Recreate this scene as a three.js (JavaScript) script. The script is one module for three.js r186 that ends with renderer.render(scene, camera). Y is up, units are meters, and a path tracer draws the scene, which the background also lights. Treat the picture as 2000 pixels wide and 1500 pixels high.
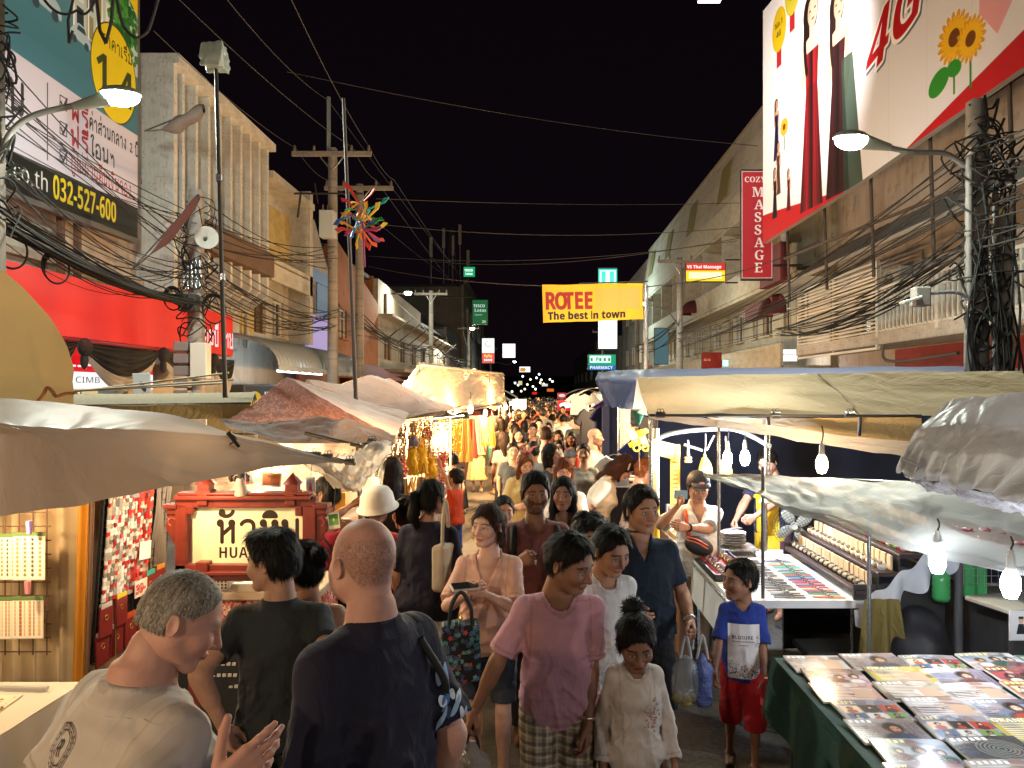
import * as THREE from 'three';
import { mergeGeometries } from 'three/addons/utils/BufferGeometryUtils.js';
import { RoundedBoxGeometry } from 'three/addons/geometries/RoundedBoxGeometry.js';
import { RectAreaLightUniformsLib } from 'three/addons/lights/RectAreaLightUniformsLib.js';

// ---------- camera: phone held above the crowd, level, looking down the street (-Z) ----------
const scene = new THREE.Scene();
const FOC = 1500, CX = 1050, CY = 765, EYE = 2.22;
const camera = new THREE.PerspectiveCamera(2 * Math.atan(CY / FOC) * 180 / Math.PI, 2100 / 1530, 0.1, 900);
camera.setViewOffset(2100, 1530, 0, 0, 2000, 1500);
camera.position.set(0, EYE, 0);
camera.lookAt(0, EYE, -10);
camera.updateProjectionMatrix();
// ---------- night sky ----------
{
  const w = 64, h = 32, d = new Float32Array(w * h * 4);
  for (let j = 0; j < h; j++) for (let i = 0; i < w; i++) {
    const up = (j + 0.5) / h - 0.5, k = Math.max(0, 1 - Math.abs(up) * 3.2), o = (j * w + i) * 4;
    d[o] = 0.0035 + 0.0045 * k; d[o + 1] = 0.0024 + 0.0018 * k; d[o + 2] = 0.0042 + 0.003 * k; d[o + 3] = 1;
  }
  const t = new THREE.DataTexture(d, w, h, THREE.RGBAFormat, THREE.FloatType);
  t.mapping = THREE.EquirectangularReflectionMapping; t.magFilter = THREE.LinearFilter; t.needsUpdate = true;
  scene.background = t; scene.environment = t;
}
// ---------- renderer ----------
const renderer = new THREE.WebGLRenderer({ antialias: true });
renderer.toneMapping = THREE.LinearToneMapping;
renderer.toneMappingExposure = 0.50;
renderer.shadowMap.enabled = true;
RectAreaLightUniformsLib.init();

// ---------- helpers ----------
const V = (x, y, z) => new THREE.Vector3(x, y, z);
const at = (px, py, z) => V((px - CX) * z / FOC, EYE - (py - CY) * z / FOC, -z);   // a point of the photograph at a distance in metres
const PI = Math.PI, rad = (d) => d * PI / 180, clamp = (x, a, b) => Math.min(b, Math.max(a, x)), lerp = (a, b, t) => a + (b - a) * t;
const sstep = (a, b, x) => { const t = clamp((x - a) / (b - a), 0, 1); return t * t * (3 - 2 * t); };
function rng(seed) { let s = seed | 0; return () => { s = (s + 0x6d2b79f5) | 0; let t = Math.imul(s ^ (s >>> 15), 1 | s); t = (t + Math.imul(t ^ (t >>> 7), 61 | t)) ^ t; return ((t ^ (t >>> 14)) >>> 0) / 4294967296; }; }
const R0 = rng(7);
const rr = (a, b) => a + (b - a) * R0();
const pick = (a) => a[Math.floor(R0() * a.length)];
const hsh = (x, y, z) => { let n = Math.imul(x, 374761393) + Math.imul(y, 668265263) + Math.imul(z, 2147483647 - 1274126177) | 0; n = Math.imul(n ^ (n >>> 13), 1274126177); return ((n ^ (n >>> 16)) >>> 0) / 4294967296; };
function noise3(x, y, z) {   // value noise, -1..1
  const i = Math.floor(x), j = Math.floor(y), k = Math.floor(z); let u = x - i, v = y - j, w = z - k;
  u = u * u * (3 - 2 * u); v = v * v * (3 - 2 * v); w = w * w * (3 - 2 * w);
  const a = lerp(lerp(hsh(i, j, k), hsh(i + 1, j, k), u), lerp(hsh(i, j + 1, k), hsh(i + 1, j + 1, k), u), v);
  const b = lerp(lerp(hsh(i, j, k + 1), hsh(i + 1, j, k + 1), u), lerp(hsh(i, j + 1, k + 1), hsh(i + 1, j + 1, k + 1), u), v);
  return lerp(a, b, w) * 2 - 1;
}
const fbm = (x, y, z, o = 4) => { let s = 0, a = 0.5; for (let i = 0; i < o; i++) { s += a * noise3(x, y, z); x *= 2.03; y *= 2.03; z *= 2.03; a *= 0.5; } return s; };
const pn2 = (x, y, p, s = 0) => {   // periodic 2D noise, -1..1
  const i = Math.floor(x), j = Math.floor(y), q = (n) => ((n % p) + p) % p; let u = x - i, v = y - j; u = u * u * (3 - 2 * u); v = v * v * (3 - 2 * v);
  return lerp(lerp(hsh(q(i), q(j), s), hsh(q(i + 1), q(j), s), u), lerp(hsh(q(i), q(j + 1), s), hsh(q(i + 1), q(j + 1), s), u), v) * 2 - 1;
};
const pfbm = (u, v, p, o = 4, s = 0) => { let r = 0, a = 0.5; for (let i = 0; i < o; i++) { r += a * pn2(u * p, v * p, p, s + i); p *= 2; a *= 0.5; } return r; };

// names and tags
const used = new Map();
const numbered = (n) => { const k = used.get(n) ?? 0; used.set(n, k + 1); return k ? n + '_' + String(k).padStart(3, '0') : n; };
function tag(o, label, category, group, kind) { if (label) o.userData.label = label; if (category) o.userData.category = category; if (group) o.userData.group = group; if (kind) o.userData.kind = kind; return o; }
function thing(name, label, category, p = [0, 0, 0], turn = 0, group) {
  const o = new THREE.Group(); o.name = numbered(name); if (p.isVector3) o.position.copy(p); else o.position.set(...p); o.rotation.y = turn; scene.add(o);
  return tag(o, label, category, group);
}
function mesh(name, geo, m, parent = scene) {
  if (Array.isArray(geo)) geo = merge(geo);
  const o = new THREE.Mesh(geo, m); o.name = parent === scene ? numbered(name) : name; o.castShadow = o.receiveShadow = true; parent.add(o); return o;
}
function struct(name, geo, m, parent = scene) { const o = mesh(name, geo, m, parent); if (parent === scene) o.userData.kind = 'structure'; return o; }
function solo(name, label, category, geo, m, group) { return tag(mesh(name, geo, m), label, category, group); }
function dup(o, p, turn, label) { const c = o.clone(); c.name = numbered(o.name.replace(/_\d+$/, '')); if (p) (p.isVector3 ? c.position.copy(p) : c.position.set(...p)); if (turn !== undefined) c.rotation.y = turn; if (label) c.userData.label = label; scene.add(c); return c; }
// geometry
function merge(list) {
  const keep = ['position', 'normal', 'uv']; if (list.every((g) => g.attributes.color)) keep.push('color');
  const flat = list.some((g) => !g.index);
  return mergeGeometries(list.map((g) => { const c = flat && g.index ? g.toNonIndexed() : g.clone(); if (!c.attributes.uv) c.setAttribute('uv', new THREE.BufferAttribute(new Float32Array(c.attributes.position.count * 2), 2)); for (const k of Object.keys(c.attributes)) if (!keep.includes(k)) c.deleteAttribute(k); c.morphAttributes = {}; c.groups = []; return c; }), false);
}
const M4 = new THREE.Matrix4(), Q4 = new THREE.Quaternion(), E3 = new THREE.Euler();
function put(g, x = 0, y = 0, z = 0, rx = 0, ry = 0, rz = 0, s = 1) { M4.compose(V(x, y, z), Q4.setFromEuler(E3.set(rx, ry, rz)), typeof s === 'number' ? V(s, s, s) : V(...s)); return g.applyMatrix4(M4); }
function metres(g, k = 1) {   // box-projected uv in metres
  const p = g.attributes.position, n = g.attributes.normal, a = new Float32Array(p.count * 2);
  for (let i = 0; i < p.count; i++) {
    const ax = Math.abs(n.getX(i)), ay = Math.abs(n.getY(i)), az = Math.abs(n.getZ(i));
    const [u, v] = ax > ay && ax > az ? [p.getZ(i), p.getY(i)] : ay > az ? [p.getX(i), p.getZ(i)] : [p.getX(i), p.getY(i)];
    a[i * 2] = u * k; a[i * 2 + 1] = v * k;
  }
  g.setAttribute('uv', new THREE.BufferAttribute(a, 2)); return g;
}
const box = (w, h, d, x = 0, y = 0, z = 0, rx = 0, ry = 0, rz = 0) => put(metres(new THREE.BoxGeometry(w, h, d)), x, y, z, rx, ry, rz);
const rbox = (w, h, d, r, x = 0, y = 0, z = 0, rx = 0, ry = 0, rz = 0) => put(metres(new RoundedBoxGeometry(w, h, d, 2, r)), x, y, z, rx, ry, rz);
const sph = (r, x = 0, y = 0, z = 0, s = 1, n = 12) => put(new THREE.SphereGeometry(r, n, Math.max(6, n * 0.7 | 0)), x, y, z, 0, 0, 0, s);
function cyl(a, b, r0, r1 = r0, n = 10) {
  a = a.isVector3 ? a : V(...a); b = b.isVector3 ? b : V(...b); const d = b.clone().sub(a), L = d.length(), g = new THREE.CylinderGeometry(r1, r0, L, n, 1);
  Q4.setFromUnitVectors(V(0, 1, 0), d.normalize()); M4.compose(a.clone().add(b).multiplyScalar(0.5), Q4, V(1, 1, 1)); return g.applyMatrix4(M4);
}
const tube = (pts, r, seg = 24, n = 6, closed = false) => new THREE.TubeGeometry(new THREE.CatmullRomCurve3(pts.map((p) => p.isVector3 ? p : V(...p)), closed), seg, r, n, closed);
function sagWire(a, b, sag, r, seg = 14, n = 5) { const pts = []; for (let i = 0; i <= 6; i++) { const t = i / 6, p = a.clone().lerp(b, t); p.y -= sag * 4 * t * (1 - t); pts.push(p); } return tube(pts, r, seg, n); }
function sheet(P, nu = 24, nv = 16, uvs = [1, 1]) {   // cloth: P(u, v) -> Vector3
  const g = new THREE.PlaneGeometry(1, 1, nu, nv), p = g.attributes.position, uv = g.attributes.uv;
  for (let i = 0; i < p.count; i++) { const u = uv.getX(i), v = uv.getY(i), q = P(u, v); p.setXYZ(i, q.x, q.y, q.z); uv.setXY(i, u * uvs[0], v * uvs[1]); }
  g.computeVertexNormals(); return g;
}
const bil = (A, B, C, D, u, v) => A.clone().lerp(B, u).lerp(D.clone().lerp(C, u), v);   // A(0,0) B(1,0) C(1,1) D(0,1)
const plate = (w, h, x = 0, y = 0, z = 0, rx = 0, ry = 0, rz = 0) => put(new THREE.PlaneGeometry(w, h), x, y, z, rx, ry, rz);
function face(A, B, C, D, nu = 1, nv = 1) { return sheet((u, v) => bil(A, B, C, D, u, v), nu, nv); }   // flat print on four corners: lower left, lower right, upper right, upper left

// materials and textures
const col = (c) => c.isColor ? c : Array.isArray(c) ? new THREE.Color().setRGB(...c) : new THREE.Color(c);
const mcache = new Map();
function mat(c, rough = 0.8, o = {}) {
  const key = Object.keys(o).length || c.isColor ? null : JSON.stringify([c, rough]); if (key && mcache.has(key)) return mcache.get(key);
  const m = new (['transmission', 'clearcoat', 'sheen', 'specularIntensity', 'anisotropy'].some((k) => k in o) ? THREE.MeshPhysicalMaterial : THREE.MeshStandardMaterial)({ roughness: rough, side: THREE.DoubleSide, ...o });
  m.color = col(c); if (o.emissive !== undefined) m.emissive = col(o.emissive);
  if (key) mcache.set(key, m); return m;
}
const glow = (c, k, o = {}) => mat([0.02, 0.02, 0.02], 0.6, { emissive: c, emissiveIntensity: k, ...o });
function canvas(w, h, draw) { const c = document.createElement('canvas'); c.width = w; c.height = h; const x = c.getContext('2d'); x.lineJoin = x.lineCap = 'round'; draw(x, w, h); const t = new THREE.CanvasTexture(c); t.colorSpace = THREE.SRGBColorSpace; t.wrapS = t.wrapT = THREE.RepeatWrapping; t.anisotropy = 4; return t; }
function field(n, f, srgb = false, rgb = false) {   // tiling texture from f(u, v) -> 0..1 or [r, g, b]
  const d = new Uint8Array(n * n * 4);
  for (let j = 0; j < n; j++) for (let i = 0; i < n; i++) { const v = f((i + 0.5) / n, (j + 0.5) / n), o = (j * n + i) * 4; for (let c = 0; c < 3; c++) d[o + c] = clamp(rgb ? v[c] : v, 0, 1) * 255; d[o + 3] = 255; }
  const t = new THREE.DataTexture(d, n, n); t.magFilter = THREE.LinearFilter; t.minFilter = THREE.LinearMipmapLinearFilter; t.wrapS = t.wrapT = THREE.RepeatWrapping; if (srgb) t.colorSpace = THREE.SRGBColorSpace; t.needsUpdate = true; return t;
}
const scaled = (t, x, y = x) => { const c = t.clone(); c.repeat.set(x, y); c.needsUpdate = true; return c; };
const T = {
  grime: field(512, (u, v) => { const a = pfbm(u, v, 4, 5, 3), s = pfbm(u * 1, v * 0.12, 32, 3, 9); return 0.80 + 0.22 * a - 0.22 * Math.max(0, s) - (pfbm(u, v, 16, 3, 21) > 0.28 ? 0.12 : 0); }),
  plaster: field(256, (u, v) => 0.5 + 0.5 * pfbm(u, v, 24, 3, 5)),
  asphalt: field(512, (u, v) => { const g = pfbm(u, v, 128, 2, 1), b = pfbm(u, v, 5, 4, 2); return 0.62 + 0.35 * g + 0.35 * b; }),
  weave: field(256, (u, v) => 0.5 + 0.2 * Math.sin(u * PI * 2 * 60) * Math.sin(v * PI * 2 * 60) + 0.35 * pfbm(u, v, 20, 3, 4)),
  crumple: field(512, (u, v) => { let r = 0; for (let i = 0; i < 4; i++) { const n = pfbm(u, v, 4 << i, 2, 30 + i); r += Math.abs(n) * 0.6 / (i + 1); } return 1 - r; }),
  wrinkle: field(512, (u, v) => { const w = pfbm(u, v, 5, 3, 41) * 0.12; return 0.5 + 0.5 * pfbm(u + w, (v + w) * 0.35, 16, 4, 44); }),
  brushed: field(256, (u, v) => 0.5 + 0.5 * pfbm(u * 0.06, v, 64, 3, 8)),
};
const Y0 = V(0, 1, 0);
const lathe = (p, n) => new THREE.LatheGeometry(p.map((q) => new THREE.Vector2(...q)), n), sphereG = (...a) => new THREE.SphereGeometry(...a), torusG = (...a) => new THREE.TorusGeometry(...a);
// ---------- people: distance fields meshed with surface nets ----------
const smin=(a, b, k)=>{const h=Math.max(k-Math.abs(a-b), 0)/k;return Math.min(a, b)-h*h*k*0.25;};
const smax=(a, b, k)=>-smin(-a, -b, k);
function cone(a, b, ra, rb){
const ax=a.x, ay=a.y, az=a.z, bx=b.x-ax, by=b.y-ay, bz=b.z-az, L=bx*bx+by*by+bz*bz||1e-9;
return(x, y, z)=>{x-=ax;y-=ay;z-=az;let t=(x*bx+y*by+z*bz)/L;t=t<0?0:t>1?1:t;x-=bx*t;y-=by*t;z-=bz*t;return Math.sqrt(x*x+y*y+z*z)-ra-(rb-ra)*t;};
}
function ell(cx, cy, cz, rx, ry, rz){
const m=Math.min(rx, ry, rz);
return(x, y, z)=>{x=(x-cx)/rx;y=(y-cy)/ry;z=(z-cz)/rz;const k0=Math.sqrt(x*x+y*y+z*z);if(k0<1e-6)return-m;const a=x/rx, b=y/ry, c=z/rz;return k0*(k0-1)/Math.sqrt(a*a+b*b+c*c);};
}
function surfaceNets(f, lo, hi, cell){
const nx=Math.ceil((hi[0]-lo[0])/cell)+2, ny=Math.ceil((hi[1]-lo[1])/cell)+2, nz=Math.ceil((hi[2]-lo[2])/cell)+2;
const D=new Float32Array(nx*ny*nz), sx=1, sy=nx, sz=nx*ny, B=6, reach=cell*B*0.87*1.35+cell;
for(let k0=0;k0<nz;k0+=B)for(let j0=0;j0<ny;j0+=B)for(let i0=0;i0<nx;i0+=B){
const h=B/2-0.5, d=f(lo[0]+(i0+h)*cell, lo[1]+(j0+h)*cell, lo[2]+(k0+h)*cell), skip=Math.abs(d)>reach;
for(let k=k0;k<Math.min(nz, k0+B);k++)for(let j=j0;j<Math.min(ny, j0+B);j++){let o=k*sz+j*sy+i0;for(let i=i0;i<Math.min(nx, i0+B);i++, o++)D[o]=skip?d:f(lo[0]+i*cell, lo[1]+j*cell, lo[2]+k*cell);}
}
const idx=new Int32Array(nx*ny*nz).fill(-1), pos=[], tri=[];
const CO=[0, sx, sy, sx+sy, sz, sx+sz, sy+sz, sx+sy+sz], ED=[[0, 1], [2, 3], [4, 5], [6, 7], [0, 2], [1, 3], [4, 6], [5, 7], [0, 4], [1, 5], [2, 6], [3, 7]];
for(let k=0;k<nz-1;k++)for(let j=0;j<ny-1;j++)for(let i=0;i<nx-1;i++){
const o=k*sz+j*sy+i;let m=0;for(let c=0;c<8;c++)if(D[o+CO[c]]<0)m|=1<<c;
if(m===0||m===255)continue;
let px=0, py=0, pz=0, n=0;
for(const[a, b]of ED){if(((m>>a)&1)===((m>>b)&1))continue;const da=D[o+CO[a]], t=da/(da-D[o+CO[b]]);px+=(a&1)+t*((b&1)-(a&1));py+=((a>>1)&1)+t*(((b>>1)&1)-((a>>1)&1));pz+=((a>>2)&1)+t*(((b>>2)&1)-((a>>2)&1));n++;}
idx[o]=pos.length/3;pos.push(lo[0]+(i+px/n)*cell, lo[1]+(j+py/n)*cell, lo[2]+(k+pz/n)*cell);
}
const quad=(a, b, c, d, flip)=>{if(a<0||b<0||c<0||d<0)return;if(flip)tri.push(a, c, b, a, d, c);else tri.push(a, b, c, a, c, d);};
for(let k=1;k<nz-1;k++)for(let j=1;j<ny-1;j++)for(let i=1;i<nx-1;i++){
const o=k*sz+j*sy+i, s=D[o]<0;
if(s!==D[o+sx]<0)quad(idx[o-sy-sz], idx[o-sz], idx[o], idx[o-sy], !s);
if(s!==D[o+sy]<0)quad(idx[o-sx-sz], idx[o-sx], idx[o], idx[o-sz], !s);
if(s!==D[o+sz]<0)quad(idx[o-sx-sy], idx[o-sy], idx[o], idx[o-sx], !s);
}
const g=new THREE.BufferGeometry();g.setAttribute('position', new THREE.BufferAttribute(new Float32Array(pos), 3));g.setIndex(tri);g.computeVertexNormals();return g;
}
function paint(g, f){const p=g.attributes.position, c=new Float32Array(p.count*3);for(let i=0;i<p.count;i++){const q=f(p.getX(i), p.getY(i), p.getZ(i), i);c[i*3]=q[0];c[i*3+1]=q[1];c[i*3+2]=q[2];}g.setAttribute('color', new THREE.BufferAttribute(c, 3));return g;}
function planar(g, k=1){const p=g.attributes.position, a=new Float32Array(p.count*2);for(let i=0;i<p.count;i++){a[i*2]=p.getX(i)*k;a[i*2+1]=p.getY(i)*k;}g.setAttribute('uv', new THREE.BufferAttribute(a, 2));return g;}
const mix3=(a, b, t)=>[lerp(a[0], b[0], t), lerp(a[1], b[1], t), lerp(a[2], b[2], t)];
const lin=(c)=>{const k=col(c);return[k.r, k.g, k.b];};
const SKIN={fair:lin('#cba390'), tan:lin('#ad846c'), olive:lin('#a0785f'), brown:lin('#845f4a'), dark:lin('#6e4a38'), pink:lin('#bf9180')};
const HAIR={black:lin('#0e0b0a'), dark:lin('#18110d'), brown:lin('#342014'), auburn:lin('#5a2a17'), blond:lin('#9a7a4c'), grey:lin('#8d8478'), ginger:lin('#74401f')};

// hand in its own frame: wrist at the origin, fingers towards -y, thumb on the +z side, palm facing +x
const handCache=new Map();
function handGeo(pose, cell){
const key=pose+cell;if(handCache.has(key))return handCache.get(key);
const curl={relax:[16, 30, 22], grip:[70, 85, 50], open:[4, 10, 8], hold:[48, 50, 30], flat:[8, 14, 10]}[pose];
const prims=[], kn=[[0.031, 0.092, 0.072, 0], [0.0105, 0.097, 0.081, 1], [-0.0105, 0.093, 0.075, 2], [-0.030, 0.085, 0.058, 3]];
const palm=kn.map(([z, y])=>cone(V(0, -0.012, z*0.55), V(0.002, -y, z), 0.0155, 0.0125));
for(const[z, y, L, n]of kn){
let p=V(0.002, -y, z), a=0;const seg=[0.45, 0.31, 0.27], sp=pose==='open'?z*2.6:z*0.9, more=pose==='relax'?n*5:pose==='open'?n*9:0;
for(let i=0;i<3;i++){a+=rad(curl[i]+more);const q=p.clone().add(V(Math.sin(a), -Math.cos(a), sp*Math.cos(a)).multiplyScalar(L*seg[i]*(pose==='grip'?0.9:1)));prims.push(cone(p, q, 0.0096-i*0.0008-n*0.0003, 0.0090-i*0.0009-n*0.0003));p=q;}
}
const th=pose==='grip'||pose==='hold'?[V(0.012, -0.03, 0.026), V(0.036, -0.062, 0.042), V(0.05, -0.088, 0.030), V(0.048, -0.108, 0.012)]:pose==='open'?[V(0.010, -0.028, 0.026), V(0.024, -0.052, 0.058), V(0.030, -0.074, 0.084), V(0.030, -0.094, 0.104)]:[V(0.010, -0.028, 0.026), V(0.026, -0.062, 0.046), V(0.034, -0.090, 0.052), V(0.036, -0.114, 0.050)];
const tr=[0.0165, 0.0122, 0.0108, 0.0088];
for(let i=0;i<3;i++)prims.push(cone(th[i], th[i+1], tr[i], tr[i+1]));
const wrist=cone(V(0, 0.03, 0), V(0, -0.02, 0), 0.025, 0.027);
const f=(x, y, z)=>{let d=wrist(x*1.25, y, z);for(const p of palm)d=smin(d, p(x, y, z), 0.014);for(const p of prims)d=smin(d, p(x, y, z), 0.006);return d;};
const g=surfaceNets(f, [-0.05, -0.215, -0.085], [0.115, 0.035, 0.135], cell);handCache.set(key, g);return g;
}
// head in its own frame: origin between the eyes and ears at eye level, face towards +z, chin at y -0.115, crown at +0.115
const headCache=new Map();
function headField(o){
const q1=hsh(o.seed??0, 3, 5)-0.5, q2=hsh(o.seed??0, 8, 2)-0.5, fem=o.fem?1:0, kid=o.kid?1:0, jw=1+q1*0.12-0.10*fem-0.05*kid+(o.fat??0)*0.16, cs=o.fat??0;
const P=[ell(0, 0.028, -0.014, 0.0755, 0.087, 0.095), ell(0, -0.035, 0.016, 0.061*jw+0.002, 0.080, 0.071)];
const jaw=[cone(V(0.049*jw, -0.052, -0.004), V(0.014, -0.098, 0.056), 0.021, 0.017), cone(V(-0.049*jw, -0.052, -0.004), V(-0.014, -0.098, 0.056), 0.021, 0.017), cone(V(-0.012*jw, -0.098, 0.060), V(0.012*jw, -0.098, 0.060), 0.0175, 0.0175)];
const ch=[ell(0.036, -0.030, 0.058, 0.027, 0.026, 0.026), ell(-0.036, -0.030, 0.058, 0.027, 0.026, 0.026), ell(0.038, -0.06, 0.035, 0.024, 0.026, 0.03), ell(-0.038, -0.06, 0.035, 0.024, 0.026, 0.03)];
const brow=cone(V(-0.034, 0.019, 0.071), V(0.034, 0.019, 0.071), 0.0125-0.002*fem, 0.0125-0.002*fem);
const nz=1+(o.nose??0)+q2*0.7, n1=cone(V(0, 0.010, 0.081), V(0, -0.036, 0.099+0.007*nz), 0.0075, 0.0115), nw=[ell(0.0125, -0.040, 0.092, 0.0095, 0.008, 0.011), ell(-0.0125, -0.040, 0.092, 0.0095, 0.008, 0.011)];
const fl=1+0.25*fem, lipU=ell(0, -0.0645, 0.0835, 0.024, 0.0058*fl, 0.0115), lipL=ell(0, -0.0735, 0.0815, 0.0205, 0.0066*fl, 0.0115), er=1+0.12*kid+0.08*fem;
const neckR=(o.neck??0.056), neck=cone(V(0, -0.05, -0.028), V(0, -0.20, -0.042), neckR, neckR*1.06);
const f=(x, y, z)=>{
const X=Math.abs(x);
let d=smin(P[0](x, y, z), P[1](x, y, z), 0.045);d=smin(d, jaw[0](X, y, z), 0.028);d=smin(d, jaw[2](x, y, z), 0.02);
d=smin(d, ch[0](X, y, z), 0.025);if(cs)d=smin(d, ch[2](X, y, z)-0.008*cs, 0.03);
d=smin(d, brow(x, y, z), 0.016);
if(z>0.03){
const ex=X-0.0315, ey=y+0.001, ez=z-0.096;d=smax(d, -(Math.sqrt(ex*ex*0.75+ey*ey*1.3+ez*ez)-0.0165), 0.016);
const a=X-0.0315, b=y+0.003, c=z-0.0695;d=smin(d, Math.sqrt(a*a+b*b+c*c)-0.0128*er, 0.004);
d=smin(d, n1(x, y, z), 0.010);d=smin(d, nw[0](X, y, z), 0.008);
d=smin(d, lipU(x, y, z), 0.006);d=smin(d, lipL(x, y, z), 0.006);
const my=y+0.069+X*X*6, mz=z-0.0945;d=smax(d, -(Math.sqrt(my*my+mz*mz*0.6)-0.0022), 0.003);
}
d=smin(d, neck(x, y, z), 0.025);
const qx=X-0.0765, qy=y+0.006, qz=z+0.014, s=qx*0.94-qz*0.30, t=qz*0.94+qx*0.30, yy=(qy+t*0.25)/0.027, tt=t/0.0155;
const rim=Math.sqrt(yy*yy+tt*tt), thick=0.0048, ear=Math.max((rim-1)*0.0155, Math.abs(s-0.002-0.007*clamp(rim, 0, 1))-thick);
d=smin(d, ear, 0.007);
return d;
};
return f;
}
function headGeo(o, cell){
const f=headField(o), g=surfaceNets(f, [-0.105, -0.205, -0.125], [0.105, 0.135, 0.13], cell);
const sk=o.skin, hc=o.hairCol??HAIR.black, lip=mix3(sk, [sk[0]*0.85, sk[1]*0.42, sk[2]*0.42], o.lips??(o.fem?0.9:0.45)), er=1+0.12*(o.kid?1:0)+0.08*(o.fem?1:0);
paint(g, (x, y, z)=>{
const X=Math.abs(x);let c=sk;const n=fbm(x*45, y*45, z*45, 2);c=mix3(c, [c[0]*0.82, c[1]*0.70, c[2]*0.66], clamp(0.3+n*0.9, 0, 1)*0.55);const fr=noise3(x*160, y*160, z*160);c=mix3(c, [c[0]*0.8, c[1]*0.7, c[2]*0.68], Math.max(0, fr-0.3)*0.35);
if(z>0.04)c=mix3(c, [c[0]*1.02, c[1]*0.78, c[2]*0.74], 0.55*Math.exp(-((X-0.04)**2+(y+0.035)**2)/0.0006)+0.35*Math.exp(-(X**2+(y+0.037)**2)/0.0002));
if(o.beard){const up=-0.047+0.55*X+(z<0.02?0.03:0);let b=sstep(up+0.008, up-0.012, y)*(z>-0.02-y*0.1?1:0)*sstep(-0.135, -0.112, y);if(z>0.075&&X<0.017&&y>-0.058)b*=0.2;if(X<0.03&&y>-0.060&&y<-0.048&&z>0.07)b=1;c=mix3(c, hc, b*o.beard*(0.75+0.5*noise3(x*300, y*300, z*300)));}
const inLip=X<0.025&&z>0.072&&y<-0.058&&y>-0.082?sstep(1.15, 0.95, Math.hypot(X/0.0245, (y+0.069)/(0.0098))):0;c=mix3(c, lip, inLip);if(inLip&&Math.abs(y+0.069+X*X*6)<0.0016)c=mix3(c, [c[0]*0.3, c[1]*0.2, c[2]*0.2], 0.8);
if(z>0.045){
const by=0.0205+0.16*Math.min(X, 0.032)-Math.max(0, X-0.036)*0.45;const eb=sstep(0.0045+(o.fem?0:0.0012), 0.0025, Math.abs(y-by))*sstep(0.008, 0.014, X)*sstep(0.058, 0.050, X);c=mix3(c, hc, eb*0.9);
const ex=(X-0.0315)/(0.0125*er), ey=(y+0.003)/(0.0060*er), e=Math.hypot(ex, ey+ex*ex*0.25);
if(e<1.0){const lx=x>0?x-0.0315:x+0.0315, ir=Math.hypot(lx-(o.look??0)*0.004, y+0.0032);c=ir<0.0056?(ir<0.0026?[0.005, 0.005, 0.005]:[0.045, 0.025, 0.014]):[0.16+sk[0]*0.55, 0.15+sk[0]*0.5, 0.14+sk[0]*0.46];if(ey>0.55)c=mix3(c, [0.03, 0.02, 0.02], 0.7);}
else if(e<1.35)c=mix3(c, ey>0?[0.02, 0.015, 0.012]:[c[0]*0.6, c[1]*0.5, c[2]*0.5], ey>0?0.85:0.6);
else if(e<2.2)c=mix3(c, [c[0]*0.62, c[1]*0.52, c[2]*0.5], 0.45*sstep(2.2, 1.35, e));
const nd=Math.hypot(X-0.008, (y+0.0465)*1.4);if(nd<0.006&&z>0.085)c=mix3(c, [c[0]*0.25, c[1]*0.15, c[2]*0.15], 0.8);
}
if(o.stubble){const top=y-0.06+Math.max(0, z)*0.1+0.055*sstep(0.04, 0.0, z)+0.06*sstep(-0.02, -0.07, z);const side=sstep(-0.012, 0.012, top)*(o.bald?lerp(1, 0.15, sstep(0.05, 0.085, y)):1);c=mix3(c, hc, side*o.stubble*(0.7+0.6*noise3(x*350, y*350, z*350)));}
return c;
});
return g;
}
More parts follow.
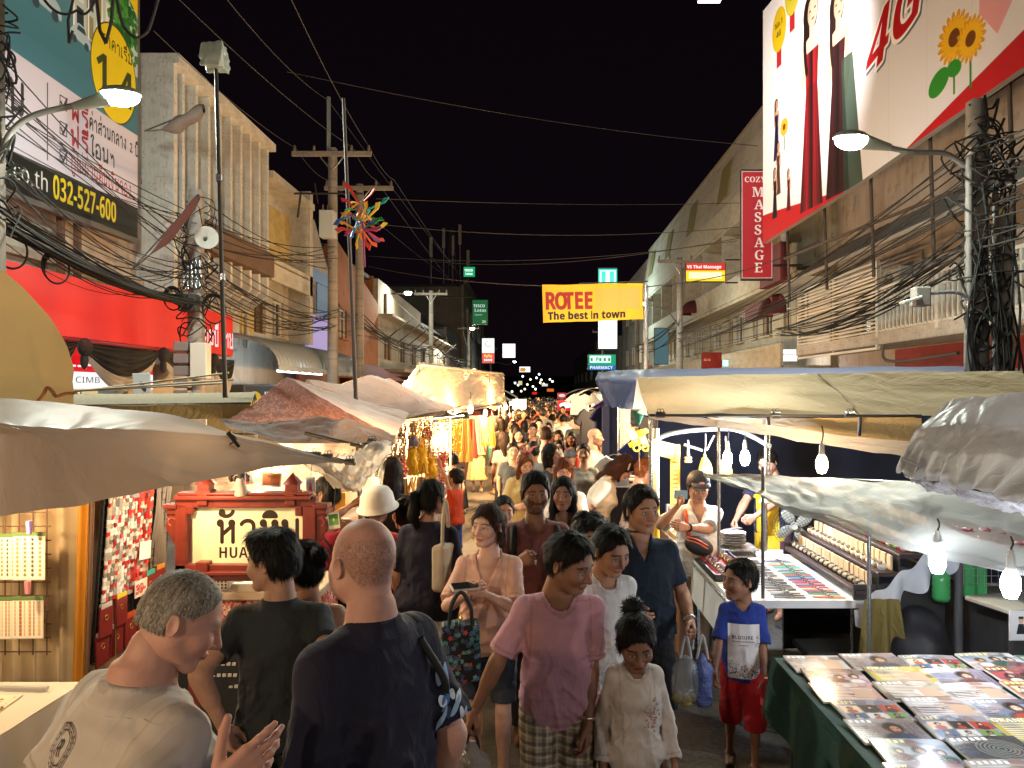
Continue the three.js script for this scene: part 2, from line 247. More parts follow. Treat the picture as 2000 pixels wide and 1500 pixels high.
function hairGeo(style, cell, seed, o){
const fem0=o.fem, tight=['pony', 'bun', 'tight'].includes(style), buzz=style==='buzz';
const inf=buzz?0.0035:tight?0.010:style==='curly'?0.020:0.015, cap=ell(0, 0.030, -0.015, 0.0755+inf, 0.087+inf*1.15, 0.095+inf), side=ell(0, -0.02, -0.03, 0.073+inf*(fem0?0.6:0.25), 0.09, 0.078+inf*(fem0?1:0.6));
const faceCut=o.fringe?ell(0, -0.062, 0.112, 0.078, 0.100, 0.080):ell(0, fem0?-0.032:-0.024, 0.112, fem0?0.080:0.086, fem0?0.108:0.114, fem0?0.092:0.098), L=o.len??0.28, hx=[], soft=[];
if(style==='long'){hx.push([cone(V(0, 0.0, -0.05), V(0, -0.10, -0.062), 0.075, 0.078), 0.04], [cone(V(0, -0.10, -0.062), V(0, -L, -0.085), 0.076, 0.045), 0.04]);for(const s of[-1, 1])hx.push([cone(V(s*0.07, 0.02, 0.005), V(s*0.078, -0.11, 0.012), 0.020, 0.026), 0.02], [cone(V(s*0.078, -0.11, 0.012), V(s*0.085, -L*(o.front??0.8), 0.055), 0.026, 0.016), 0.015]);}
if(style==='bob'){hx.push([cone(V(0, 0.0, -0.04), V(0, -0.11, -0.045), 0.078, 0.078), 0.04]);for(const s of[-1, 1])hx.push([cone(V(s*0.068, 0.03, 0.012), V(s*0.072, -0.11, 0.02), 0.020, 0.022), 0.02]);}
if(style==='pony')hx.push([cone(V(0, 0.035, -0.105), V(0, 0.02, -0.145), 0.022, 0.030), 0.012], [cone(V(0, 0.02, -0.145), V(0, -0.09, -0.15), 0.032, 0.034), 0.02], [cone(V(0, -0.09, -0.15), V(0.01, -L, -0.12), 0.033, 0.016), 0.02]);
if(style==='bun')hx.push([ell(o.bunX??0, o.bunY??0.085, -0.115, 0.045, 0.043, 0.042), 0.012]);
if(style==='quiff')hx.push([ell(0, 0.105, 0.035, 0.066, 0.032, 0.058), 0.03], [ell(0, 0.10, -0.04, 0.07, 0.03, 0.06), 0.03]);
if(style==='curly')for(let i=0;i<26;i++){const a=hsh(i, seed, 1)*6.3, e=0.2+hsh(i, seed, 2)*1.1, r=0.10;hx.push([ell(Math.cos(a)*Math.cos(e)*r*0.82, 0.03+Math.sin(e)*r, Math.sin(a)*Math.cos(e)*r-0.02, 0.026, 0.024, 0.026), 0.012]);}
const low=['long', 'bob'].includes(style)?-9:buzz?-0.04:tight?-0.075:fem0?-0.072:-0.052;
const f=(x, y, z)=>{
const X=Math.abs(x);let d=smin(cap(x, y, z), side(x, y, z), 0.03), tail=9;
d=smax(d, -faceCut(x, y, z), 0.008);
d=Math.max(d, (low<-1?-0.08:low+Math.max(0, z+0.03)*1.1)-y);
if(low>-1){const qy=y+0.012, qz=z+0.006;d=smax(d, -(Math.sqrt(qy*qy*0.5+qz*qz)-0.024+(X<0.06?1:0)), 0.006);}
for(const[h, k]of hx)d=smin(d, h(x, y, z), k);
const a=Math.atan2(x, z+0.02), st=style==='curly'?0.006*noise3(x*55, y*55, z*55):0.0030*noise3(a*26+seed, y*14+x*9, z*14)+0.0022*noise3(a*60, y*30, z*26)+0.006*noise3(x*26+seed, y*26, z*26);
return d-st*(buzz?0.12:1);
};
const g=surfaceNets(f, [-0.14, Math.min(-0.12, -L-0.05), -0.20], [0.14, 0.18, 0.13], cell), hc=o.hairCol;
paint(g, (x, y, z)=>{const a=Math.atan2(x, z+0.02), k=0.75+0.55*noise3(a*40, y*10, seed)+0.25*noise3(x*90, y*30, z*90);return[hc[0]*k, hc[1]*k, hc[2]*k];});
return g;
}
function strands(g, n, len, seed, hc, lift){
const p=g.attributes.position, nn=g.attributes.normal, r=rng(seed*77+5), pos=[], colr=[], idx=[], P=V(), N=V(), F=V(), W=V(), q=V();
for(let i=0;i<n;i++){
const k=Math.floor(r()*p.count);P.fromBufferAttribute(p, k);N.fromBufferAttribute(nn, k);F.set(P.x*3+(r()-0.5)*0.5, -1+Math.max(0, P.y-0.07)*14, (P.z+0.02)*3*(P.y>0.03?1.6:0.2)+(r()-0.5)*0.5);F.addScaledVector(N, -F.dot(N)).normalize();W.crossVectors(F, N).normalize();
const L=len*(0.5+r())*(P.z>0.03&&P.y<0.1?0.35:1), w=0.0007+0.0006*r(), b=pos.length/3, k2=0.5+1.3*r(), li=lift*(0.3+r());
for(const[t, s]of[[0, 1], [0, -1], [0.5, 0.9], [0.5, -0.9], [1, 0]]){q.copy(P).addScaledVector(N, 0.0008+li*Math.sin(t*2.2)).addScaledVector(F, L*t).addScaledVector(W, s*w+(r()-0.5)*0.0006);pos.push(q.x, q.y, q.z);colr.push(hc[0]*k2, hc[1]*k2, hc[2]*k2);}
idx.push(b, b+2, b+1, b+1, b+2, b+3, b+2, b+4, b+3);
}
const o=new THREE.BufferGeometry();o.setAttribute('position', new THREE.BufferAttribute(new Float32Array(pos), 3));o.setAttribute('color', new THREE.BufferAttribute(new Float32Array(colr), 3));o.setIndex(idx);o.computeVertexNormals();return o;
}
// torso profile for a body 1.75 m tall: y, half width, half depth, z of the middle
const TORSO={
m:[[0.80, 0.135, 0.090, -0.005], [0.92, 0.168, 0.118, -0.006], [1.04, 0.152, 0.110, 0.004], [1.18, 0.160, 0.116, 0.004], [1.30, 0.176, 0.122, 0], [1.37, 0.160, 0.104, -0.006], [1.42, 0.112, 0.080, -0.014], [1.465, 0.068, 0.062, -0.016], [1.51, 0.056, 0.056, -0.016]],
f:[[0.80, 0.138, 0.092, -0.005], [0.90, 0.172, 0.122, -0.010], [1.05, 0.126, 0.094, 0], [1.16, 0.136, 0.100, 0.004], [1.26, 0.150, 0.128, 0.014], [1.35, 0.138, 0.094, -0.004], [1.41, 0.092, 0.070, -0.012], [1.455, 0.060, 0.056, -0.014], [1.51, 0.048, 0.048, -0.014]],
};
function loft(prof, grow, G){
const P=prof.map((r)=>[r[0], r[1]*G.w+(grow?grow(r[0]):0), r[2]*G.d(r[0])+(grow?grow(r[0]):0), r[3]+G.belly(r[0])*0.5]), n=P.length, y0=P[0][0], y1=P[n-1][0];
return(x, y, z)=>{
const yy=clamp(y, y0, y1);let i=0;while(i<n-2&&yy>P[i+1][0])i++;
let t=(yy-P[i][0])/(P[i+1][0]-P[i][0]);t=t*t*(3-2*t);const w=lerp(P[i][1], P[i+1][1], t), d=lerp(P[i][2], P[i+1][2], t), c=lerp(P[i][3], P[i+1][3], t);
const X=Math.abs(x)/w, Z=Math.abs(z-c)/d, k=Math.pow(Math.pow(X, 2.35)+Math.pow(Z, 2.35), 1/2.35), q=(k-1)*Math.min(w, d)*0.9, e=Math.max(y0-y, y-y1, 0);
return e>0?Math.sqrt(Math.max(q, 0)**2+e*e)+Math.min(q, 0)*0.2:q;
};
}
const skinMat=new THREE.MeshPhysicalMaterial({color:0xffffff, vertexColors:true, roughness:0.58, specularIntensity:0.6, sheen:0.12, sheenColor:new THREE.Color(1, 0.6, 0.5), sheenRoughness:0.5});
const hairMat=new THREE.MeshPhysicalMaterial({color:0xffffff, vertexColors:true, roughness:0.6, specularIntensity:0.4});
const clothMat=new Map(), WRK=scaled(T.wrinkle, 2.2, 1.4);
function cloth(c, rough=0.92, o={}){const k=JSON.stringify([Array.isArray(c)?c:String(c), rough, Object.keys(o)]);if(!o.map&&clothMat.has(k))return clothMat.get(k);const m=mat(c, rough, {vertexColors:true, bumpMap:WRK, bumpScale:0.007, sheen:0.2, sheenColor:new THREE.Color(0.6, 0.6, 0.6), sheenRoughness:0.6, ...o});clothMat.set(k, m);return m;}
let pseed=1;
function person(o){
const seed=o.seed??pseed++, s=o.h/1.75, det=o.det??(o.z<4.6?0:o.z<8?1:o.z<13?2:3), CB=[0.0105, 0.014, 0.020, 0.028][det]/s, CH=[0.0027, 0.0037, 0.006, 0.009][det], CC=[0.0072, 0.011, 0.018, 0.026][det]/s;
const kid=o.kid, fem=o.fem, gw=o.girth??1, bel=o.belly??0, headS=(o.headS??1)*(kid?0.93:fem?0.95:1)/s;
const G={w:gw*(kid?0.9:1), d:(y)=>gw*(kid?0.95:1)*(1+bel*Math.exp(-((y-1.08)**2)/0.02)), belly:(y)=>bel*0.12*Math.exp(-((y-1.08)**2)/0.02)};
const root=thing('person', o.label, 'person', [o.x, o.y??0, -o.z], rad(o.yaw), o.group);
root.scale.setScalar(s);
// everything below is in the frame of a body 1.75 m tall
const hip=V(0, 0.93, 0), U=new THREE.Matrix4().makeTranslation(0, 0.93, 0).multiply(new THREE.Matrix4().makeRotationFromEuler(new THREE.Euler(rad(o.lean??0), rad(o.twist??0), rad(o.tilt??0), 'YXZ'))).multiply(new THREE.Matrix4().makeTranslation(0, -0.93, 0)), Ui=U.clone().invert(), ue=Ui.elements;
const u=(x, y, z)=>V(x, y, z).applyMatrix4(U);
const shW=(fem?0.146:0.170)*(0.35+0.65*gw)*(kid?0.88:1), shY=o.shrug?1.40:1.375, la=0.295*(o.armS??1), lf=0.255*(o.armS??1), gl=Math.sqrt(gw)*(kid?0.82:fem?0.84:1);
const arms={};
for(const[n, sg]of[['L', 1], ['R', -1]]){
const A=o['arm'+n]??{}, S=u(sg*shW, shY, -0.012), tgt=A.to??[sg*(shW+0.068+(gw-1)*0.1), 0.865, 0.05];let W=A.toW?A.toW.clone().sub(root.position).applyAxisAngle(Y0, -rad(o.yaw)).divideScalar(s):u(...tgt);
const d=W.clone().sub(S);let L=d.length();const max=(la+lf)*0.995;if(L>max){W=S.clone().add(d.multiplyScalar(max/L));L=max;}const dir=W.clone().sub(S).normalize();
const pole=V(...(A.pole??[sg*0.35, -0.2, -1])).transformDirection(U), side=pole.sub(dir.clone().multiplyScalar(pole.dot(dir))).normalize(), ca=clamp((la*la+L*L-lf*lf)/(2*la*L), -1, 1), E=S.clone().add(dir.clone().multiplyScalar(la*ca)).add(side.multiplyScalar(la*Math.sqrt(1-ca*ca)));
arms[n]={S, E, W, sg, hand:A.hand??'relax', thumb:A.thumb, up:cone(S, E, 0.049*gl, 0.040*gl), fo:cone(E, W, 0.041*gl, 0.0265*gl), fm:cone(E.clone().lerp(W, 0.12), E.clone().lerp(W, 0.45), 0.043*gl, 0.038*gl), sh:cone(S.clone().lerp(u(0, 1.42, -0.01), 0.35), S, 0.050*gl, 0.053*gl)};
}
const st=o.stride??0.06, legs=[1, -1].map((sg)=>{const hp=V(sg*0.088*(0.4+0.6*gw), 0.89, 0), an=V(sg*(o.stance??0.095), 0.085, sg*st-0.02), kn=hp.clone().lerp(an, 0.5).add(V(sg*0.006, 0, 0.028+Math.abs(st)*0.12));return{hp, kn, an, sg, th:cone(hp, kn, 0.084*gl, 0.054*gl), ca:cone(kn, an, 0.054*gl, 0.036*gl), cm:cone(kn.clone().lerp(an, 0.15).add(V(0, 0, -0.016)), kn.clone().lerp(an, 0.45).add(V(0, 0, -0.014)), 0.055*gl, 0.048*gl)};});
const prof=TORSO[fem?'f':'m'], body=loft(prof, null, G), pelvis=ell(0, 0.91, -0.012, 0.150*gw, 0.10, 0.112*gw);
const lx=(x, y, z)=>ue[0]*x+ue[4]*y+ue[8]*z+ue[12], ly=(x, y, z)=>ue[1]*x+ue[5]*y+ue[9]*z+ue[13], lz=(x, y, z)=>ue[2]*x+ue[6]*y+ue[10]*z+ue[14];
const torso=(x, y, z)=>body(lx(x, y, z), ly(x, y, z), lz(x, y, z));
const headM=new THREE.Matrix4().makeTranslation(0, 1.49, -0.012).multiply(new THREE.Matrix4().makeRotationFromEuler(new THREE.Euler(rad(o.hp??0), rad(o.hy??0), rad(o.hr??0), 'YXZ'))).multiply(new THREE.Matrix4().makeTranslation(0, (o.neckL??0.145), 0.034)).multiply(new THREE.Matrix4().makeScale(headS*(1+0.05*(hsh(seed, 1, 9)-0.5)), headS, headS));headM.premultiply(U);
const neckA=u(0, 1.42, -0.02), neckB=V(0, -0.09, -0.034).applyMatrix4(headM), neckF=cone(neckA, neckB, (fem||kid?0.052:0.064)*(0.5+0.5*gw), (fem||kid?0.047:0.056)*(0.6+0.4*gw));
const feet=legs.map((l)=>[cone(V(l.an.x, 0.045, l.an.z-0.03), V(l.an.x+l.sg*0.012, 0.03, l.an.z+0.12), 0.042, 0.03), cone(V(l.an.x, 0.09, l.an.z), V(l.an.x, 0.05, l.an.z-0.02), 0.036, 0.04)]);
const bodyF=(x, y, z)=>{
let d=smin(torso(x, y, z), neckF(x, y, z), 0.03);
if(y<1.1){d=smin(d, pelvis(x, y, z), 0.05);for(const l of legs){let q=smin(l.th(x, y, z), l.ca(x, y, z), 0.02);q=smin(q, l.cm(x, y, z), 0.03);d=smin(d, q, 0.03);}if(y<0.3)for(const ft of feet)d=smin(d, smin(Math.max(ft[0](x, y, z), -y+0.004), ft[1](x, y, z), 0.02), 0.02);}
for(const a of[arms.L, arms.R]){let q=smin(a.up(x, y, z), a.fo(x, y, z), 0.015);q=smin(q, a.fm(x, y, z), 0.02);q=smin(q, a.sh(x, y, z), 0.03);d=smin(d, q, 0.022);}
return d;
};
const pts=[arms.L.E, arms.L.W, arms.R.E, arms.R.W, arms.L.S, arms.R.S, neckB], lo=[-0.3*gw, -0.02, -0.26*gw-bel*0.1], hi=[0.3*gw, 1.52, 0.28*gw+bel*0.25];for(const p of pts)for(let c=0;c<3;c++){const q=p.getComponent(c);lo[c]=Math.min(lo[c], q-0.1);hi[c]=Math.max(hi[c], q+0.1);}
const skin=o.skin??SKIN.tan, hairCol=o.hairCol??HAIR.black;
const bg=surfaceNets(bodyF, lo, hi, CB);paint(bg, (x, y, z)=>{const n=fbm(x*14, y*14, z*14, 2)+0.5*noise3(x*70, y*70, z*70), k=0.94+0.16*n;return[skin[0]*k, skin[1]*k*0.97, skin[2]*k*0.96];});
const pieces=[bg], ho={...o, seed, skin, hairCol, neck:(fem?0.047:0.056)*(kid?0.85:1)};
if(!o.headless){const hg=headGeo(ho, CH);hg.applyMatrix4(headM);pieces.push(hg);}
for(const n of['L', 'R']){
const a=arms[n], hcell=det<2?0.0034:0.0058, g=handGeo(a.hand, hcell).clone(), sg=a.sg;
const yv=a.E.clone().sub(a.W).normalize(), th=(a.thumb?V(...a.thumb):Math.abs(yv.y)>0.75?V(0, 0, 1):V(0, 1, 0)).transformDirection(U), zv=th.sub(yv.clone().multiplyScalar(th.dot(yv))).normalize(), xv=yv.clone().cross(zv);
const m=new THREE.Matrix4().makeBasis(xv, yv, zv), hs=(kid?0.9:fem?0.92:1.02);if(sg>0){g.scale(-1, 1, 1);const ix=g.index.array;g.setIndex(Array.from(ix, (v, i)=>ix[i-i%3+[0, 2, 1][i%3]]));g.computeVertexNormals();}
g.scale(hs, hs, hs);g.applyMatrix4(m);g.translate(a.W.x, a.W.y, a.W.z);paint(g, ()=>[skin[0]*0.98, skin[1]*0.92, skin[2]*0.9]);pieces.push(g);
a.palm=a.W.clone().add(yv.clone().multiplyScalar(-0.09)).add(xv.clone().multiplyScalar(sg>0?-0.03:0.03));a.grip=a.palm;
}
mesh('body', merge(pieces), skinMat, root);
if(o.hair&&!o.headless){const hg=hairGeo(o.hair, [0.0042, 0.0052, 0.0075, 0.010][det], seed, ho);const bz=o.hair==='buzz', all=det<3?merge([hg, strands(hg, [3400, 2200, 700][det], bz?0.008:['long', 'pony'].includes(o.hair)?0.07:0.034, seed, hairCol, bz?0.002:0.0045)]):hg;all.applyMatrix4(headM);mesh('hair', all, hairMat, root);}
// clothes
const wr=(x, y, z, k)=>{const w=0.35*noise3(x*5, y*5+seed, z*5), a=noise3(x*13+seed*3.1+y*2, y*3.4+w*2, z*13), b=noise3(Math.abs(x)*17+y*17+seed, y*4+w, z*12), c=noise3(x*7, y*21+w*3+seed, z*7);return k*((1-Math.abs(a))**4*0.0100+(1-Math.abs(b))**5*0.0065+(1-Math.abs(c))**5*0.005-0.0045);};
const dress=(name, f, cell, m, seam)=>{const g=surfaceNets(f, lo.map((q)=>q-0.06), hi.map((q)=>q+0.06), cell);planar(g);if(m.vertexColors)paint(g, (x, y, z)=>{const k=(seam?seam(x, y, z):1)*(0.96+0.06*noise3(x*30, y*30, z*30));return[k, k, k];});return mesh(name, g, m, root);};
const t=o.top;
if(t){
const loose=t.loose??0.014, hem=t.hem??0.86, tor=loft(prof, (y)=>0.009+loose*sstep(1.38, 1.0, y)+0.004, G), sl=t.sleeve??0.62, fl=t.flare??0.016, k=t.fold??1;
const arm=[arms.L, arms.R].map((a)=>{const full=sl>1, end=full?a.E.clone().lerp(a.W, sl-1):a.S.clone().lerp(a.E, sl), d=a.E.clone().sub(a.S).normalize(), d2=a.W.clone().sub(a.E).normalize(), nd=full?d2:d;const q=[cone(a.S, full?a.E:end.clone().add(nd.clone().multiplyScalar(0.05)), 0.056*gl+0.005, (full?0.050:0.050)*gl+fl*(full?0.4:1))];if(full)q.push(cone(a.E, end.clone().add(nd.clone().multiplyScalar(0.04)), 0.050*gl+fl*0.4, 0.032*gl+0.012));q.sh=cone(a.S.clone().lerp(u(0, 1.42, -0.01), 0.35), a.S, 0.050*gl+0.010, 0.053*gl+0.010);return{q, end, nd, S:a.S};});
const nr=t.neckR??(t.neck==='scoop'?0.105:t.neck==='v'?0.076:0.070)*(fem?0.93:1)*(kid?0.92:1), collar=t.collar;
const f=(x, y, z)=>{
const X=lx(x, y, z), Yl=ly(x, y, z), Z=lz(x, y, z);let d=tor(X, Yl, Z);
if(y<1.06)d=smin(d, pelvis(x, y, z)-0.012, 0.05);
if(sl>0)for(const a of arm){let q=a.q[0](x, y, z);if(a.q[1])q=smin(q, a.q[1](x, y, z), 0.02);const e=(x-a.end.x)*a.nd.x+(y-a.end.y)*a.nd.y+(z-a.end.z)*a.nd.z;q=Math.max(q, e);d=smin(d, q, e>-0.04?0.012:0.035);d=smin(d, a.q.sh(x, y, z), 0.03);}
else{const ax=Math.abs(X)-shW-(t.strap??-0.01);d=Math.max(d, ax);if(t.tank)d=smax(d, Yl-1.34-(Math.abs(Math.abs(X)-0.085)<0.02?0.2:0), 0.01);}
d-=wr(x, y, z, k*(0.25+sstep(1.36, 1.05, Yl)));
let nd=Math.sqrt(X*X+(Z+0.012)*(Z+0.012)*1.1);const dip=t.neck==='v'?0.9:t.neck==='scoop'?0.5:0.28, ny=Yl-(1.475-(t.drop??0))+(Z>-0.01?(Z+0.01)*dip*1.6:0);
const tri=t.neck==='v'&&Z>0?Math.max(Math.abs(X)-(Yl-(t.vy??1.29))*0.42, -Z):9;
if(collar&&Yl>1.40){const c=Math.max(Math.abs(nd-0.071)-0.007, Math.abs(Yl-1.462+Math.max(0, Z)*0.35)-0.03);d=smin(d, Math.max(c, Z>0.04?0.024-Math.abs(X):-1), 0.008);d=smax(d, -Math.max(nd-0.062, 1.42-Yl), 0.006);}
else{const zc=Z-0.006, r2=Math.sqrt(X*X+zc*zc*0.85);d=smax(d, -Math.max(r2-nr*(0.5+0.5*gw)*1.06, (t.neck==='scoop'?1.34:1.37)-Yl), 0.006);d=Math.max(d, Yl-1.474);}
if(tri<9)d=smax(d, -Math.max(tri, Yl-1.5), 0.006);
const hm=Yl-hem-0.006*Math.sin(Math.atan2(X, Z)*5+seed);return Math.max(d, -hm);
};
if(t.mat)t.mat.vertexColors=true;const m=t.mat??cloth(t.col, t.rough??0.92);const top=dress(t.name??'shirt', f, CC, m, (x, y, z)=>{const X=lx(x, y, z), Yl=ly(x, y, z), Z=lz(x, y, z);let k=Math.abs(Yl-hem-0.026)<0.005?0.72:1;for(const a of arm){const e=(x-a.end.x)*a.nd.x+(y-a.end.y)*a.nd.y+(z-a.end.z)*a.nd.z;if(Math.abs(e+0.024)<0.005&&a.q[a.q.length-1](x, y, z)<0.03)k=0.72;}const r2=Math.sqrt(X*X+(Z-0.006)**2*0.85)-nr*(0.5+0.5*gw)*1.06;if(Yl>1.36&&!collar&&Math.abs(r2-0.018)<0.005)k=0.78;if(Math.abs(Math.abs(X)-shW+0.02)<0.004&&Yl>1.22)k=0.8;return k;});if(t.label)top.userData.label=t.label;
o.topField=f;
}
const b=o.bottom;
if(b){
const cut=b.len??0.5, lo2=b.loose??0.016, waist=b.waist??1.0;
let f;
if(b.skirt)f=(x, y, z)=>{const q=clamp((waist-y)/(waist-cut), 0, 1), w=lerp(0.152, b.w??0.24, q)*gw, dd=lerp(0.125, (b.w??0.24)*0.86, q)*gw, a=Math.atan2(x, z), k=Math.hypot(x/w, z/dd);let d=(k-1)*dd*0.85-(0.010*q*Math.sin(a*11+seed)+0.006*q*Math.sin(a*23+y*4))-wr(x, y, z, 0.5);d=smin(d, pelvis(x, y, z)-0.012, 0.03);return Math.max(d, cut-y, y-waist-0.06);};
else{const lg=legs.map((l)=>[cone(l.hp, l.kn, 0.088*gl+lo2, 0.062*gl+lo2*1.3), cone(l.kn, l.an, 0.062*gl+lo2*1.3, 0.046*gl+lo2)]);const tr=loft(prof, ()=>0.010, G);f=(x, y, z)=>{let d=smin(pelvis(x, y, z)-0.012, Math.max(tr(lx(x, y, z), ly(x, y, z), lz(x, y, z)), y-waist), 0.02);for(const l of lg)d=smin(d, smin(l[0](x, y, z), l[1](x, y, z), 0.02), 0.02);d-=wr(x, y*1.4, z, 0.7);return Math.max(d, cut-y, y-waist);};}
const bm=dress(b.name??(b.skirt?'skirt':cut>0.3?'shorts':'trousers'), f, CC*1.15, b.mat??cloth(b.col, 0.92));
}
if(o.shoe)for(const[i, l]of legs.entries()){const ft=feet[i], f=(x, y, z)=>Math.max(smin(ft[0](x, y, z), ft[1](x, y, z), 0.02)-0.008, y-0.10+Math.max(0, z-l.an.z)*0.2, -y);mesh('shoe', planar(surfaceNets(f, [l.an.x-0.09, -0.01, l.an.z-0.12], [l.an.x+0.09, 0.13, l.an.z+0.2], det<2?0.009:0.016)), mat(o.shoe, 0.6), root);}
root.updateMatrixWorld(true);
const w=(p)=>p.clone().applyMatrix4(root.matrixWorld);
return{root, arms, headM, U, legs, w, grip:(n)=>w(arms[n].palm), wrist:(n)=>w(arms[n].W), s, u};
}

// pieces laid on the clothes: rays marched onto the cloth's distance field (x, y in the upper body's frame, side 1 front, -1 back)
function onCloth(P, f, x, y, side, off=0.004){const o=P.u(x, y, side*0.6), d=V(0, 0, -side).transformDirection(P.U);let t=0;for(let i=0;i<60;i++){const q=f(o.x+d.x*t, o.y+d.y*t, o.z+d.z*t);if(q<0.0015||t>0.75)break;t+=q*0.7;}return o.addScaledVector(d, Math.min(t, 0.62)-off);}
function decal(P, o, name, cx, cy, w, h, side, m, n=14){const g=sheet((u, v)=>onCloth(P, o.topField, cx+(u-0.5)*w*side, cy+(v-0.5)*h, side, 0.0035), n, n);return mesh(name, g, m, P.root);}
function strap(P, o, name, pts, r, m){const c=new THREE.CatmullRomCurve3(pts.map(([x, y, sd])=>typeof sd==='number'&&Math.abs(sd)===1?onCloth(P, o.topField, x, y, sd, r*0.5):P.u(x, y, sd*0.1))), fr=new THREE.TubeGeometry(c, 30, r, 6);return mesh(name, fr, m, P.root);}
function wear(P, name, geo, m){if(Array.isArray(geo))geo=merge(geo);geo.applyMatrix4(P.headM);return mesh(name, geo, m, P.root);}
function bracelet(P, n, m, r=0.032, th=0.009, name='wristwatch'){const a=P.arms[n], d=a.E.clone().sub(a.W).normalize(), g=torusG(r, th, 8, 22);g.applyQuaternion(new THREE.Quaternion().setFromUnitVectors(V(0, 0, 1), d));const c=a.W.clone().addScaledVector(d, 0.025);g.translate(c.x, c.y, c.z);return mesh(name, g, m, P.root);}
function glasses(P, m){return wear(P, 'glasses', [-1, 1].flatMap((s)=>[put(torusG(0.021, 0.0022, 6, 22), s*0.031, -0.004, 0.098, 0, s*0.12, 0, [1.15, 0.85, 1]), cyl([s*0.054, 0.002, 0.092], [s*0.08, 0.0, -0.005], 0.002)]).concat([cyl([-0.009, 0.0, 0.102], [0.009, 0.0, 0.102], 0.002)]), m);}
// ---------- Thai lettering drawn with strokes (10 x 10 boxes, marks above and below) ----------
const TH={
'ห':'o1.7,1.5 M2.6,1.5V10 M2.6,6.8L7,3.2 o7.4,1.6 M8,2.4V10', 'ว':'M1.6,2C3,-.2 7.6,-.2 7.6,3V9 o6.6,9', 'น':'o1.7,1.5 M2.6,1.5V10 M2.6,9.2L6.6,9 o7,8.9 M7.8,.2V8.4', 'ั':'o2.6,-3 M3,-2C4.4,-1.2 6.8,-1.4 8,-3.6', 'ิ':'M2,-1.5C2.6,-4 7.4,-4 8,-1.5Z',
'ี':'M2,-1.5C2.6,-4 7.4,-4 8,-1.5Z M8,-1.5V-4.4', 'ื':'M2,-1.5C2.6,-4 7.4,-4 8,-1.5Z M8,-1.5V-4.4 M6,-3V-4.6', '่':'M7,-5.8V-3.4', '้':'o4.6,-5.4 M5.2,-4.6L7.4,-6', 'ช':'o1.8,1.8 M2.6,2.6C3.6,4.4 1.8,5 2.2,7V10H7.4V2.4L9,.2', 'ซ':'o1.8,1.8 M2.6,2.6L4,4L2.2,6V10H7.4V2.4L9,.2',
'ฟ':'o1.5,1.5 M2.2,1.5V10L5,4.6L7.8,10V-3.4', 'ร':'M7.6,.6C5,2 2,0 2,2.6C2,4.8 7.6,3.4 7.6,6.4V8.8 o6.8,9.2', 'ค':'M2,10V4C2,-.8 8.4,-.8 8.4,4V10 M2,8L4.4,5.6 o5,4.8', 'า':'M1.6,2.4C2.4,-.4 6.4,-.4 6.4,3V10', 'ส':'M2,3C2.6,-.6 8,-.6 8,4V10 M8,5.4C5,4.4 2,5.6 2,8 o2.8,8.8 M7.4,1.4L9.4,-.6',
'ก':'M2,10V4.4L3.2,3.4L1.6,2.4C2.6,-.8 8.2,-.8 8.2,3.6V10', 'ล':'M2,3C2.6,-.6 8,-.6 8,4V10 M8,5.4C5,4.4 2,5.6 2,8 o2.8,8.8', 'ง':'o5.2,1.4 M6.2,1.6V8.2L5,10L1.8,5.6', 'ป':'o1.6,1.5 M2.4,1.5V10H7.8V-3.6', 'โ':'M1,-2.6C2,-5 5,-4.6 4,-2.4C3,-1 3,0 3,1V8.8 o3.8,9', 'ไ':'M1.4,-3C1.4,-5 4,-5 3.4,-2.4C3,-1 3,0 3,1V8.8 o3.8,9',
'อ':'M2,2.6C2.6,-.6 8,-.6 8,4V10H2.2V6.6 o3,6', 'ฯ':'M1.6,2L3,4.6L4.8,2L6.4,4.4V10', 'ู':'o3.6,12 M4.4,12V14H7.6V11.6', 'ม':'o1.7,1.5 M2.4,1.5V8.6 o2,9 M2.8,9.2H7.8V.4', 'ผ':'M2,1.5 o2.6,1.5 M2,1.5V10L5,6L7.8,10V.4', 'เ':'M2.2,.4V8.8 o3,9', 'จ':'M2,3C2.6,-.6 8,-.6 8,4V9.8 M8,10L4.6,6 o4,5.4', 'บ':'o1.6,1.5 M2.4,1.5V10H7.8V.4', 'ท':'o1.6,1.5 M2.4,1.5V10 M2.4,4.4L7,1C8,.6 8,1.6 8,2.4V10', 'ย':'o1.8,1.6 M2.4,2.6L4,4.6L2.2,6V10H7.8V.4',
};
function thai(x, text, px, base, h, lw, color, wide=1){
const k=h/10;x.save();x.strokeStyle=x.fillStyle=color;x.lineWidth=lw/k;x.translate(px, base-h);x.scale(k*wide, k);let adv=0;
for(const c of text){
if(c===' '){adv+=6;continue;}
const mark='ัิีืู่้'.includes(c), g=TH[c];if(!g){x.save();x.translate(adv, 0);x.font='bold 13px sans-serif';x.fillText(c, 0.5, 10);x.restore();adv+=8.5;continue;}
x.save();x.translate(mark?adv-10.6:adv, 0);
for(const m of g.matchAll(/o(-?[\d.]+),(-?[\d.]+)/g)){x.beginPath();x.arc(+m[1], +m[2], 0.85, 0, 7);x.stroke();}
x.stroke(new Path2D(g.replace(/o(-?[\d.]+),(-?[\d.]+)/g, '')));x.restore();if(!mark)adv+='เโไ'.includes(c)?5.6:c==='า'?9:10.6;
}
x.restore();return adv*k*wide;
}
const litMat=(t, k)=>mat([1, 1, 1], 0.85, {emissive:[1, 1, 1], emissiveMap:t, map:DIM, emissiveIntensity:k, specularIntensity:0.15});
const DIM=field(4, ()=>0.04);
const printMat=(t, r=0.6, o={})=>mat([1, 1, 1], r, {map:t, ...o});

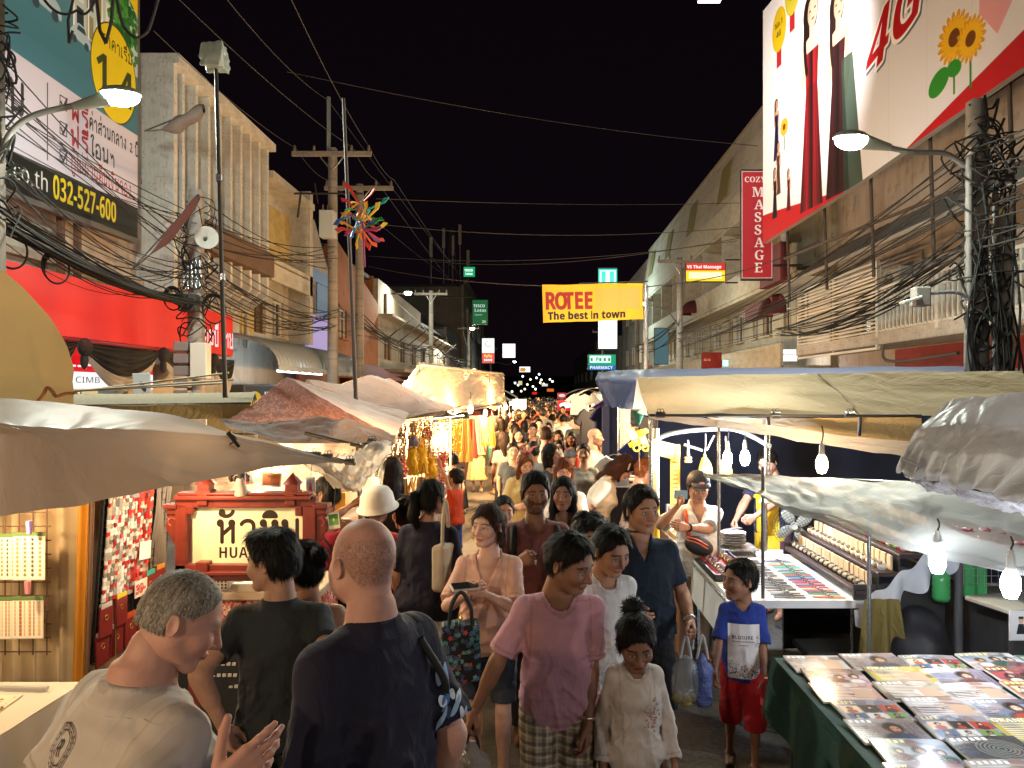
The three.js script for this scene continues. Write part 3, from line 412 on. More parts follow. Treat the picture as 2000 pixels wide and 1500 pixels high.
// ---------- ground ----------
{
struct('ground', put(new THREE.PlaneGeometry(900, 900), 0, -0.012, -200, -PI/2), mat([0.06, 0.06, 0.06], 0.95));
const g=new THREE.PlaneGeometry(13.2, 300, 1, 1), uv=g.attributes.uv;for(let i=0;i<uv.count;i++)uv.setXY(i, uv.getX(i)*4.4, uv.getY(i)*100);
struct('road', put(g, 0, 0, -140, -PI/2), mat([0.105, 0.102, 0.10], 0.86, {map:T.asphalt, bumpMap:scaled(T.asphalt, 3, 3), bumpScale:0.004}));
const kerbM=mat([0.26, 0.25, 0.23], 0.85, {map:T.grime});
for(const s of[-1, 1]){
const pv=struct('pavement', box(3.4, 0.13, 300, s*8.45, 0.065, -140), mat([0.19, 0.175, 0.16], 0.85, {map:T.grime}));
const kb=struct('kerb', box(0.14, 0.15, 300, s*6.67, 0.075, -140), kerbM);kb.castShadow=true;
}
}
// ---------- building shells ----------
const wallTex=(c, r=0.9)=>mat(c, r, {map:T.grime, bumpMap:T.plaster, bumpScale:0.006});
const glassDark=mat([0.015, 0.018, 0.02], 0.12, {specularIntensity:1}), dark=mat([0.03, 0.03, 0.03], 0.8), darkMetal=mat([0.05, 0.048, 0.045], 0.55, {metalness:0.6}), galv=mat([0.38, 0.39, 0.40], 0.45, {metalness:0.75, roughnessMap:T.plaster}), whitePaint=mat([0.62, 0.60, 0.56], 0.65), rust=mat([0.16, 0.08, 0.045], 0.85, {map:T.grime});
function building(o){
const W=o.z1-o.z0, L=o.side<0, g=thing(o.name??'shophouse', o.label, o.cat??'building', L?[o.X, 0, -o.z0]:[o.X, 0, -o.z1], L?PI/2:-PI/2, o.group), u=(z)=>L?z-o.z0:o.z1-z, t=0.22, sh=new THREE.Shape();
const top=o.top??[[W, o.h], [0, o.h]];sh.moveTo(0, 0);sh.lineTo(W, 0);for(const p of top)sh.lineTo(...p);sh.closePath();
const wins=[];
for(const h of o.holes??[]){const[za, zb, a, b]=h, u0=Math.min(u(za), u(zb)), u1=Math.max(u(za), u(zb)), p=new THREE.Path();p.moveTo(u0, a);p.lineTo(u0, b);p.lineTo(u1, b);p.lineTo(u1, a);p.closePath();sh.holes.push(p);wins.push([u0, u1, a, b, h[4]??'window']);}
mesh('wall', metres(put(new THREE.ExtrudeGeometry(sh, {depth:t, bevelEnabled:false}), 0, 0, -t), 0.25), o.wall, g);
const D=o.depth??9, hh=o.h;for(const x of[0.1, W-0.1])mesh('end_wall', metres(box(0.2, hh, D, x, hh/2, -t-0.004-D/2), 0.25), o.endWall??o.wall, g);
mesh('roof', box(W+0.1, 0.18, D, W/2, hh-0.12, -t-0.1-D/2), dark, g);
for(const[u0, u1, a, b, kind]of wins){
const w=u1-u0, h=b-a, f=0.055, cx=(u0+u1)/2, cy=(a+b)/2;if(kind==='open')continue;
const fm=kind==='brown'?mat([0.13, 0.07, 0.03], 0.6):o.frame??whitePaint, bars=[box(w, f, 0.07, cx, a+f/2, -0.12), box(w, f, 0.07, cx, b-f/2, -0.12), box(f, h-2*f, 0.07, u0+f/2, cy, -0.12), box(f, h-2*f, 0.07, u1-f/2, cy, -0.12)];
if(w>0.8)bars.push(box(f*0.8, h-2*f, 0.06, cx, cy, -0.118));if(h>1.0)bars.push(box(w-2*f, f*0.7, 0.05, cx, a+h*0.7, -0.116));
const wn=mesh('window', bars, fm, g);mesh('pane', box(w-0.02, h-0.02, 0.012, cx, cy, -0.15), kind==='lit'?glow([1, 0.85, 0.55], 1.2):kind==='brown'?mat([0.10, 0.055, 0.025], 0.5):glassDark, wn);
if(kind!=='brown')mesh('sill', box(w+0.16, 0.06, 0.16, cx, a-0.03, 0.06), o.wall, wn);
}
return{g, u, W};
}
function airCon(parent, x, y, z){const a=mesh('air_conditioner', rbox(0.85, 0.62, 0.32, 0.03, x, y, z), mat([0.5, 0.49, 0.46], 0.6), parent);mesh('fan_grille', [...Array(5)].map((_, i)=>put(torusG(0.05+i*0.045, 0.006, 5, 20), x-0.14, y, z+0.165)), darkMetal, a);return a;}

// ---------- left side ----------
{
const b=building({name:'bank_building', label:'cream bank building behind the housing hoarding and red fascia sign', side:-1, X:-8, z0:4, z1:15.3, h:9.4, wall:wallTex([0.48, 0.42, 0.36]), holes:[[9.5, 15.0, 0.15, 2.95, 'open']]});
const ux=b.u;
mesh('shop_floor', box(5.6, 0.06, 3, ux(12.2), 0.12, -1.75), mat([0.4, 0.42, 0.42], 0.3), b.g);mesh('back_wall', box(5.6, 3, 0.1, ux(12.2), 1.5, -3.2), mat([0.30, 0.52, 0.55], 0.6), b.g);mesh('shop_ceiling', box(5.6, 0.08, 3, ux(12.2), 3.02, -1.75), mat([0.6, 0.6, 0.6], 0.7), b.g);
const glz=mesh('shop_window', [9.6, 10.9, 12.2, 13.5, 14.9].map((z)=>box(0.07, 2.75, 0.08, ux(z), 1.54, -0.1)), mat([0.35, 0.36, 0.37], 0.4, {metalness:0.7}), b.g);for(const g of[box(0.6, 0.9, 0.02, ux(13.2), 1.9, -0.3), box(0.5, 0.7, 0.02, ux(14.4), 2.0, -0.4)])mesh('poster', g, mat([0.6, 0.75, 0.78], 0.6), b.g);
const lp=mesh('ceiling_light', box(4.2, 0.05, 0.14, ux(12.4), 2.92, -1.5), glow([0.8, 1, 1], 4), b.g);const l=new THREE.PointLight('#c8f4ff', 9);l.position.set(-9.2, 2.6, -12.6);l.shadow.radius=2;scene.add(l);
mesh('cornice', [box(11.3, 0.12, 0.16, b.W/2, 4.35, 0.08), box(11.3, 0.1, 0.12, b.W/2, 6.4, 0.06)], wallTex([0.36, 0.30, 0.25]), b.g);
}
{
const t=canvas(2048, 256, (x, w, h)=>{x.fillStyle='#e40f0c';x.fillRect(0, 0, w, h);for(let i=0;i<9;i++){const g=x.createLinearGradient(i*230, 0, i*230+230, 0);g.addColorStop(0, 'rgba(255,30,20,0)');g.addColorStop(0.5, 'rgba(255,40,26,.55)');g.addColorStop(1, 'rgba(255,30,20,0)');x.fillStyle=g;x.fillRect(i*230, 0, 230, h);x.fillStyle='rgba(90,0,0,.35)';x.fillRect(i*230, 0, 2, h);}thai(x, 'ซีไอเอ็มบี ไทย'.replace('็', ''), 1570, 205, 92, 15, '#fff5f2', 0.42*1.3);});
const s=thing('bank_sign', 'long red backlit bank fascia sign with white Thai letters', 'sign', [-7.35, 0, -8], PI/2), L=10.55;
mesh('housing', rbox(L, 1.0, 0.5, 0.06, L/2, 3.56, -0.26), mat([0.45, 0.02, 0.02], 0.4), s);mesh('lit_face', plate(L-0.06, 0.95, L/2, 3.56, 0.004), litMat(t, 1.9), s);
mesh('sign_return', box(0.02, 0.9, 0.46, L+0.012, 3.56, -0.26), glow([0.9, 0.02, 0.015], 1.6), s);
const ar=new THREE.PointLight('#ff2a14', 3);ar.position.set(-6.9, 3.4, -12);scene.add(ar);
// white strip and red panel of the cash machine below
const ct=canvas(512, 256, (x, w, h)=>{x.fillStyle='#d8141a';x.fillRect(0, 0, w, 150);x.fillStyle='#fff';x.fillRect(0, 150, w, 106);x.font='bold 100px sans-serif';x.fillText('ATM', 110, 128);x.font='44px sans-serif';x.fillText('FINANC', 330, 66);x.fillText('EXCHANGE', 290, 118);x.fillStyle='#7a1a1e';x.fillRect(14, 178, 44, 40);x.font='52px sans-serif';x.fillStyle='#333';x.fillText('CIMB', 70, 218);x.font='28px sans-serif';x.fillText('THAI', 215, 214);x.fillRect(400, 196, 80, 14);x.fillStyle='#fff';for(let i=0;i<3;i++)x.fillRect(30+i*26, 108, 18, 12);});
const a=thing('cash_machine_sign', 'red and white cash machine sign under the black swags', 'sign', [-7.82, 0, -12.6], PI/2);mesh('housing', rbox(3.1, 0.76, 0.12, 0.02, 1.5, 2.62, -0.07), mat([0.5, 0.5, 0.5], 0.5), a);mesh('lit_face', plate(3.04, 0.7, 1.5, 2.62, -0.006), litMat(ct, 2.2), a);
// black and white mourning swags
const bk=mat([0.012, 0.012, 0.013], 0.9, {bumpMap:T.wrinkle, bumpScale:0.01}), wh=mat([0.42, 0.40, 0.38], 0.9, {bumpMap:T.wrinkle, bumpScale:0.01});
const spots=[[11.0, 12.1], [12.3, 14.75], [14.9, 17.0], [17.2, 18.4]];
spots.forEach(([za, zb], n)=>{
const d=thing('swag', ['black and white swag at the left end under the red bank sign', 'widest black and white swag under the red bank sign', 'black and white swag left of the concrete pole with loudspeakers', 'black and white swag under the right end of the red sign'][n], 'drape', [-7.28, 2.98, -za], PI/2, 'cloth swags under the bank sign'), w=zb-za, dr=[0.45, 0.72, 0.62, 0.8][n];
const arc=(lo, hi, off)=>sheet((u, v)=>{const s=Math.sin(u*PI), y=-lerp(lo, hi, v)*Math.pow(s, 0.8)-v*0.05;return V(u*w, y, off+0.05*Math.sin(v*22+u*2)*(0.3+s)+0.06*s);}, 28, 14);
mesh('black_swag', arc(0.02, 0.62*dr, 0), bk, d);mesh('white_swag', arc(0.60*dr, 1.0*dr, -0.03), wh, d);mesh('knot', [sph(0.13, 0, -0.05, 0.03, [1, 1.2, 0.8]), sph(0.09, 0, -0.26, 0.02, [0.9, 1.6, 0.6])], bk, d);
});
}
{
const t=canvas(1024, 1024, (x, w, h)=>{
const k=1024/4.9, U=(z)=>(z-9.5)*k, Y=(y)=>(10-y)*k;x.fillStyle='#c9c4d6';x.fillRect(0, 0, w, h);
const gr=x.createLinearGradient(0, 0, 0, Y(7.0));gr.addColorStop(0, '#7fb4c4');gr.addColorStop(0.55, '#4c8292');gr.addColorStop(1, '#2f6478');x.fillStyle=gr;x.fillRect(0, 0, w, Y(7.02));x.fillStyle='#3d7184';x.fillRect(0, Y(7.45), w, Y(7.02)-Y(7.45));
const rq=rng(5);x.fillStyle='#b8ccd0';x.fillRect(U(12.4), 0, w, Y(8.1));for(let i=0;i<6;i++)for(let j=0;j<4;j++){x.fillStyle=['#23323a', '#8f8e64', '#dfe6e6'][(i+j)%3];x.fillRect(U(12.5)+i*58, 10+j*100, 40, 80);}x.fillStyle='#e8eeee';for(let i=0;i<5;i++)x.fillRect(U(12.4)+i*84, 0, 10, Y(8.1));
for(const[z, y, s]of[[10.9, 8.5, 1.0], [11.7, 8.2, 0.55], [12.6, 8.05, 0.4]]){x.save();x.translate(U(z), Y(y));x.scale(s, s);x.fillStyle='#a9c3d4';x.beginPath();x.moveTo(-150, 40);x.bezierCurveTo(-150, -30, -90, -40, -60, -90);x.bezierCurveTo(0, -120, 60, -110, 100, -40);x.bezierCurveTo(150, -20, 160, 10, 150, 60);x.fill();x.fillStyle='#2d4654';x.beginPath();x.moveTo(-50, -40);x.lineTo(-30, -85);x.lineTo(60, -85);x.lineTo(85, -40);x.fill();for(const c of[-85, 90]){x.beginPath();x.arc(c, 55, 34, 0, 7);x.fill();}x.restore();}
for(let i=0;i<260;i++){x.fillStyle=['#2f7a34', '#1f5a2a', '#4a9a3c'][i%3];x.beginPath();x.arc(U(13.95)+(rq()+rq()-1)*120, Y(8.9)+(rq()+rq()-1)*190, 7+rq()*12, 0, 7);x.fill();}
x.fillStyle='#f0d514';x.beginPath();x.moveTo(U(13.2), 0);x.lineTo(w, 0);x.lineTo(w, Y(9.25));x.fill();
x.save();x.translate(U(13.62), Y(7.85));x.fillStyle='#e2cc12';x.strokeStyle='#3c3a10';x.lineWidth=5;x.beginPath();x.ellipse(0, 0, 152, 178, 0, 0, 7);x.fill();x.stroke();thai(x, 'ราคาเริ่ม', -88, -82, 38, 6, '#4a4612', 0.86);x.fillStyle='#33401a';x.font='bold 190px sans-serif';x.fillText('1.4', -128, 92);x.restore();
x.fillStyle='#c9c4d6';x.beginPath();x.moveTo(0, Y(7.15));x.lineTo(w, Y(6.98));x.lineTo(w, Y(5.66));x.lineTo(0, Y(5.66));x.fill();
thai(x, 'ชั้น', U(10.45), Y(6.25), 92, 15, '#20242c', 0.9);x.fillStyle='#262a30';x.fillRect(U(11.74), Y(6.95), 5, Y(5.76)-Y(6.95));
[6.78, 6.37, 5.93].forEach((y, i)=>{x.strokeStyle='#22262c';x.lineWidth=4;x.strokeRect(U(12.06), Y(y+0.1), 36, 40);x.beginPath();x.moveTo(U(12.09), Y(y));x.lineTo(U(12.14), Y(y-0.07));x.lineTo(U(12.24), Y(y+0.1));x.lineWidth=8;x.stroke();});
thai(x, 'ฟรี', U(12.34), Y(6.62), 52, 9, '#9a1f2a', 1);thai(x, 'ค่าส่วนกลาง 2 ปี', U(12.84), Y(6.63), 40, 7.5, '#23262e', 0.68);thai(x, 'ฟรี', U(12.34), Y(6.2), 52, 9, '#9a1f2a', 1);thai(x, 'โอนฯ', U(12.88), Y(6.2), 50, 8, '#23262e', 0.9);thai(x, 'กู้ไม่ผ่านคืนเงินจอง', U(12.34), Y(5.80), 46, 6, '#9a1f2a', 0.62);
x.fillStyle='#101411';x.fillRect(0, Y(5.66), w, h);x.fillStyle='#cfd4d2';x.font='76px sans-serif';x.fillText('m.co.th', U(10.55), Y(5.28));x.save();x.translate(U(11.88), Y(5.22));x.scale(0.62, 1);x.font='bold 108px sans-serif';x.fillStyle='#cdbb22';x.fillText('032-527-600', 0, 0);x.restore();
});
const s=thing('hoarding', 'tall housing advertisement hoarding with yellow price oval and phone number', 'billboard', [-7.5, 0, -9.5], PI/2);
mesh('poster', plate(4.9, 4.9, 2.45, 7.55, 0), printMat(t, 0.55), s);mesh('frame', [box(4.9, 0.09, 0.12, 2.45, 5.05, -0.07), box(0.1, 5, 0.12, 4.95, 7.55, -0.07), box(4.9, 4.9, 0.05, 2.45, 7.55, -0.04)], mat([0.14, 0.13, 0.12], 0.6, {metalness:0.3}), s);
for(const x of[2.9, 3.35])mesh('support_post', box(0.09, 1.3, 0.09, x, 4.4, -0.2), rust, s);
}
{
const wl=wallTex([0.62, 0.58, 0.50]), b=building({name:'fin_building', label:'cream three storey building with tall white vertical fins', side:-1, X:-8, z0:15.3, z1:25, h:8.75, wall:wl, holes:[[21.6, 22.6, 6.1, 7.3, 'brown'], [21.6, 22.6, 3.9, 5.1, 'brown'], [23.2, 24.2, 3.9, 5.0, 'window'], [19.4, 20.1, 3.35, 4.1, 'window']]});
const fin=mat([0.74, 0.73, 0.69], 0.75, {map:T.grime});mesh('side_slab', box(0.16, 4.55, 0.75, 0.08, 6.5, 0.377), fin, b.g);mesh('top_slab', box(5.7, 0.2, 0.85, 2.85, 8.87, 0.42), fin, b.g);
for(let i=0;i<9;i++){const x=0.62+i*0.62, sh=new THREE.Shape();sh.moveTo(0, 0);sh.lineTo(0.68, 0.55);sh.lineTo(0.68, 4.5);sh.lineTo(0, 4.5);const f=mesh('fin', put(new THREE.ExtrudeGeometry(sh, {depth:0.09, bevelEnabled:true, bevelSize:0.01, bevelThickness:0.01, bevelSegments:1}), x, 4.26, 0.0, 0, -PI/2), fin, b.g);mesh('screen_blocks', [...Array(12)].map((_, k)=>put(torusG(0.085, 0.028, 6, 4), x+0.3, 4.45+k*0.35, 0.03, 0, 0, 0, [0.8, 1.5, 1])), fin, b.g);}
mesh('brown_panel', box(4.6, 0.62, 0.34, 3.2, 5.62, 0.70), mat([0.16, 0.10, 0.075], 0.8, {map:T.grime}), b.g);
const yl=wallTex([0.62, 0.48, 0.20]);mesh('yellow_recess', [box(3.3, 1.75, 0.03, 7.6, 6.95, 0.02), box(3.3, 1.7, 0.03, 7.6, 4.55, 0.02)].map((g)=>g.translate(0, 0, 0)).slice(0, 0).concat([box(0.9, 1.75, 0.03, 5.82, 6.95, 0.02), box(2.2, 1.75, 0.03, 8.4, 6.9, 0.02), box(0.9, 1.7, 0.03, 5.82, 4.5, 0.02)]), yl, b.g);for(const g of[merge([box(3.9, 0.16, 0.7, 7.75, 5.85, 0.35), box(3.9, 0.5, 0.08, 7.75, 5.55, 0.66)]), box(3.9, 0.2, 0.75, 7.75, 8.2, 0.37)])mesh('balcony_ledge', g, wl, b.g);mesh('pier', box(0.3, 4.9, 0.7, 9.5, 6.2, 0.35), wl, b.g);mesh('drain_pipe', cyl([5.55, 3.4, 0.12], [5.55, 8.6, 0.12], 0.05, 0.05, 8), mat([0.4, 0.38, 0.34], 0.7), b.g);
// awning and shop under it
const n=30, aw=thing('awning', 'grey blue corrugated metal awning over the cash machine shop', 'awning', [-7.75, 0, -18.9], PI/2), L=9;const prof=(v)=>[0.12+1.25*Math.sin(v*PI/2), 3.62-0.75*(1-Math.cos(v*PI/2))];
mesh('corrugated_sheet', sheet((u, v)=>{const[z, y]=prof(v);const r=0.05*Math.sin(u*L*2*PI/0.30);return V(u*L, y+r*Math.cos(v*1.4), z+r*Math.sin(v*1.4));}, 240, 10), mat([0.34, 0.40, 0.46], 0.4, {metalness:0.4}), aw);mesh('valance', [...Array(30)].map((_, i)=>box(0.29, 0.14, 0.01, 0.15+i*0.3, 2.82-(i%2)*0.015, 1.38)), mat([0.32, 0.37, 0.42], 0.5), aw);mesh('edge_light', cyl([0.3, 2.74, 1.25], [4.2, 2.74, 1.25], 0.03), glow([0.9, 1, 1], 9), aw);
const al=new THREE.PointLight('#dff6ff', 8);al.position.set(-6.4, 2.6, -20.5);al.shadow.radius=1.5;scene.add(al);
const rd=thing('shop_sign', 'dark red shop fascia board under the grey awning', 'sign', [-7.6, 0, -23.4], PI/2);mesh('board', box(4.4, 0.55, 0.1, 2.2, 2.72, 0.3), mat([0.20, 0.02, 0.03], 0.5), rd);mesh('yellow_panel', box(0.9, 0.36, 0.05, 3.6, 2.66, 0.38), glow([1, 0.75, 0.12], 1.6), rd);
const at1=canvas(256, 256, (x)=>{x.fillStyle='#25303a';x.fillRect(0, 0, 256, 256);x.fillStyle='#f2c21a';x.beginPath();x.arc(62, 74, 46, 0, 7);x.fill();x.strokeStyle='#25303a';x.lineWidth=8;for(const d of[-20, 0, 20]){x.beginPath();x.moveTo(62, 40);x.lineTo(62+d, 112);x.stroke();}x.fillStyle='#fff';x.font='bold 62px sans-serif';x.fillText('atm', 122, 106);x.font='24px sans-serif';for(let i=0;i<6;i++)x.fillRect(126+i*16, 30, 10, 14);x.fillText('make', 20, 178);x.fillText('life', 20, 214);});
for(const[z, w, lb]of[[19.1, 1.3, 'dark cash machine booth with yellow round emblem, nearer of two'], [20.9, 1.0, 'dark cash machine booth with yellow emblem, farther of two']]){const m=thing('cash_machine', lb, 'cash machine', [-7.3, 0, -z], PI/2-0.5);mesh('cabinet', rbox(w, 2.3, 0.7, 0.03, w/2, 1.25, -0.36), mat([0.05, 0.06, 0.08], 0.4), m);mesh('lit_face', plate(w-0.06, 1.2, w/2, 1.76, 0.004), litMat(at1, 1.3), m);mesh('trim_light', box(0.1, 0.5, 0.03, w-0.12, 1.45, 0.02), glow([1, 0.7, 0.1], 2), m);}
}
{
const b3=building({name:'gabled_house', label:'pale house with blue upper wall and lilac lit sign', side:-1, X:-8, z0:25, z1:30, h:6.9, wall:wallTex([0.42, 0.38, 0.34]), top:[[5, 6.3], [2.5, 8.4], [0, 6.6]], holes:[[26, 27.6, 5.0, 6.1, 'window'], [26, 28.5, 0.2, 2.7, 'open']]});
mesh('blue_cladding', [box(4.7, 0.45, 0.05, 2.5, 6.4, 0.03), box(0.8, 1.3, 0.05, 0.55, 5.5, 0.03), box(2.1, 1.3, 0.05, 3.75, 5.5, 0.03)], mat([0.10, 0.22, 0.50], 0.7), b3.g);mesh('lilac_sign_panel', box(3.6, 1.5, 0.12, 2.4, 4.1, 0.3), glow([0.62, 0.45, 1.0], 1.0), b3.g);
const b4=building({name:'orange_shophouse', label:'orange brown shophouse behind the utility poles', side:-1, X:-8, z0:30, z1:38.5, h:8.0, wall:wallTex([0.34, 0.13, 0.05]), top:[[8.5, 6.6], [0, 8.4]], holes:[[31, 32.2, 4.4, 5.6], [34, 35.2, 4.4, 5.6], [31, 37, 0.2, 2.8, 'open']]});mesh('maroon_awning', sheet((u, v)=>V(u*8.4, 3.5-0.75*v, 0.05+1.3*v), 20, 4), mat([0.17, 0.015, 0.02], 0.8), b4.g);
const b5=building({name:'low_shophouse', label:'long low cream shophouse row with slanting flag poles', side:-1, X:-8, z0:38.5, z1:70, h:7.2, wall:wallTex([0.44, 0.38, 0.31]), holes:[...Array(7)].flatMap((_, i)=>[[40+i*4.2, 42+i*4.2, 3.9, 5.2, i%3?'window':'brown']]), top:[[31.5, 6.2], [14, 6.6], [14, 7.6], [0, 7.9]]});
mesh('canopy_ledge', [box(31, 0.14, 1.3, 15.7, 3.3, 0.65), box(31, 0.12, 0.7, 15.7, 6.1, 0.35)], wallTex([0.40, 0.35, 0.29]), b5.g);for(let i=0;i<8;i++)mesh('flag_pole', cyl([2+i*3.2, 5.0, 0.05], [2.5+i*3.2, 6.1, 1.25], 0.035), dark, b5.g);mesh('upper_sign_board', box(5, 1.1, 0.1, 4, 6.8, 0.1), wallTex([0.30, 0.24, 0.16]), b5.g);for(let i=0;i<3;i++)mesh('maroon_awning', sheet((u, v)=>V(1+i*6+u*5, 3.1-0.7*v, 0.1+1.4*v), 8, 3), mat([0.20, 0.02, 0.02], 0.8), b5.g);
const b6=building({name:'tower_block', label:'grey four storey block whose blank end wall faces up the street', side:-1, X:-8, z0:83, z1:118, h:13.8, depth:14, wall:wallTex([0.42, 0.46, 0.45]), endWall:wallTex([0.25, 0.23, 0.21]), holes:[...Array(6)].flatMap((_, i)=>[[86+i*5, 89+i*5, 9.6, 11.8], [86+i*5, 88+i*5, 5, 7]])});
mesh('balcony', [...Array(4)].map((_, i)=>box(4.2, 1.0, 0.12, 3+i*7, 8.6, 0.9)), wallTex([0.5, 0.54, 0.53]), b6.g);mesh('parapet', box(35, 0.5, 0.3, 17.5, 14.1, 0.15), wallTex([0.35, 0.36, 0.35]), b6.g);
const an=thing('antenna_mast', 'cluster of white antenna panels on a lattice mast on the roof', 'antenna', [-9.5, 13.8, -85]);mesh('lattice', [[-.5, -.5], [.5, -.5], [0, .5]].map(([x, z])=>cyl([x, 0, z], [x*0.4, 6.5, z*0.4], 0.05)), galv, an);for(const[x, y]of[[-0.9, 5.4], [0.1, 4.6], [0.9, 5.8], [-2.3, 4.4], [1.8, 3.0]])mesh('antenna_panel', [rbox(0.34, 2.2, 0.2, 0.05, x, y, 0), cyl([x, 0, -0.1], [x, y, -0.1], 0.04)], mat([0.5, 0.5, 0.5], 0.6), an);
}
// ---------- right side ----------
{
const wl=wallTex([0.54, 0.50, 0.50]), wh=wallTex([0.62, 0.60, 0.58]);
const b=building({name:'balcony_house', label:'pinkish house with long white balcony and grey sheet awning', side:1, X:9.2, z0:3.5, z1:23.6, h:8.2, wall:wl, holes:[[12.6, 14.2, 3.9, 5.3], [9.4, 11.6, 3.75, 5.8], [16.9, 17.5, 1.9, 2.5], [19.5, 22.5, 0.15, 2.6, 'open'], [20.5, 22.2, 3.8, 5.0]]}), u=b.u;
mesh('balcony_slab', box(18.6, 0.28, 1.25, u(14.3), 3.46, 0.63), wh, b.g);mesh('red_wall_band', box(8.6, 0.62, 0.06, u(15.3), 2.98, 0.05), mat([0.34, 0.03, 0.026], 0.75, {map:T.grime}), b.g);mesh('vent_grille', [box(0.8, 0.55, 0.04, u(16.6), 2.75, 0.03), box(0.4, 0.3, 0.04, u(15), 5.4, 0.03)], mat([0.2, 0.19, 0.17], 0.7), b.g);
const rp=mat([0.62, 0.60, 0.55], 0.5), rail=mesh('balustrade', [box(11.6, 0.07, 0.07, u(12.2), 4.62, 1.2), box(11.6, 0.05, 0.05, u(12.2), 4.36, 1.2), box(11.6, 0.05, 0.05, u(12.2), 3.64, 1.2)], rp, b.g), bg=box(0.05, 1.0, 0.05);
for(let z=6.6;z<18;z+=0.19){const m=mesh('baluster', bg, rp, rail);m.position.set(u(z), 4.1, 1.2);}for(const z of[6.5, 9.4, 12.4, 15.3, 18]){const m=mesh('post', box(0.12, 1.2, 0.12), rp, rail);m.position.set(u(z), 4.1, 1.2);}
const lv=mesh('louvre_screen', [box(0.09, 2.0, 0.09, u(18.05), 4.25, 1.2), box(0.09, 2.0, 0.09, u(23.5), 4.25, 1.2), box(0.07, 2.0, 0.07, u(20.8), 4.25, 1.17), box(5.5, 0.06, 0.06, u(20.78), 5.27, 1.2), box(5.5, 0.06, 0.06, u(20.78), 3.24, 1.2)], rp, b.g), sl=box(5.4, 0.045, 0.06, 0, 0, 0, 0.4);for(let i=0;i<20;i++){const m=mesh('slat', sl, rp, lv);m.position.set(u(20.78), 3.38+i*0.093, 1.22);}
mesh('sheet_awning', sheet((a, v)=>V(lerp(u(23.4), u(6), a), 6.6-1.15*v+0.02*Math.sin(a*240), 0.05+1.75*v), 200, 6), mat([0.36, 0.36, 0.36], 0.7, {map:T.grime}), b.g);mesh('awning_edge', box(17.4, 0.09, 0.05, u(14.7), 5.42, 1.82), mat([0.3, 0.28, 0.26], 0.7), b.g);
for(const z of[18.2, 12.6, 16.0])mesh('wall_pipe', cyl([u(z), 3.6, 0.1], [u(z), 5.6, 0.1], 0.045), mat([0.25, 0.22, 0.2], 0.7), b.g);mesh('drain_pipe', tube([[u(17.6), 3.3, 1.28], [u(17.6), 3.0, 1.28], [u(17.2), 2.9, 1.25], [u(14.6), 2.95, 1.2]], 0.035), mat([0.12, 0.11, 0.10], 0.7), b.g);airCon(b.g, u(13.9), 3.95, 0.3);airCon(b.g, u(19.2), 5.0, 0.2);
mesh('roller_shutter', [...Array(26)].map((_, i)=>box(4.2, 0.085, 0.03, u(20.2), 0.3+i*0.09, 0.02+(i%2)*0.01)), mat([0.5, 0.5, 0.52], 0.5, {metalness:0.3}), b.g);
}
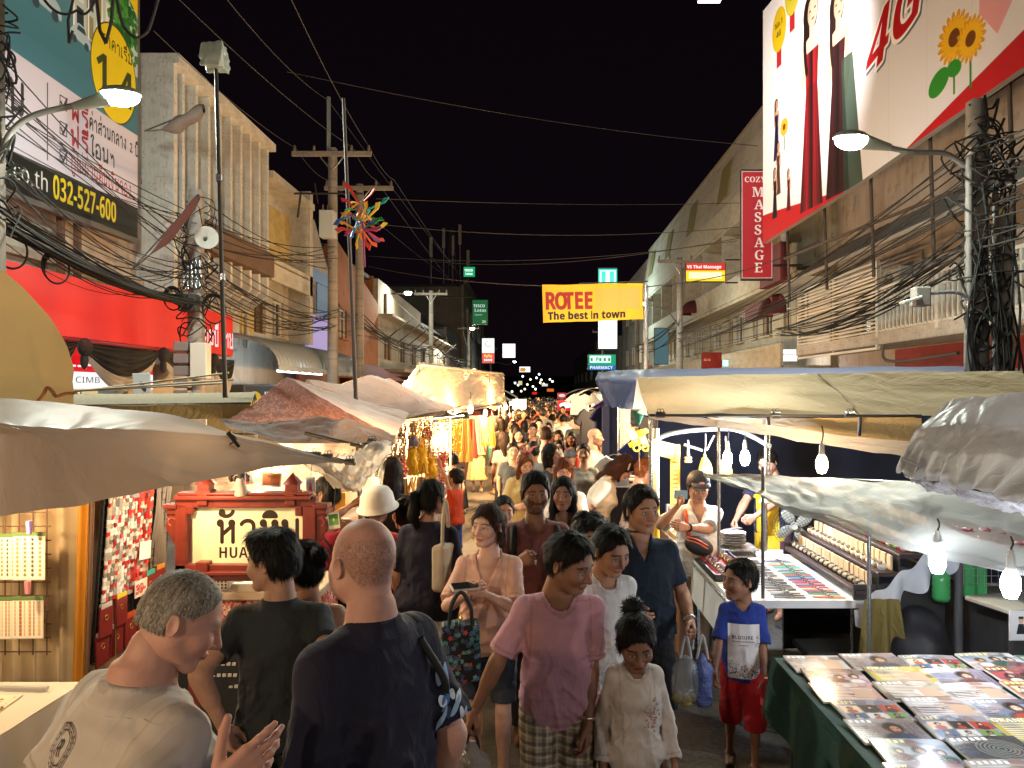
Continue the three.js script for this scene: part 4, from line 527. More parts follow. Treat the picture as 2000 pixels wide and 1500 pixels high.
{
const wl=wallTex([0.56, 0.52, 0.42]), cols=[...Array(8)].map((_, i)=>25.5+i*4.0);
const b=building({name:'cream_block', label:'long four storey cream block with stepped balconies on the right', side:1, X:9, z0:23.6, z1:57, h:12.6, depth:10, wall:wl, holes:cols.flatMap((z)=>[[z, z+1.3, 7.2, 8.5], [z+1.7, z+2.8, 7.2, 8.5, 'brown'], [z, z+1.2, 4.4, 5.6], [z+1.8, z+2.6, 4.4, 5.6]])}), u=b.u, W=b.W;
mesh('roof_slope', sheet((a, v)=>V(a*W, 9.9+2.7*v, 1.15-0.45*v), 4, 2), wallTex([0.54, 0.50, 0.42]), b.g);mesh('balcony_front', [box(W, 0.95, 0.12, W/2, 9.5, 1.1), box(W, 0.18, 1.1, W/2, 9.0, 0.55), box(W, 0.9, 0.12, W/2, 6.35, 1.1), box(W, 0.18, 1.1, W/2, 5.86, 0.55), box(W, 0.75, 0.1, W/2, 3.35, 1.5), box(W, 0.16, 1.5, W/2, 2.95, 0.75)], wl, b.g);
mesh('eave', box(W+0.3, 0.14, 0.5, W/2, 12.66, 0.5), wallTex([0.40, 0.34, 0.26]), b.g);for(let i=0;i<5;i++)mesh('olive_panel', box(1.7, 1.6, 0.06, u(26+i*7), 11.2, 0.96, -0.16), mat([0.20, 0.17, 0.06], 0.8), b.g);mesh('red_panel', box(2.2, 1.9, 0.06, u(24.2), 11.2, 0.97, -0.16), mat([0.20, 0.03, 0.03], 0.8), b.g);
for(const z of cols){mesh('party_wall', box(0.14, 2.6, 1.1, u(z-0.6), 7.6, 0.55), wl, b.g);airCon(b.g, u(z+1.4), 6.1, 0.5);}
const dome=(z, y, r)=>mesh('maroon_dome_awning', sheet((a, v)=>{const t=a*PI;return V(u(z)-r*Math.cos(t)*Math.cos(v*PI/2*0.999), y+r*Math.sin(v*PI/2), 1.15+r*Math.sin(t)*Math.cos(v*PI/2));}, 16, 8), mat([0.07, 0.01, 0.012], 0.9), b.g);dome(24.9, 4.7, 0.7);dome(38.5, 6.1, 0.7);
mesh('red_box_sign', [box(3.2, 0.5, 0.3, u(26), 5.0, 1.4), box(2.2, 1.2, 0.3, u(25), 6.3, 1.3)], mat([0.14, 0.018, 0.02], 0.8), b.g);
const b7=building({name:'grey_block', label:'blue grey block beyond the cream block on the right', side:1, X:8.6, z0:57, z1:78, h:12.6, depth:10, wall:wallTex([0.30, 0.31, 0.29]), endWall:wallTex([0.30, 0.30, 0.28]), holes:[...Array(4)].flatMap((_, i)=>[[59+i*4.5, 61.5+i*4.5, 8.4, 10], [59+i*4.5, 61.5+i*4.5, 4.6, 6.2, i===1?'lit':'window']])});mesh('orange_pier', box(0.8, 4, 0.2, b7.u(58), 2.2, 0.2), mat([0.45, 0.12, 0.03], 0.8), b7.g);
for(const[s, z0, z1, h, lb]of[[1, 79, 110, 8, 'dim low block far down the right side of the street'], [-1, 119, 170, 9, 'dim block far down the left side beyond the grey block'], [1, 111, 180, 9.5, 'dim long block at the far right end of the street'], [-1, 71, 82, 8.2, 'narrow shophouse squeezed before the grey block end wall']])building({label:lb, side:s, X:s*8.4, z0, z1, h, wall:wallTex([0.2, 0.19, 0.18]), holes:[...Array(5)].map((_, i)=>[lerp(z0, z1, 0.1+i*0.18), lerp(z0, z1, 0.18+i*0.18), 4, 5.6])});
building({label:'dark block closing the far end of the street', side:-1, X:30, z0:240, z1:262, h:7, depth:60, wall:wallTex([0.1, 0.1, 0.1])});
}
{
const L=10.5, t=canvas(1680, 1000, (x, w, h)=>{
const k=160, X=(u)=>u*k, Y=(y)=>(12.25-y)*k;const bgG=x.createLinearGradient(0, 0, w, h);bgG.addColorStop(0, '#f2f0f2');bgG.addColorStop(0.6, '#e2dfe4');bgG.addColorStop(1, '#cfcbd0');x.fillStyle=bgG;x.fillRect(0, 0, w, h);for(let i=0;i<9;i++){x.fillStyle='rgba(120,115,120,.10)';x.fillRect(i*187, 0, 3, h);}
x.fillStyle='#b3161c';x.beginPath();x.moveTo(0, Y(6.86));x.bezierCurveTo(X(1.5), Y(6.75), X(2.6), Y(6.6), X(4.2), Y(6.45));x.lineTo(X(4.2), h);x.lineTo(0, h);x.fill();x.beginPath();x.moveTo(X(6.1), Y(6.5));x.bezierCurveTo(X(7.4), Y(6.9), X(8.4), Y(7.15), X(10.5), Y(7.75));x.lineTo(w, h);x.lineTo(X(6), h);x.fill();
const fig=(cx, top, hgt, dress, skin, hair)=>{x.save();x.translate(X(cx), Y(top));const s=hgt*k/100;x.scale(s, s);x.fillStyle=hair;x.beginPath();x.ellipse(-1, 9, 7.5, 10, 0, 0, 7);x.fill();x.fillRect(-8, 8, 6, 22);x.fillStyle=skin;x.beginPath();x.ellipse(1, 9, 5, 7, 0, 0, 7);x.fill();x.fillRect(-2, 14, 5, 8);x.beginPath();x.moveTo(-8, 22);x.quadraticCurveTo(1, 17, 9, 22);x.lineTo(7, 34);x.lineTo(-6, 34);x.fill();x.lineWidth=4;x.strokeStyle=skin;x.beginPath();x.moveTo(-7, 24);x.lineTo(-9, 42);x.lineTo(0, 30);x.moveTo(8, 24);x.lineTo(10, 44);x.lineTo(4, 62);x.stroke();const dg=x.createLinearGradient(-12, 0, 11, 0);dg.addColorStop(0, '#1c0808');dg.addColorStop(0.3, dress);dg.addColorStop(0.55, '#0e0606');dg.addColorStop(0.6, dress);dg.addColorStop(1, '#2a0c0c');x.fillStyle=dg;x.beginPath();x.moveTo(-6, 27);x.lineTo(7, 27);x.lineTo(6, 45);x.lineTo(11, 102);x.lineTo(-12, 102);x.lineTo(-6, 45);x.fill();x.fillStyle='#2a1512';for(const e of[-1.5, 3.5]){x.beginPath();x.ellipse(e, 8, 1, 0.5, 0, 0, 7);x.fill();}x.fillStyle='#8a2a2a';x.beginPath();x.ellipse(1.3, 12.4, 1.4, 0.6, 0, 0, 7);x.fill();x.strokeStyle='rgba(20,5,5,.35)';x.lineWidth=0.8;for(let i=0;i<7;i++){x.beginPath();x.moveTo(-4+i*1.4, 44);x.quadraticCurveTo(-6+i*2, 70, -10+i*3.2, 101);x.stroke();}const sg=x.createLinearGradient(-6, 0, 7, 0);sg.addColorStop(0, 'rgba(120,60,40,.35)');sg.addColorStop(0.5, 'rgba(0,0,0,0)');sg.addColorStop(1, 'rgba(255,255,255,.3)');x.fillStyle=sg;x.beginPath();x.ellipse(1, 9, 5, 7, 0, 0, 7);x.fill();x.strokeStyle=hair;x.lineWidth=3;x.beginPath();x.moveTo(-5, 6);x.quadraticCurveTo(-9, 20, -5, 36);x.stroke();x.restore();};
fig(3.95, 10.8, 4.3, '#3a1216', '#d9a98c', '#20100c');x.fillStyle='rgba(40,60,50,.85)';x.beginPath();x.moveTo(X(4.1), Y(9.2));x.lineTo(X(4.55), Y(9.2));x.lineTo(X(4.95), Y(6.4));x.lineTo(X(4.2), Y(6.4));x.fill();fig(2.75, 11.3, 4.8, '#9c1620', '#e6bda4', '#1c0f0c');
for(const[cx, tp, hg, c]of[[0.85, 9.6, 1.5, '#2c2a66'], [0.95, 8.5, 1.3, '#7a5a4a'], [0.75, 7.9, 1.25, '#17171c'], [1.55, 7.65, 1.0, '#7a2420']])fig(cx, tp, hg, c, '#d0a084', '#1b120e');
for(const[cx, cy, r]of[[7.75, 8.0, 0.40], [8.15, 7.8, 0.34], [1.3, 8.75, 0.22]]){x.save();x.translate(X(cx), Y(cy));x.fillStyle='#2e7d2a';x.fillRect(-4, 20, 8, r*k*2);for(let r2=1;r2>0.6;r2-=0.3)for(let i=0;i<18;i++){x.save();x.rotate(i*PI/9+r2);x.fillStyle=r2>0.9?'#d9970f':'#eab31a';x.beginPath();x.ellipse(0, -r*k*0.72*r2, r*k*0.13, r*k*0.36, 0, 0, 7);x.fill();x.restore();}x.fillStyle='#6b3c12';x.beginPath();x.arc(0, 0, r*k*0.36, 0, 7);x.fill();x.restore();}
x.fillStyle='#2f8a2a';x.beginPath();x.ellipse(X(7.35), Y(7.42), 46, 32, -0.4, 0, 7);x.ellipse(X(7.75), Y(7.5), 30, 22, 0.3, 0, 7);x.fill();x.fillStyle='#d99aa0';x.beginPath();x.moveTo(X(8.5), 0);x.lineTo(X(9.5), 0);x.lineTo(X(9.3), Y(8.2));x.lineTo(X(8.75), Y(7.6));x.lineTo(X(8.35), Y(8.1));x.fill();
const g4=(dx, dy, c, lw)=>{x.save();x.translate(X(5.0)+dx, Y(8.35)+dy);x.transform(1, -0.28, -0.25, 1, 0, 0);x.font='bold 235px sans-serif';if(lw){x.strokeStyle=c;x.lineWidth=lw;x.strokeText('4G', 0, 0);x.strokeText('+', 330, -120);}x.fillStyle=c;x.fillText('4G', 0, 0);x.font='bold 150px sans-serif';x.fillText('+', 330, -120);x.restore();};g4(10, 10, '#55607c', 14);g4(0, 0, '#fff', 22);g4(0, 0, '#b8141e', 0);
x.save();x.translate(X(7.0), Y(9.35));x.transform(1, -0.25, -0.2, 1, 0, 0);x.fillStyle='#333';x.font='50px sans-serif';x.fillText('2100', 0, 0);x.fillRect(10, 18, 60, 10);x.restore();
for(const[cx, cy, c]of[[1.0, 11.3, '#dcbb18'], [1.75, 11.85, '#cfc23a']]){x.fillStyle='#b5242a';x.fillRect(X(cx)-22, Y(cy)+60, 44, 90);x.fillStyle=c;x.beginPath();x.ellipse(X(cx), Y(cy), 66, 88, 0, 0, 7);x.fill();x.fillStyle='#4a4410';x.font='bold 34px sans-serif';x.fillText('No.1', X(cx)-40, Y(cy)-12);x.fillText('4G', X(cx)-24, Y(cy)+28);}
});
const s=thing('telephone_billboard', 'huge white and red mobile network billboard with dressed figures', 'billboard', [5.94, 0, -20.24], -Math.atan2(-9.24, 1.03));s.rotation.y=-Math.atan2(9.24, 1.03);
const sh=new THREE.Shape();sh.moveTo(0, 6.13);sh.lineTo(3.3, 6.33);sh.lineTo(4.9, 6.44);sh.lineTo(L, 7.0);sh.lineTo(L, 12.25);sh.lineTo(0, 12.25);sh.closePath();
const fg=new THREE.ShapeGeometry(sh), uv=fg.attributes.uv, p=fg.attributes.position;for(let i=0;i<uv.count;i++)uv.setXY(i, p.getX(i)/L, (p.getY(i)-6.0)/6.25);mesh('poster', fg, printMat(t, 0.5), s);mesh('backing', put(new THREE.ExtrudeGeometry(sh, {depth:0.12, bevelEnabled:false}), 0, 0, -0.126), mat([0.3, 0.28, 0.28], 0.6), s);
const st=[];for(let i=0;i<=5;i++)st.push(cyl([i*2+0.4, 4.6, -0.55], [i*2+0.4, 12, -0.3], 0.035));st.push(cyl([0.2, 5.7, -0.5], [10.4, 5.7, -0.5], 0.035));mesh('steel_lattice', st, mat([0.07, 0.05, 0.04], 0.8), s);
const fl=thing('flood_lamp', 'white floodlight lighting the mobile network billboard', 'lamp', at(1386, -14, 14.4));mesh('housing', rbox(0.5, 0.3, 0.22, 0.04, 0, 0.02, 0.05), darkMetal, fl);mesh('lit_glass', rbox(0.42, 0.03, 0.2, 0.01, 0, -0.14, 0.02), glow([1, 1, 1], 12), fl);mesh('bracket', cyl([0, 0.1, 0], [2.5, 0.9, -0.6], 0.03), darkMetal, fl);
const sp=new THREE.SpotLight('#fff6ee', 520, 0, rad(48), 1);sp.position.copy(at(1392, -6, 14.5));sp.target.position.copy(at(1560, 150, 17.5));sp.shadow.radius=6;scene.add(sp, sp.target);
}
// ---------- hanging signs ----------
function boxSign(name, label, px0, px1, py0, py1, z, tex, k, depth=0.25, frame=darkMetal){
const c=at((px0+px1)/2, (py0+py1)/2, z), w=(px1-px0)*z/FOC, h=(py1-py0)*z/FOC, s=thing(name, label, 'sign', c);mesh('housing', rbox(w, h, depth, Math.min(0.03, w*0.1), 0, 0, -depth/2-0.004), frame, s);mesh('lit_face', plate(w*0.95, h*0.96, 0, 0, 0.002), k?litMat(tex, k):printMat(tex), s);return{s, w, h};
}
{
const tx=(w, h, bg, lines)=>canvas(w, h, (x)=>{x.fillStyle=bg;x.fillRect(0, 0, w, h);for(const[t, px, py, f, c, sx]of lines){x.save();x.translate(px, py);x.scale(sx??1, 1);x.fillStyle=c;x.font=f;x.fillText(t, 0, 0);x.restore();}});
const mg=canvas(256, 900, (x)=>{x.fillStyle='#a51220';x.fillRect(0, 0, 256, 900);x.strokeStyle='#d8b8b8';x.lineWidth=6;x.strokeRect(3, 3, 250, 894);x.fillStyle='#e3dada';x.font='bold 64px serif';x.fillText('COZY', 22, 92);'MASSAGE'.split('').forEach((c, i)=>{x.font='bold 112px serif';x.fillText(c, c==='M'?84:104, 214+i*106);});});
const m=boxSign('massage_sign', 'tall red vertical massage sign with white letters', 1447, 1510, 330, 548, 23, mg, 0, 0.12);mesh('bracket', [cyl([0.4, 1.2, -0.1], [1.4, 1.2, -0.1], 0.04), cyl([0.4, -1.2, -0.1], [1.4, -1.2, -0.1], 0.04)], darkMetal, m.s);
const v=canvas(320, 150, (x)=>{x.fillStyle='#c4281c';x.fillRect(0, 0, 320, 62);x.fillStyle='#ffd21a';x.fillRect(0, 62, 320, 88);x.fillStyle='#fff';x.font='bold 36px sans-serif';x.fillText('VS Thai Massage', 8, 44);x.fillStyle='#fff7c0';x.fillRect(24, 76, 270, 52);});
const vs=boxSign('lit_massage_sign', 'small red and yellow lit massage box sign', 1338, 1418, 513, 550, 30, v, 2.6);mesh('bracket', [cyl([0.8, 0.5, -0.1], [1.9, 0.5, -0.1], 0.03), cyl([0.8, -0.4, -0.1], [1.9, -0.4, -0.1], 0.03)], darkMetal, vs.s);
const gt=canvas(256, 1024, (x)=>{x.fillStyle='#12b39a';x.fillRect(0, 0, 256, 200);x.fillStyle='#d8fff6';x.fillRect(20, 20, 216, 160);x.fillStyle='#14bfa0';x.fillRect(40, 30, 60, 150);x.fillRect(156, 30, 60, 150);x.fillStyle='#f4fffd';x.fillRect(0, 200, 256, 824);x.fillStyle='#dff4f0';x.fillRect(60, 620, 130, 8);});
boxSign('vertical_shop_sign', 'tall white lit sign with green top behind the yellow banner', 1168, 1206, 522, 684, 55, gt, 4);
boxSign('pharmacy_sign', 'green lit pharmacy sign with blue lower strip', 1148, 1204, 692, 723, 50, canvas(320, 180, (x)=>{x.fillStyle='#0a9a6a';x.fillRect(0, 0, 320, 180);x.fillStyle='#dffff0';x.fillRect(14, 12, 250, 84);x.fillStyle='#0a9a6a';x.font='bold 64px sans-serif';x.fillText('P', 84, 78);for(let i=0;i<4;i++)x.fillRect(24+i*52+(i>0?50:0), 40, 26, 36);x.fillStyle='#1565a8';x.fillRect(0, 124, 320, 56);x.fillStyle='#e8fbff';x.font='bold 50px sans-serif';x.fillText('PHARMACY', 14, 170);}), 2.4);
const tl=boxSign('supermarket_sign', 'green vertical supermarket sign with white letters', 922, 953, 585, 634, 60, tx(256, 400, '#0a6a3c', [['TESCO', 14, 120, 'bold 66px sans-serif', '#e6fff2', 1], ['Lotus', 30, 196, 'bold 72px serif', '#d6ffe6', 1], ['Express', 40, 256, '36px sans-serif', '#d6ffe6', 1], ['24', 160, 380, 'bold 60px sans-serif', '#e6ffd6', 1]]), 1.5);mesh('bracket', cyl([-0.5, 1.2, -0.1], [-3, 1.2, -0.1], 0.05), darkMetal, tl.s);
boxSign('small_green_sign', 'small green and white lit sign above the supermarket sign', 905, 928, 521, 541, 75, tx(256, 200, '#0a8a5a', [['TESCO', 20, 90, 'bold 62px sans-serif', '#fff', 1], ['Lotus', 40, 160, 'bold 62px sans-serif', '#fff', 1]]), 3.2);
boxSign('red_white_sign', 'white over red lit vertical sign below the supermarket sign', 941, 966, 660, 710, 66, canvas(200, 400, (x)=>{x.fillStyle='#fff';x.fillRect(0, 0, 200, 400);x.fillStyle='#d81818';x.fillRect(0, 235, 200, 165);x.strokeStyle='#444';x.lineWidth=8;x.beginPath();x.arc(100, 90, 46, 0.4, 4.8);x.stroke();x.fillStyle='#ffd23a';x.font='bold 56px sans-serif';for(let i=0;i<4;i++)x.fillRect(34+i*34, 262+(i%2)*10, 24, 40);x.fillStyle='#fff';for(let i=0;i<5;i++)x.fillRect(34+i*28, 334, 18, 34);}), 2.2);
boxSign('white_lit_sign', 'plain white lit sign far down the left side', 981, 1007, 671, 699, 85, tx(128, 128, '#ffffff', [['– – –', 10, 120, '40px sans-serif', '#777', 1]]), 3.2);boxSign('far_white_sign', 'low white lit sign beyond the white lit sign', 1014, 1036, 716, 727, 110, tx(128, 64, '#fff', [['– –', 20, 50, 'bold 50px sans-serif', '#555', 1]]), 2.6);
boxSign('lit_massage_shopfront', 'red lit shopfront sign beneath the cream block balcony', 1510, 1558, 682, 706, 25, tx(320, 150, '#f4ecec', [['THAI MASSAGE', 8, 78, 'bold 40px sans-serif', '#b01820', 1]]), 3, 0.2);boxSign('teal_lit_shopfront', 'pale teal lit shopfront under the cream block', 1410, 1450, 703, 716, 30, tx(64, 32, '#c8fff4', []), 3);boxSign('pale_lit_screen', 'pale blue lit screen on the cream block wall', 1278, 1306, 640, 712, 44, tx(64, 128, '#7fb8c4', []), 0.55);
const rs=boxSign('red_shop_board', 'small red handwritten shop board under the cream block', 1370, 1410, 688, 720, 28, tx(128, 96, '#8a2018', [['≈≈ ∿', 10, 60, 'bold 44px serif', '#e8c8b8', 1]]), 0, 0.08);
for(const[p, z, c, i]of[[[1192, 590], 53.5, '#e0fff8', 160], [[1540, 700], 24.4, '#fff2ea', 10]]){const l=new THREE.PointLight(c, i);l.position.copy(at(...p, z));l.shadow.radius=2;scene.add(l);}
}
{
const t=canvas(1024, 400, (x)=>{x.fillStyle='#e0a21c';x.fillRect(0, 0, 1024, 400);x.fillStyle='#c79a45';x.fillRect(535, 50, 450, 236);x.save();x.scale(0.74, 1);x.fillStyle='#8f1f16';x.font='bold 250px sans-serif';x.lineWidth=10;x.strokeStyle='#8f1f16';'ROTEE'.split('').forEach((c, i)=>{x.fillText(c, 22+i*134, 262);x.strokeText(c, 22+i*134, 262);});x.restore();x.fillStyle='#17161c';x.strokeStyle='#17161c';x.lineWidth=6;x.font='bold 108px sans-serif';x.save();x.scale(0.92, 1);x.fillText('The best in town', 52, 372);x.strokeText('The best in town', 52, 372);x.restore();});
const s=thing('banner', 'yellow cloth banner with red and black lettering over the street', 'banner', at(1158, 590, 14)), w=1.85, h=0.66;
mesh('cloth', sheet((u, v)=>V((u-0.5)*w+(1-v)*0.02*(u<0.5?1:0), (v-0.5)*h+(u-0.5)*0.035-(1-v)*(1-u)*0.03, 0.035*Math.sin(u*9+v*2)+0.02*Math.sin(u*23)+(Math.abs(u-0.78)<0.02?0.015:0)), 60, 16), mat([1, 1, 1], 0.8, {map:t}), s);mesh('rod', cyl([-0.25, h/2+0.01, 0], [1.0, h/2+0.05, 0], 0.012), darkMetal, s);
const pl=thing('banner_pole', 'thin steel pole carrying the yellow banner', 'pole', at(1262, 900, 14).setY(0));mesh('pole', cyl([0, 0, 0], [0, 4.16, 0], 0.045, 0.04), galv, pl);
}
// ---------- poles, street lamps, wires ----------
const concrete=mat([0.33, 0.30, 0.27], 0.9, {map:T.grime, bumpMap:T.plaster, bumpScale:0.006}), cable=mat([0.004, 0.004, 0.004], 0.9);
function streetLamp(label, from, to, bend, size, power, glowK=40, tint='#f8ffee'){
const s=thing('street_lamp', label, 'street lamp', to), f=from.clone().sub(to), b=bend.clone().sub(to), d=b.clone().multiplyScalar(-1).normalize(), a=Math.atan2(d.x, d.z);
mesh('arm', tube([f, f.clone().lerp(b, 0.35).add(V(0, 0.1, 0)), b, d.clone().multiplyScalar(-0.3*size)], 0.035*size, 24, 8), mat([0.24, 0.24, 0.23], 0.5, {metalness:0.6}), s);
const hd=sphereG(1, 20, 12, 0, 2*PI, 0, PI/2);mesh('hood', [put(hd, 0, 0.01, 0, 0, a, 0, [0.15*size, 0.10*size, 0.24*size]), cyl(d.clone().multiplyScalar(-0.55*size), d.clone().multiplyScalar(-0.14*size), 0.045*size, 0.10*size)], mat([0.30, 0.34, 0.30], 0.5), s);
mesh('lit_lens', put(sphereG(1, 20, 12), 0, -0.015*size, 0, 0, a, 0, [0.155*size, 0.115*size, Math.min(0.225, 0.22*size)]), glow([0.86, 1, 0.78], glowK), s);
const l=new THREE.PointLight(tint, power);l.position.copy(to).add(V(0, -0.02*size, 0));l.shadow.radius=6;scene.add(l);return s;
}
function pole(label, x, z, h, w, name='utility_pole'){const s=thing(name, label, 'utility pole', [x, 0, -z]);mesh('post', put(metres(new THREE.CylinderGeometry(w*0.62, w*0.8, h, 4, 8)), 0, h/2, 0, 0, PI/4), concrete, s);return s;}
function crossarm(s, y, half, ang=0){const c=Math.cos(ang), n=Math.sin(ang);mesh('crossarm', put(box(half*2, 0.13, 0.12), 0, y, 0.12, 0, ang), concrete, s);mesh('brace', [cyl([-half*0.35*c, y, 0.1], [0, y-0.5, 0.1], 0.022), cyl([half*0.35*c, y, 0.1], [0, y-0.5, 0.1], 0.022)], galv, s);for(const k of[-0.94, -0.45, 0.5, 0.94])mesh('insulator', put(lathe([[0.01, 0], [0.05, 0.01], [0.03, 0.05], [0.055, 0.07], [0.03, 0.12], [0.045, 0.14], [0.015, 0.2]], 10), half*k*c, y+0.06, 0.12), mat([0.2, 0.17, 0.15], 0.3), s);}
function horn(s, x, y, z, yaw, r){mesh('loudspeaker', put(new THREE.LatheGeometry([[0.03, -0.16], [0.05, -0.15], [0.04, -0.06], [0.07, 0.02], [r*0.7, 0.12], [r, 0.16], [r*1.03, 0.155], [r*0.95, 0.15], [r*0.6, 0.10], [0.04, 0.0]].map((q)=>new THREE.Vector2(Math.max(0.001, q[0]), q[1])), 24).rotateX(PI/2), x, y, z, 0, yaw), mat([0.45, 0.44, 0.42], 0.5), s);}
const P1=V(-6.12, 0, -8.6), P2=V(-6, 0, -13.5), P3=V(-6, 0, -22.5), P4=V(-6, 0, -25.9), PR=V(6.0, 0, -10.5);
{
pole('dark concrete utility pole at the very left edge', P1.x, 8.6, 7.4, 0.2).children[0].material=mat([0.10, 0.085, 0.07], 0.9, {map:T.grime});
const p2=pole('concrete pole with two loudspeakers and meter boxes', P2.x, 13.5, 5.75, 0.22);horn(p2, -0.22, 5.0, 0.25, -0.7, 0.2);horn(p2, 0.26, 4.86, 0.22, 0.5, 0.19);mesh('steel_band', [0, 1, 2, 3, 4].map((i)=>cyl([-0.14+i*0.07, 4.0, 0.17], [-0.14+i*0.07, 4.5, 0.17], 0.03)), galv, p2);mesh('junction_box', [rbox(0.3, 0.3, 0.2, 0.02, -0.02, 3.75, 0.24)], dark, p2);mesh('white_cabinet', rbox(0.28, 0.62, 0.22, 0.02, 0.2, 2.75, 0.28), mat([0.5, 0.48, 0.42], 0.6), p2);for(let i=0;i<6;i++)mesh('meter_box', rbox(0.26, 0.17, 0.16, 0.02, -0.12, 1.95+i*0.21, 0.26), mat([0.16, 0.14, 0.13], 0.6), p2);
const p3=pole('tall concrete pole with transformer box and long crossarm', P3.x, 22.5, 9.35, 0.24);mesh('steel_extension', box(0.09, 1.7, 0.09, -0.12, 10.0, 0), mat([0.35, 0.42, 0.45], 0.5, {metalness:0.5}), p3);crossarm(p3, 9.15, 1.15);mesh('transformer_box', rbox(0.42, 0.78, 0.4, 0.03, -0.06, 7.05, 0.3), mat([0.42, 0.46, 0.46], 0.5), p3);mesh('bushing', [-0.14, 0, 0.14].map((x)=>cyl([x-0.06, 7.44, 0.3], [x-0.06, 7.62, 0.3], 0.03, 0.02)), mat([0.25, 0.15, 0.1], 0.4), p3);mesh('switch_arm', [cyl([-1.1, 8.0, 0.1], [0.9, 8.0, 0.1], 0.03), cyl([-0.9, 8.05, 0.1], [-1.0, 7.3, 0.1], 0.03), cyl([-0.5, 8.3, 0.1], [-0.4, 7.7, 0.1], 0.02)], darkMetal, p3);
const p4=pole('second concrete pole with crossarm behind the pinwheel bouquet', P4.x, 25.9, 9.2, 0.24);crossarm(p4, 9.05, 1.15);
const pr=pole('thick concrete pole smothered in tangled black cables', PR.x, 10.5, 6.2, 0.22);mesh('second_post', put(metres(new THREE.CylinderGeometry(0.13, 0.17, 4.6, 4, 6)), 0.3, 2.3, 0.1, 0, PI/4), concrete, pr);mesh('conduit', [cyl([-0.18, 0, 0.15], [-0.18, 5.4, 0.15], 0.05), cyl([0.14, 0, 0.2], [0.14, 5.0, 0.2], 0.04)], mat([0.10, 0.095, 0.09], 0.7), pr);
for(const[i, z, x]of[[0, 44, -6.1], [1, 68, -6.1], [2, 33, 6.1], [3, 47, 6.1], [4, 100, -6.1], [5, 72, 6.1]]){const p=pole(['concrete pole in front of the low cream shophouse', 'concrete pole by the grey block end wall', 'concrete pole in front of the cream block windows', 'concrete pole near the pharmacy sign', 'far concrete pole past the supermarket sign', 'concrete pole by the tall white lit sign'][i], x, z, 8, 0.24);crossarm(p, 7.8, 0.95);}
streetLamp('street lamp glowing in front of the housing hoarding', at(2, 300, 8.6), at(235, 186, 8.8), at(60, 228, 8.65), 0.95, 215);streetLamp('street lamp glowing in front of the mobile network billboard', at(1885, 325, 10.4), at(1663, 272, 10.0), at(1780, 297, 10.2), 1.05, 230);
streetLamp('small street lamp above the low cream shophouse', V(-6.1, 5.4, -44), at(797, 571, 41), at(765, 580, 43), 1.2, 120, 60);streetLamp('street lamp beside the supermarket sign', V(-6.1, 5.4, -68), at(922, 641, 62), at(905, 648, 66), 1.2, 520, 60);streetLamp('street lamp by the end of the yellow banner', V(6.1, 4.9, -33), at(1258, 592, 31), at(1300, 606, 32), 0.75, 110, 60);
streetLamp('far street lamp below the plain white lit sign', V(-6.1, 6, -100), at(1005, 706, 95), at(990, 712, 99), 1.2, 60, 60);
const fx=thing('security_lamp', 'unlit grey floodlight on an arm from the cable pole', 'lamp', at(1795, 580, 10.3));mesh('housing', rbox(0.2, 0.26, 0.18, 0.02, 0.02, 0, 0), mat([0.2, 0.19, 0.18], 0.5), fx);mesh('visor', rbox(0.26, 0.04, 0.14, 0.01, -0.14, -0.05, 0.06, 0, 0, 0.3), mat([0.5, 0.52, 0.48], 0.5), fx);mesh('arm', tube([[0.1, 0.05, 0], [0.55, 0.05, 0], [0.66, -0.05, 0], [0.66, -0.5, 0]], 0.028), galv, fx);
const r9=rng(99), rn=(a, b)=>a+(b-a)*r9();
function bundle(label, A, B, n, ya, yb, spread, sag, rmin=0.006, rmax=0.014){const s=thing('cable_bundle', label, 'cables', A.clone().setY(ya)), gs=[[], [], []];for(let i=0;i<n;i++){const a=V(rn(-0.15, 0.15), rn(-spread, spread), rn(-0.1, 0.1)), b=B.clone().setY(yb).sub(s.position).add(V(rn(-0.2, 0.2), rn(-spread, spread)*0.8, rn(-0.1, 0.1)));mesh('cable', sagWire(a, b, sag*rn(0.3, 1.6), rn(rmin, rmax), 12, 5), cable, s);}return s;}
bundle('fan of thin black cables crossing the housing hoarding', P1, P2, 13, 5.4, 4.9, 0.65, 0.12, 0.006, 0.009);bundle('thick dark cable bundle running above the red bank sign', P1, P2, 18, 4.25, 3.75, 0.16, 0.16, 0.009, 0.02);bundle('loose cables between the left edge pole and loudspeaker pole', P1, P2, 14, 4.5, 4.3, 0.5, 0.45, 0.005, 0.009);bundle('cables from the loudspeaker pole to the transformer pole', P2, P3, 16, 4.3, 4.4, 0.5, 0.35, 0.008, 0.016);bundle('upper cables from loudspeaker pole to transformer pole', P2, P3, 9, 5.2, 6.2, 0.5, 0.2, 0.007, 0.012);bundle('cables between the two crossarm poles', P3, P4, 9, 4.6, 4.5, 0.5, 0.1);bundle('low cables running on along the cream shophouse', P4, V(-6.1, 0, -44), 9, 4.6, 4.6, 0.4, 0.4, 0.012, 0.02);bundle('far cables towards the grey block', V(-6.1, 0, -44), V(-6.1, 0, -68), 6, 4.8, 4.8, 0.4, 0.4, 0.015, 0.025);
bundle('cables slanting from the cable pole towards the cream block', PR, V(6.1, 0, -33), 15, 4.9, 4.6, 0.75, 0.5, 0.007, 0.013);bundle('thick cables passing before the white louvre screen', PR, V(7.6, 0, -24), 12, 4.3, 4.1, 0.25, 0.35, 0.010, 0.018);bundle('cables from the cable pole out of frame right', PR, V(6.3, 0, -3), 14, 4.8, 5.2, 0.7, 0.3, 0.008, 0.014);bundle('cables along the cream block poles', V(6.1, 0, -33), V(6.1, 0, -47), 8, 5, 5, 0.5, 0.3, 0.012, 0.02);
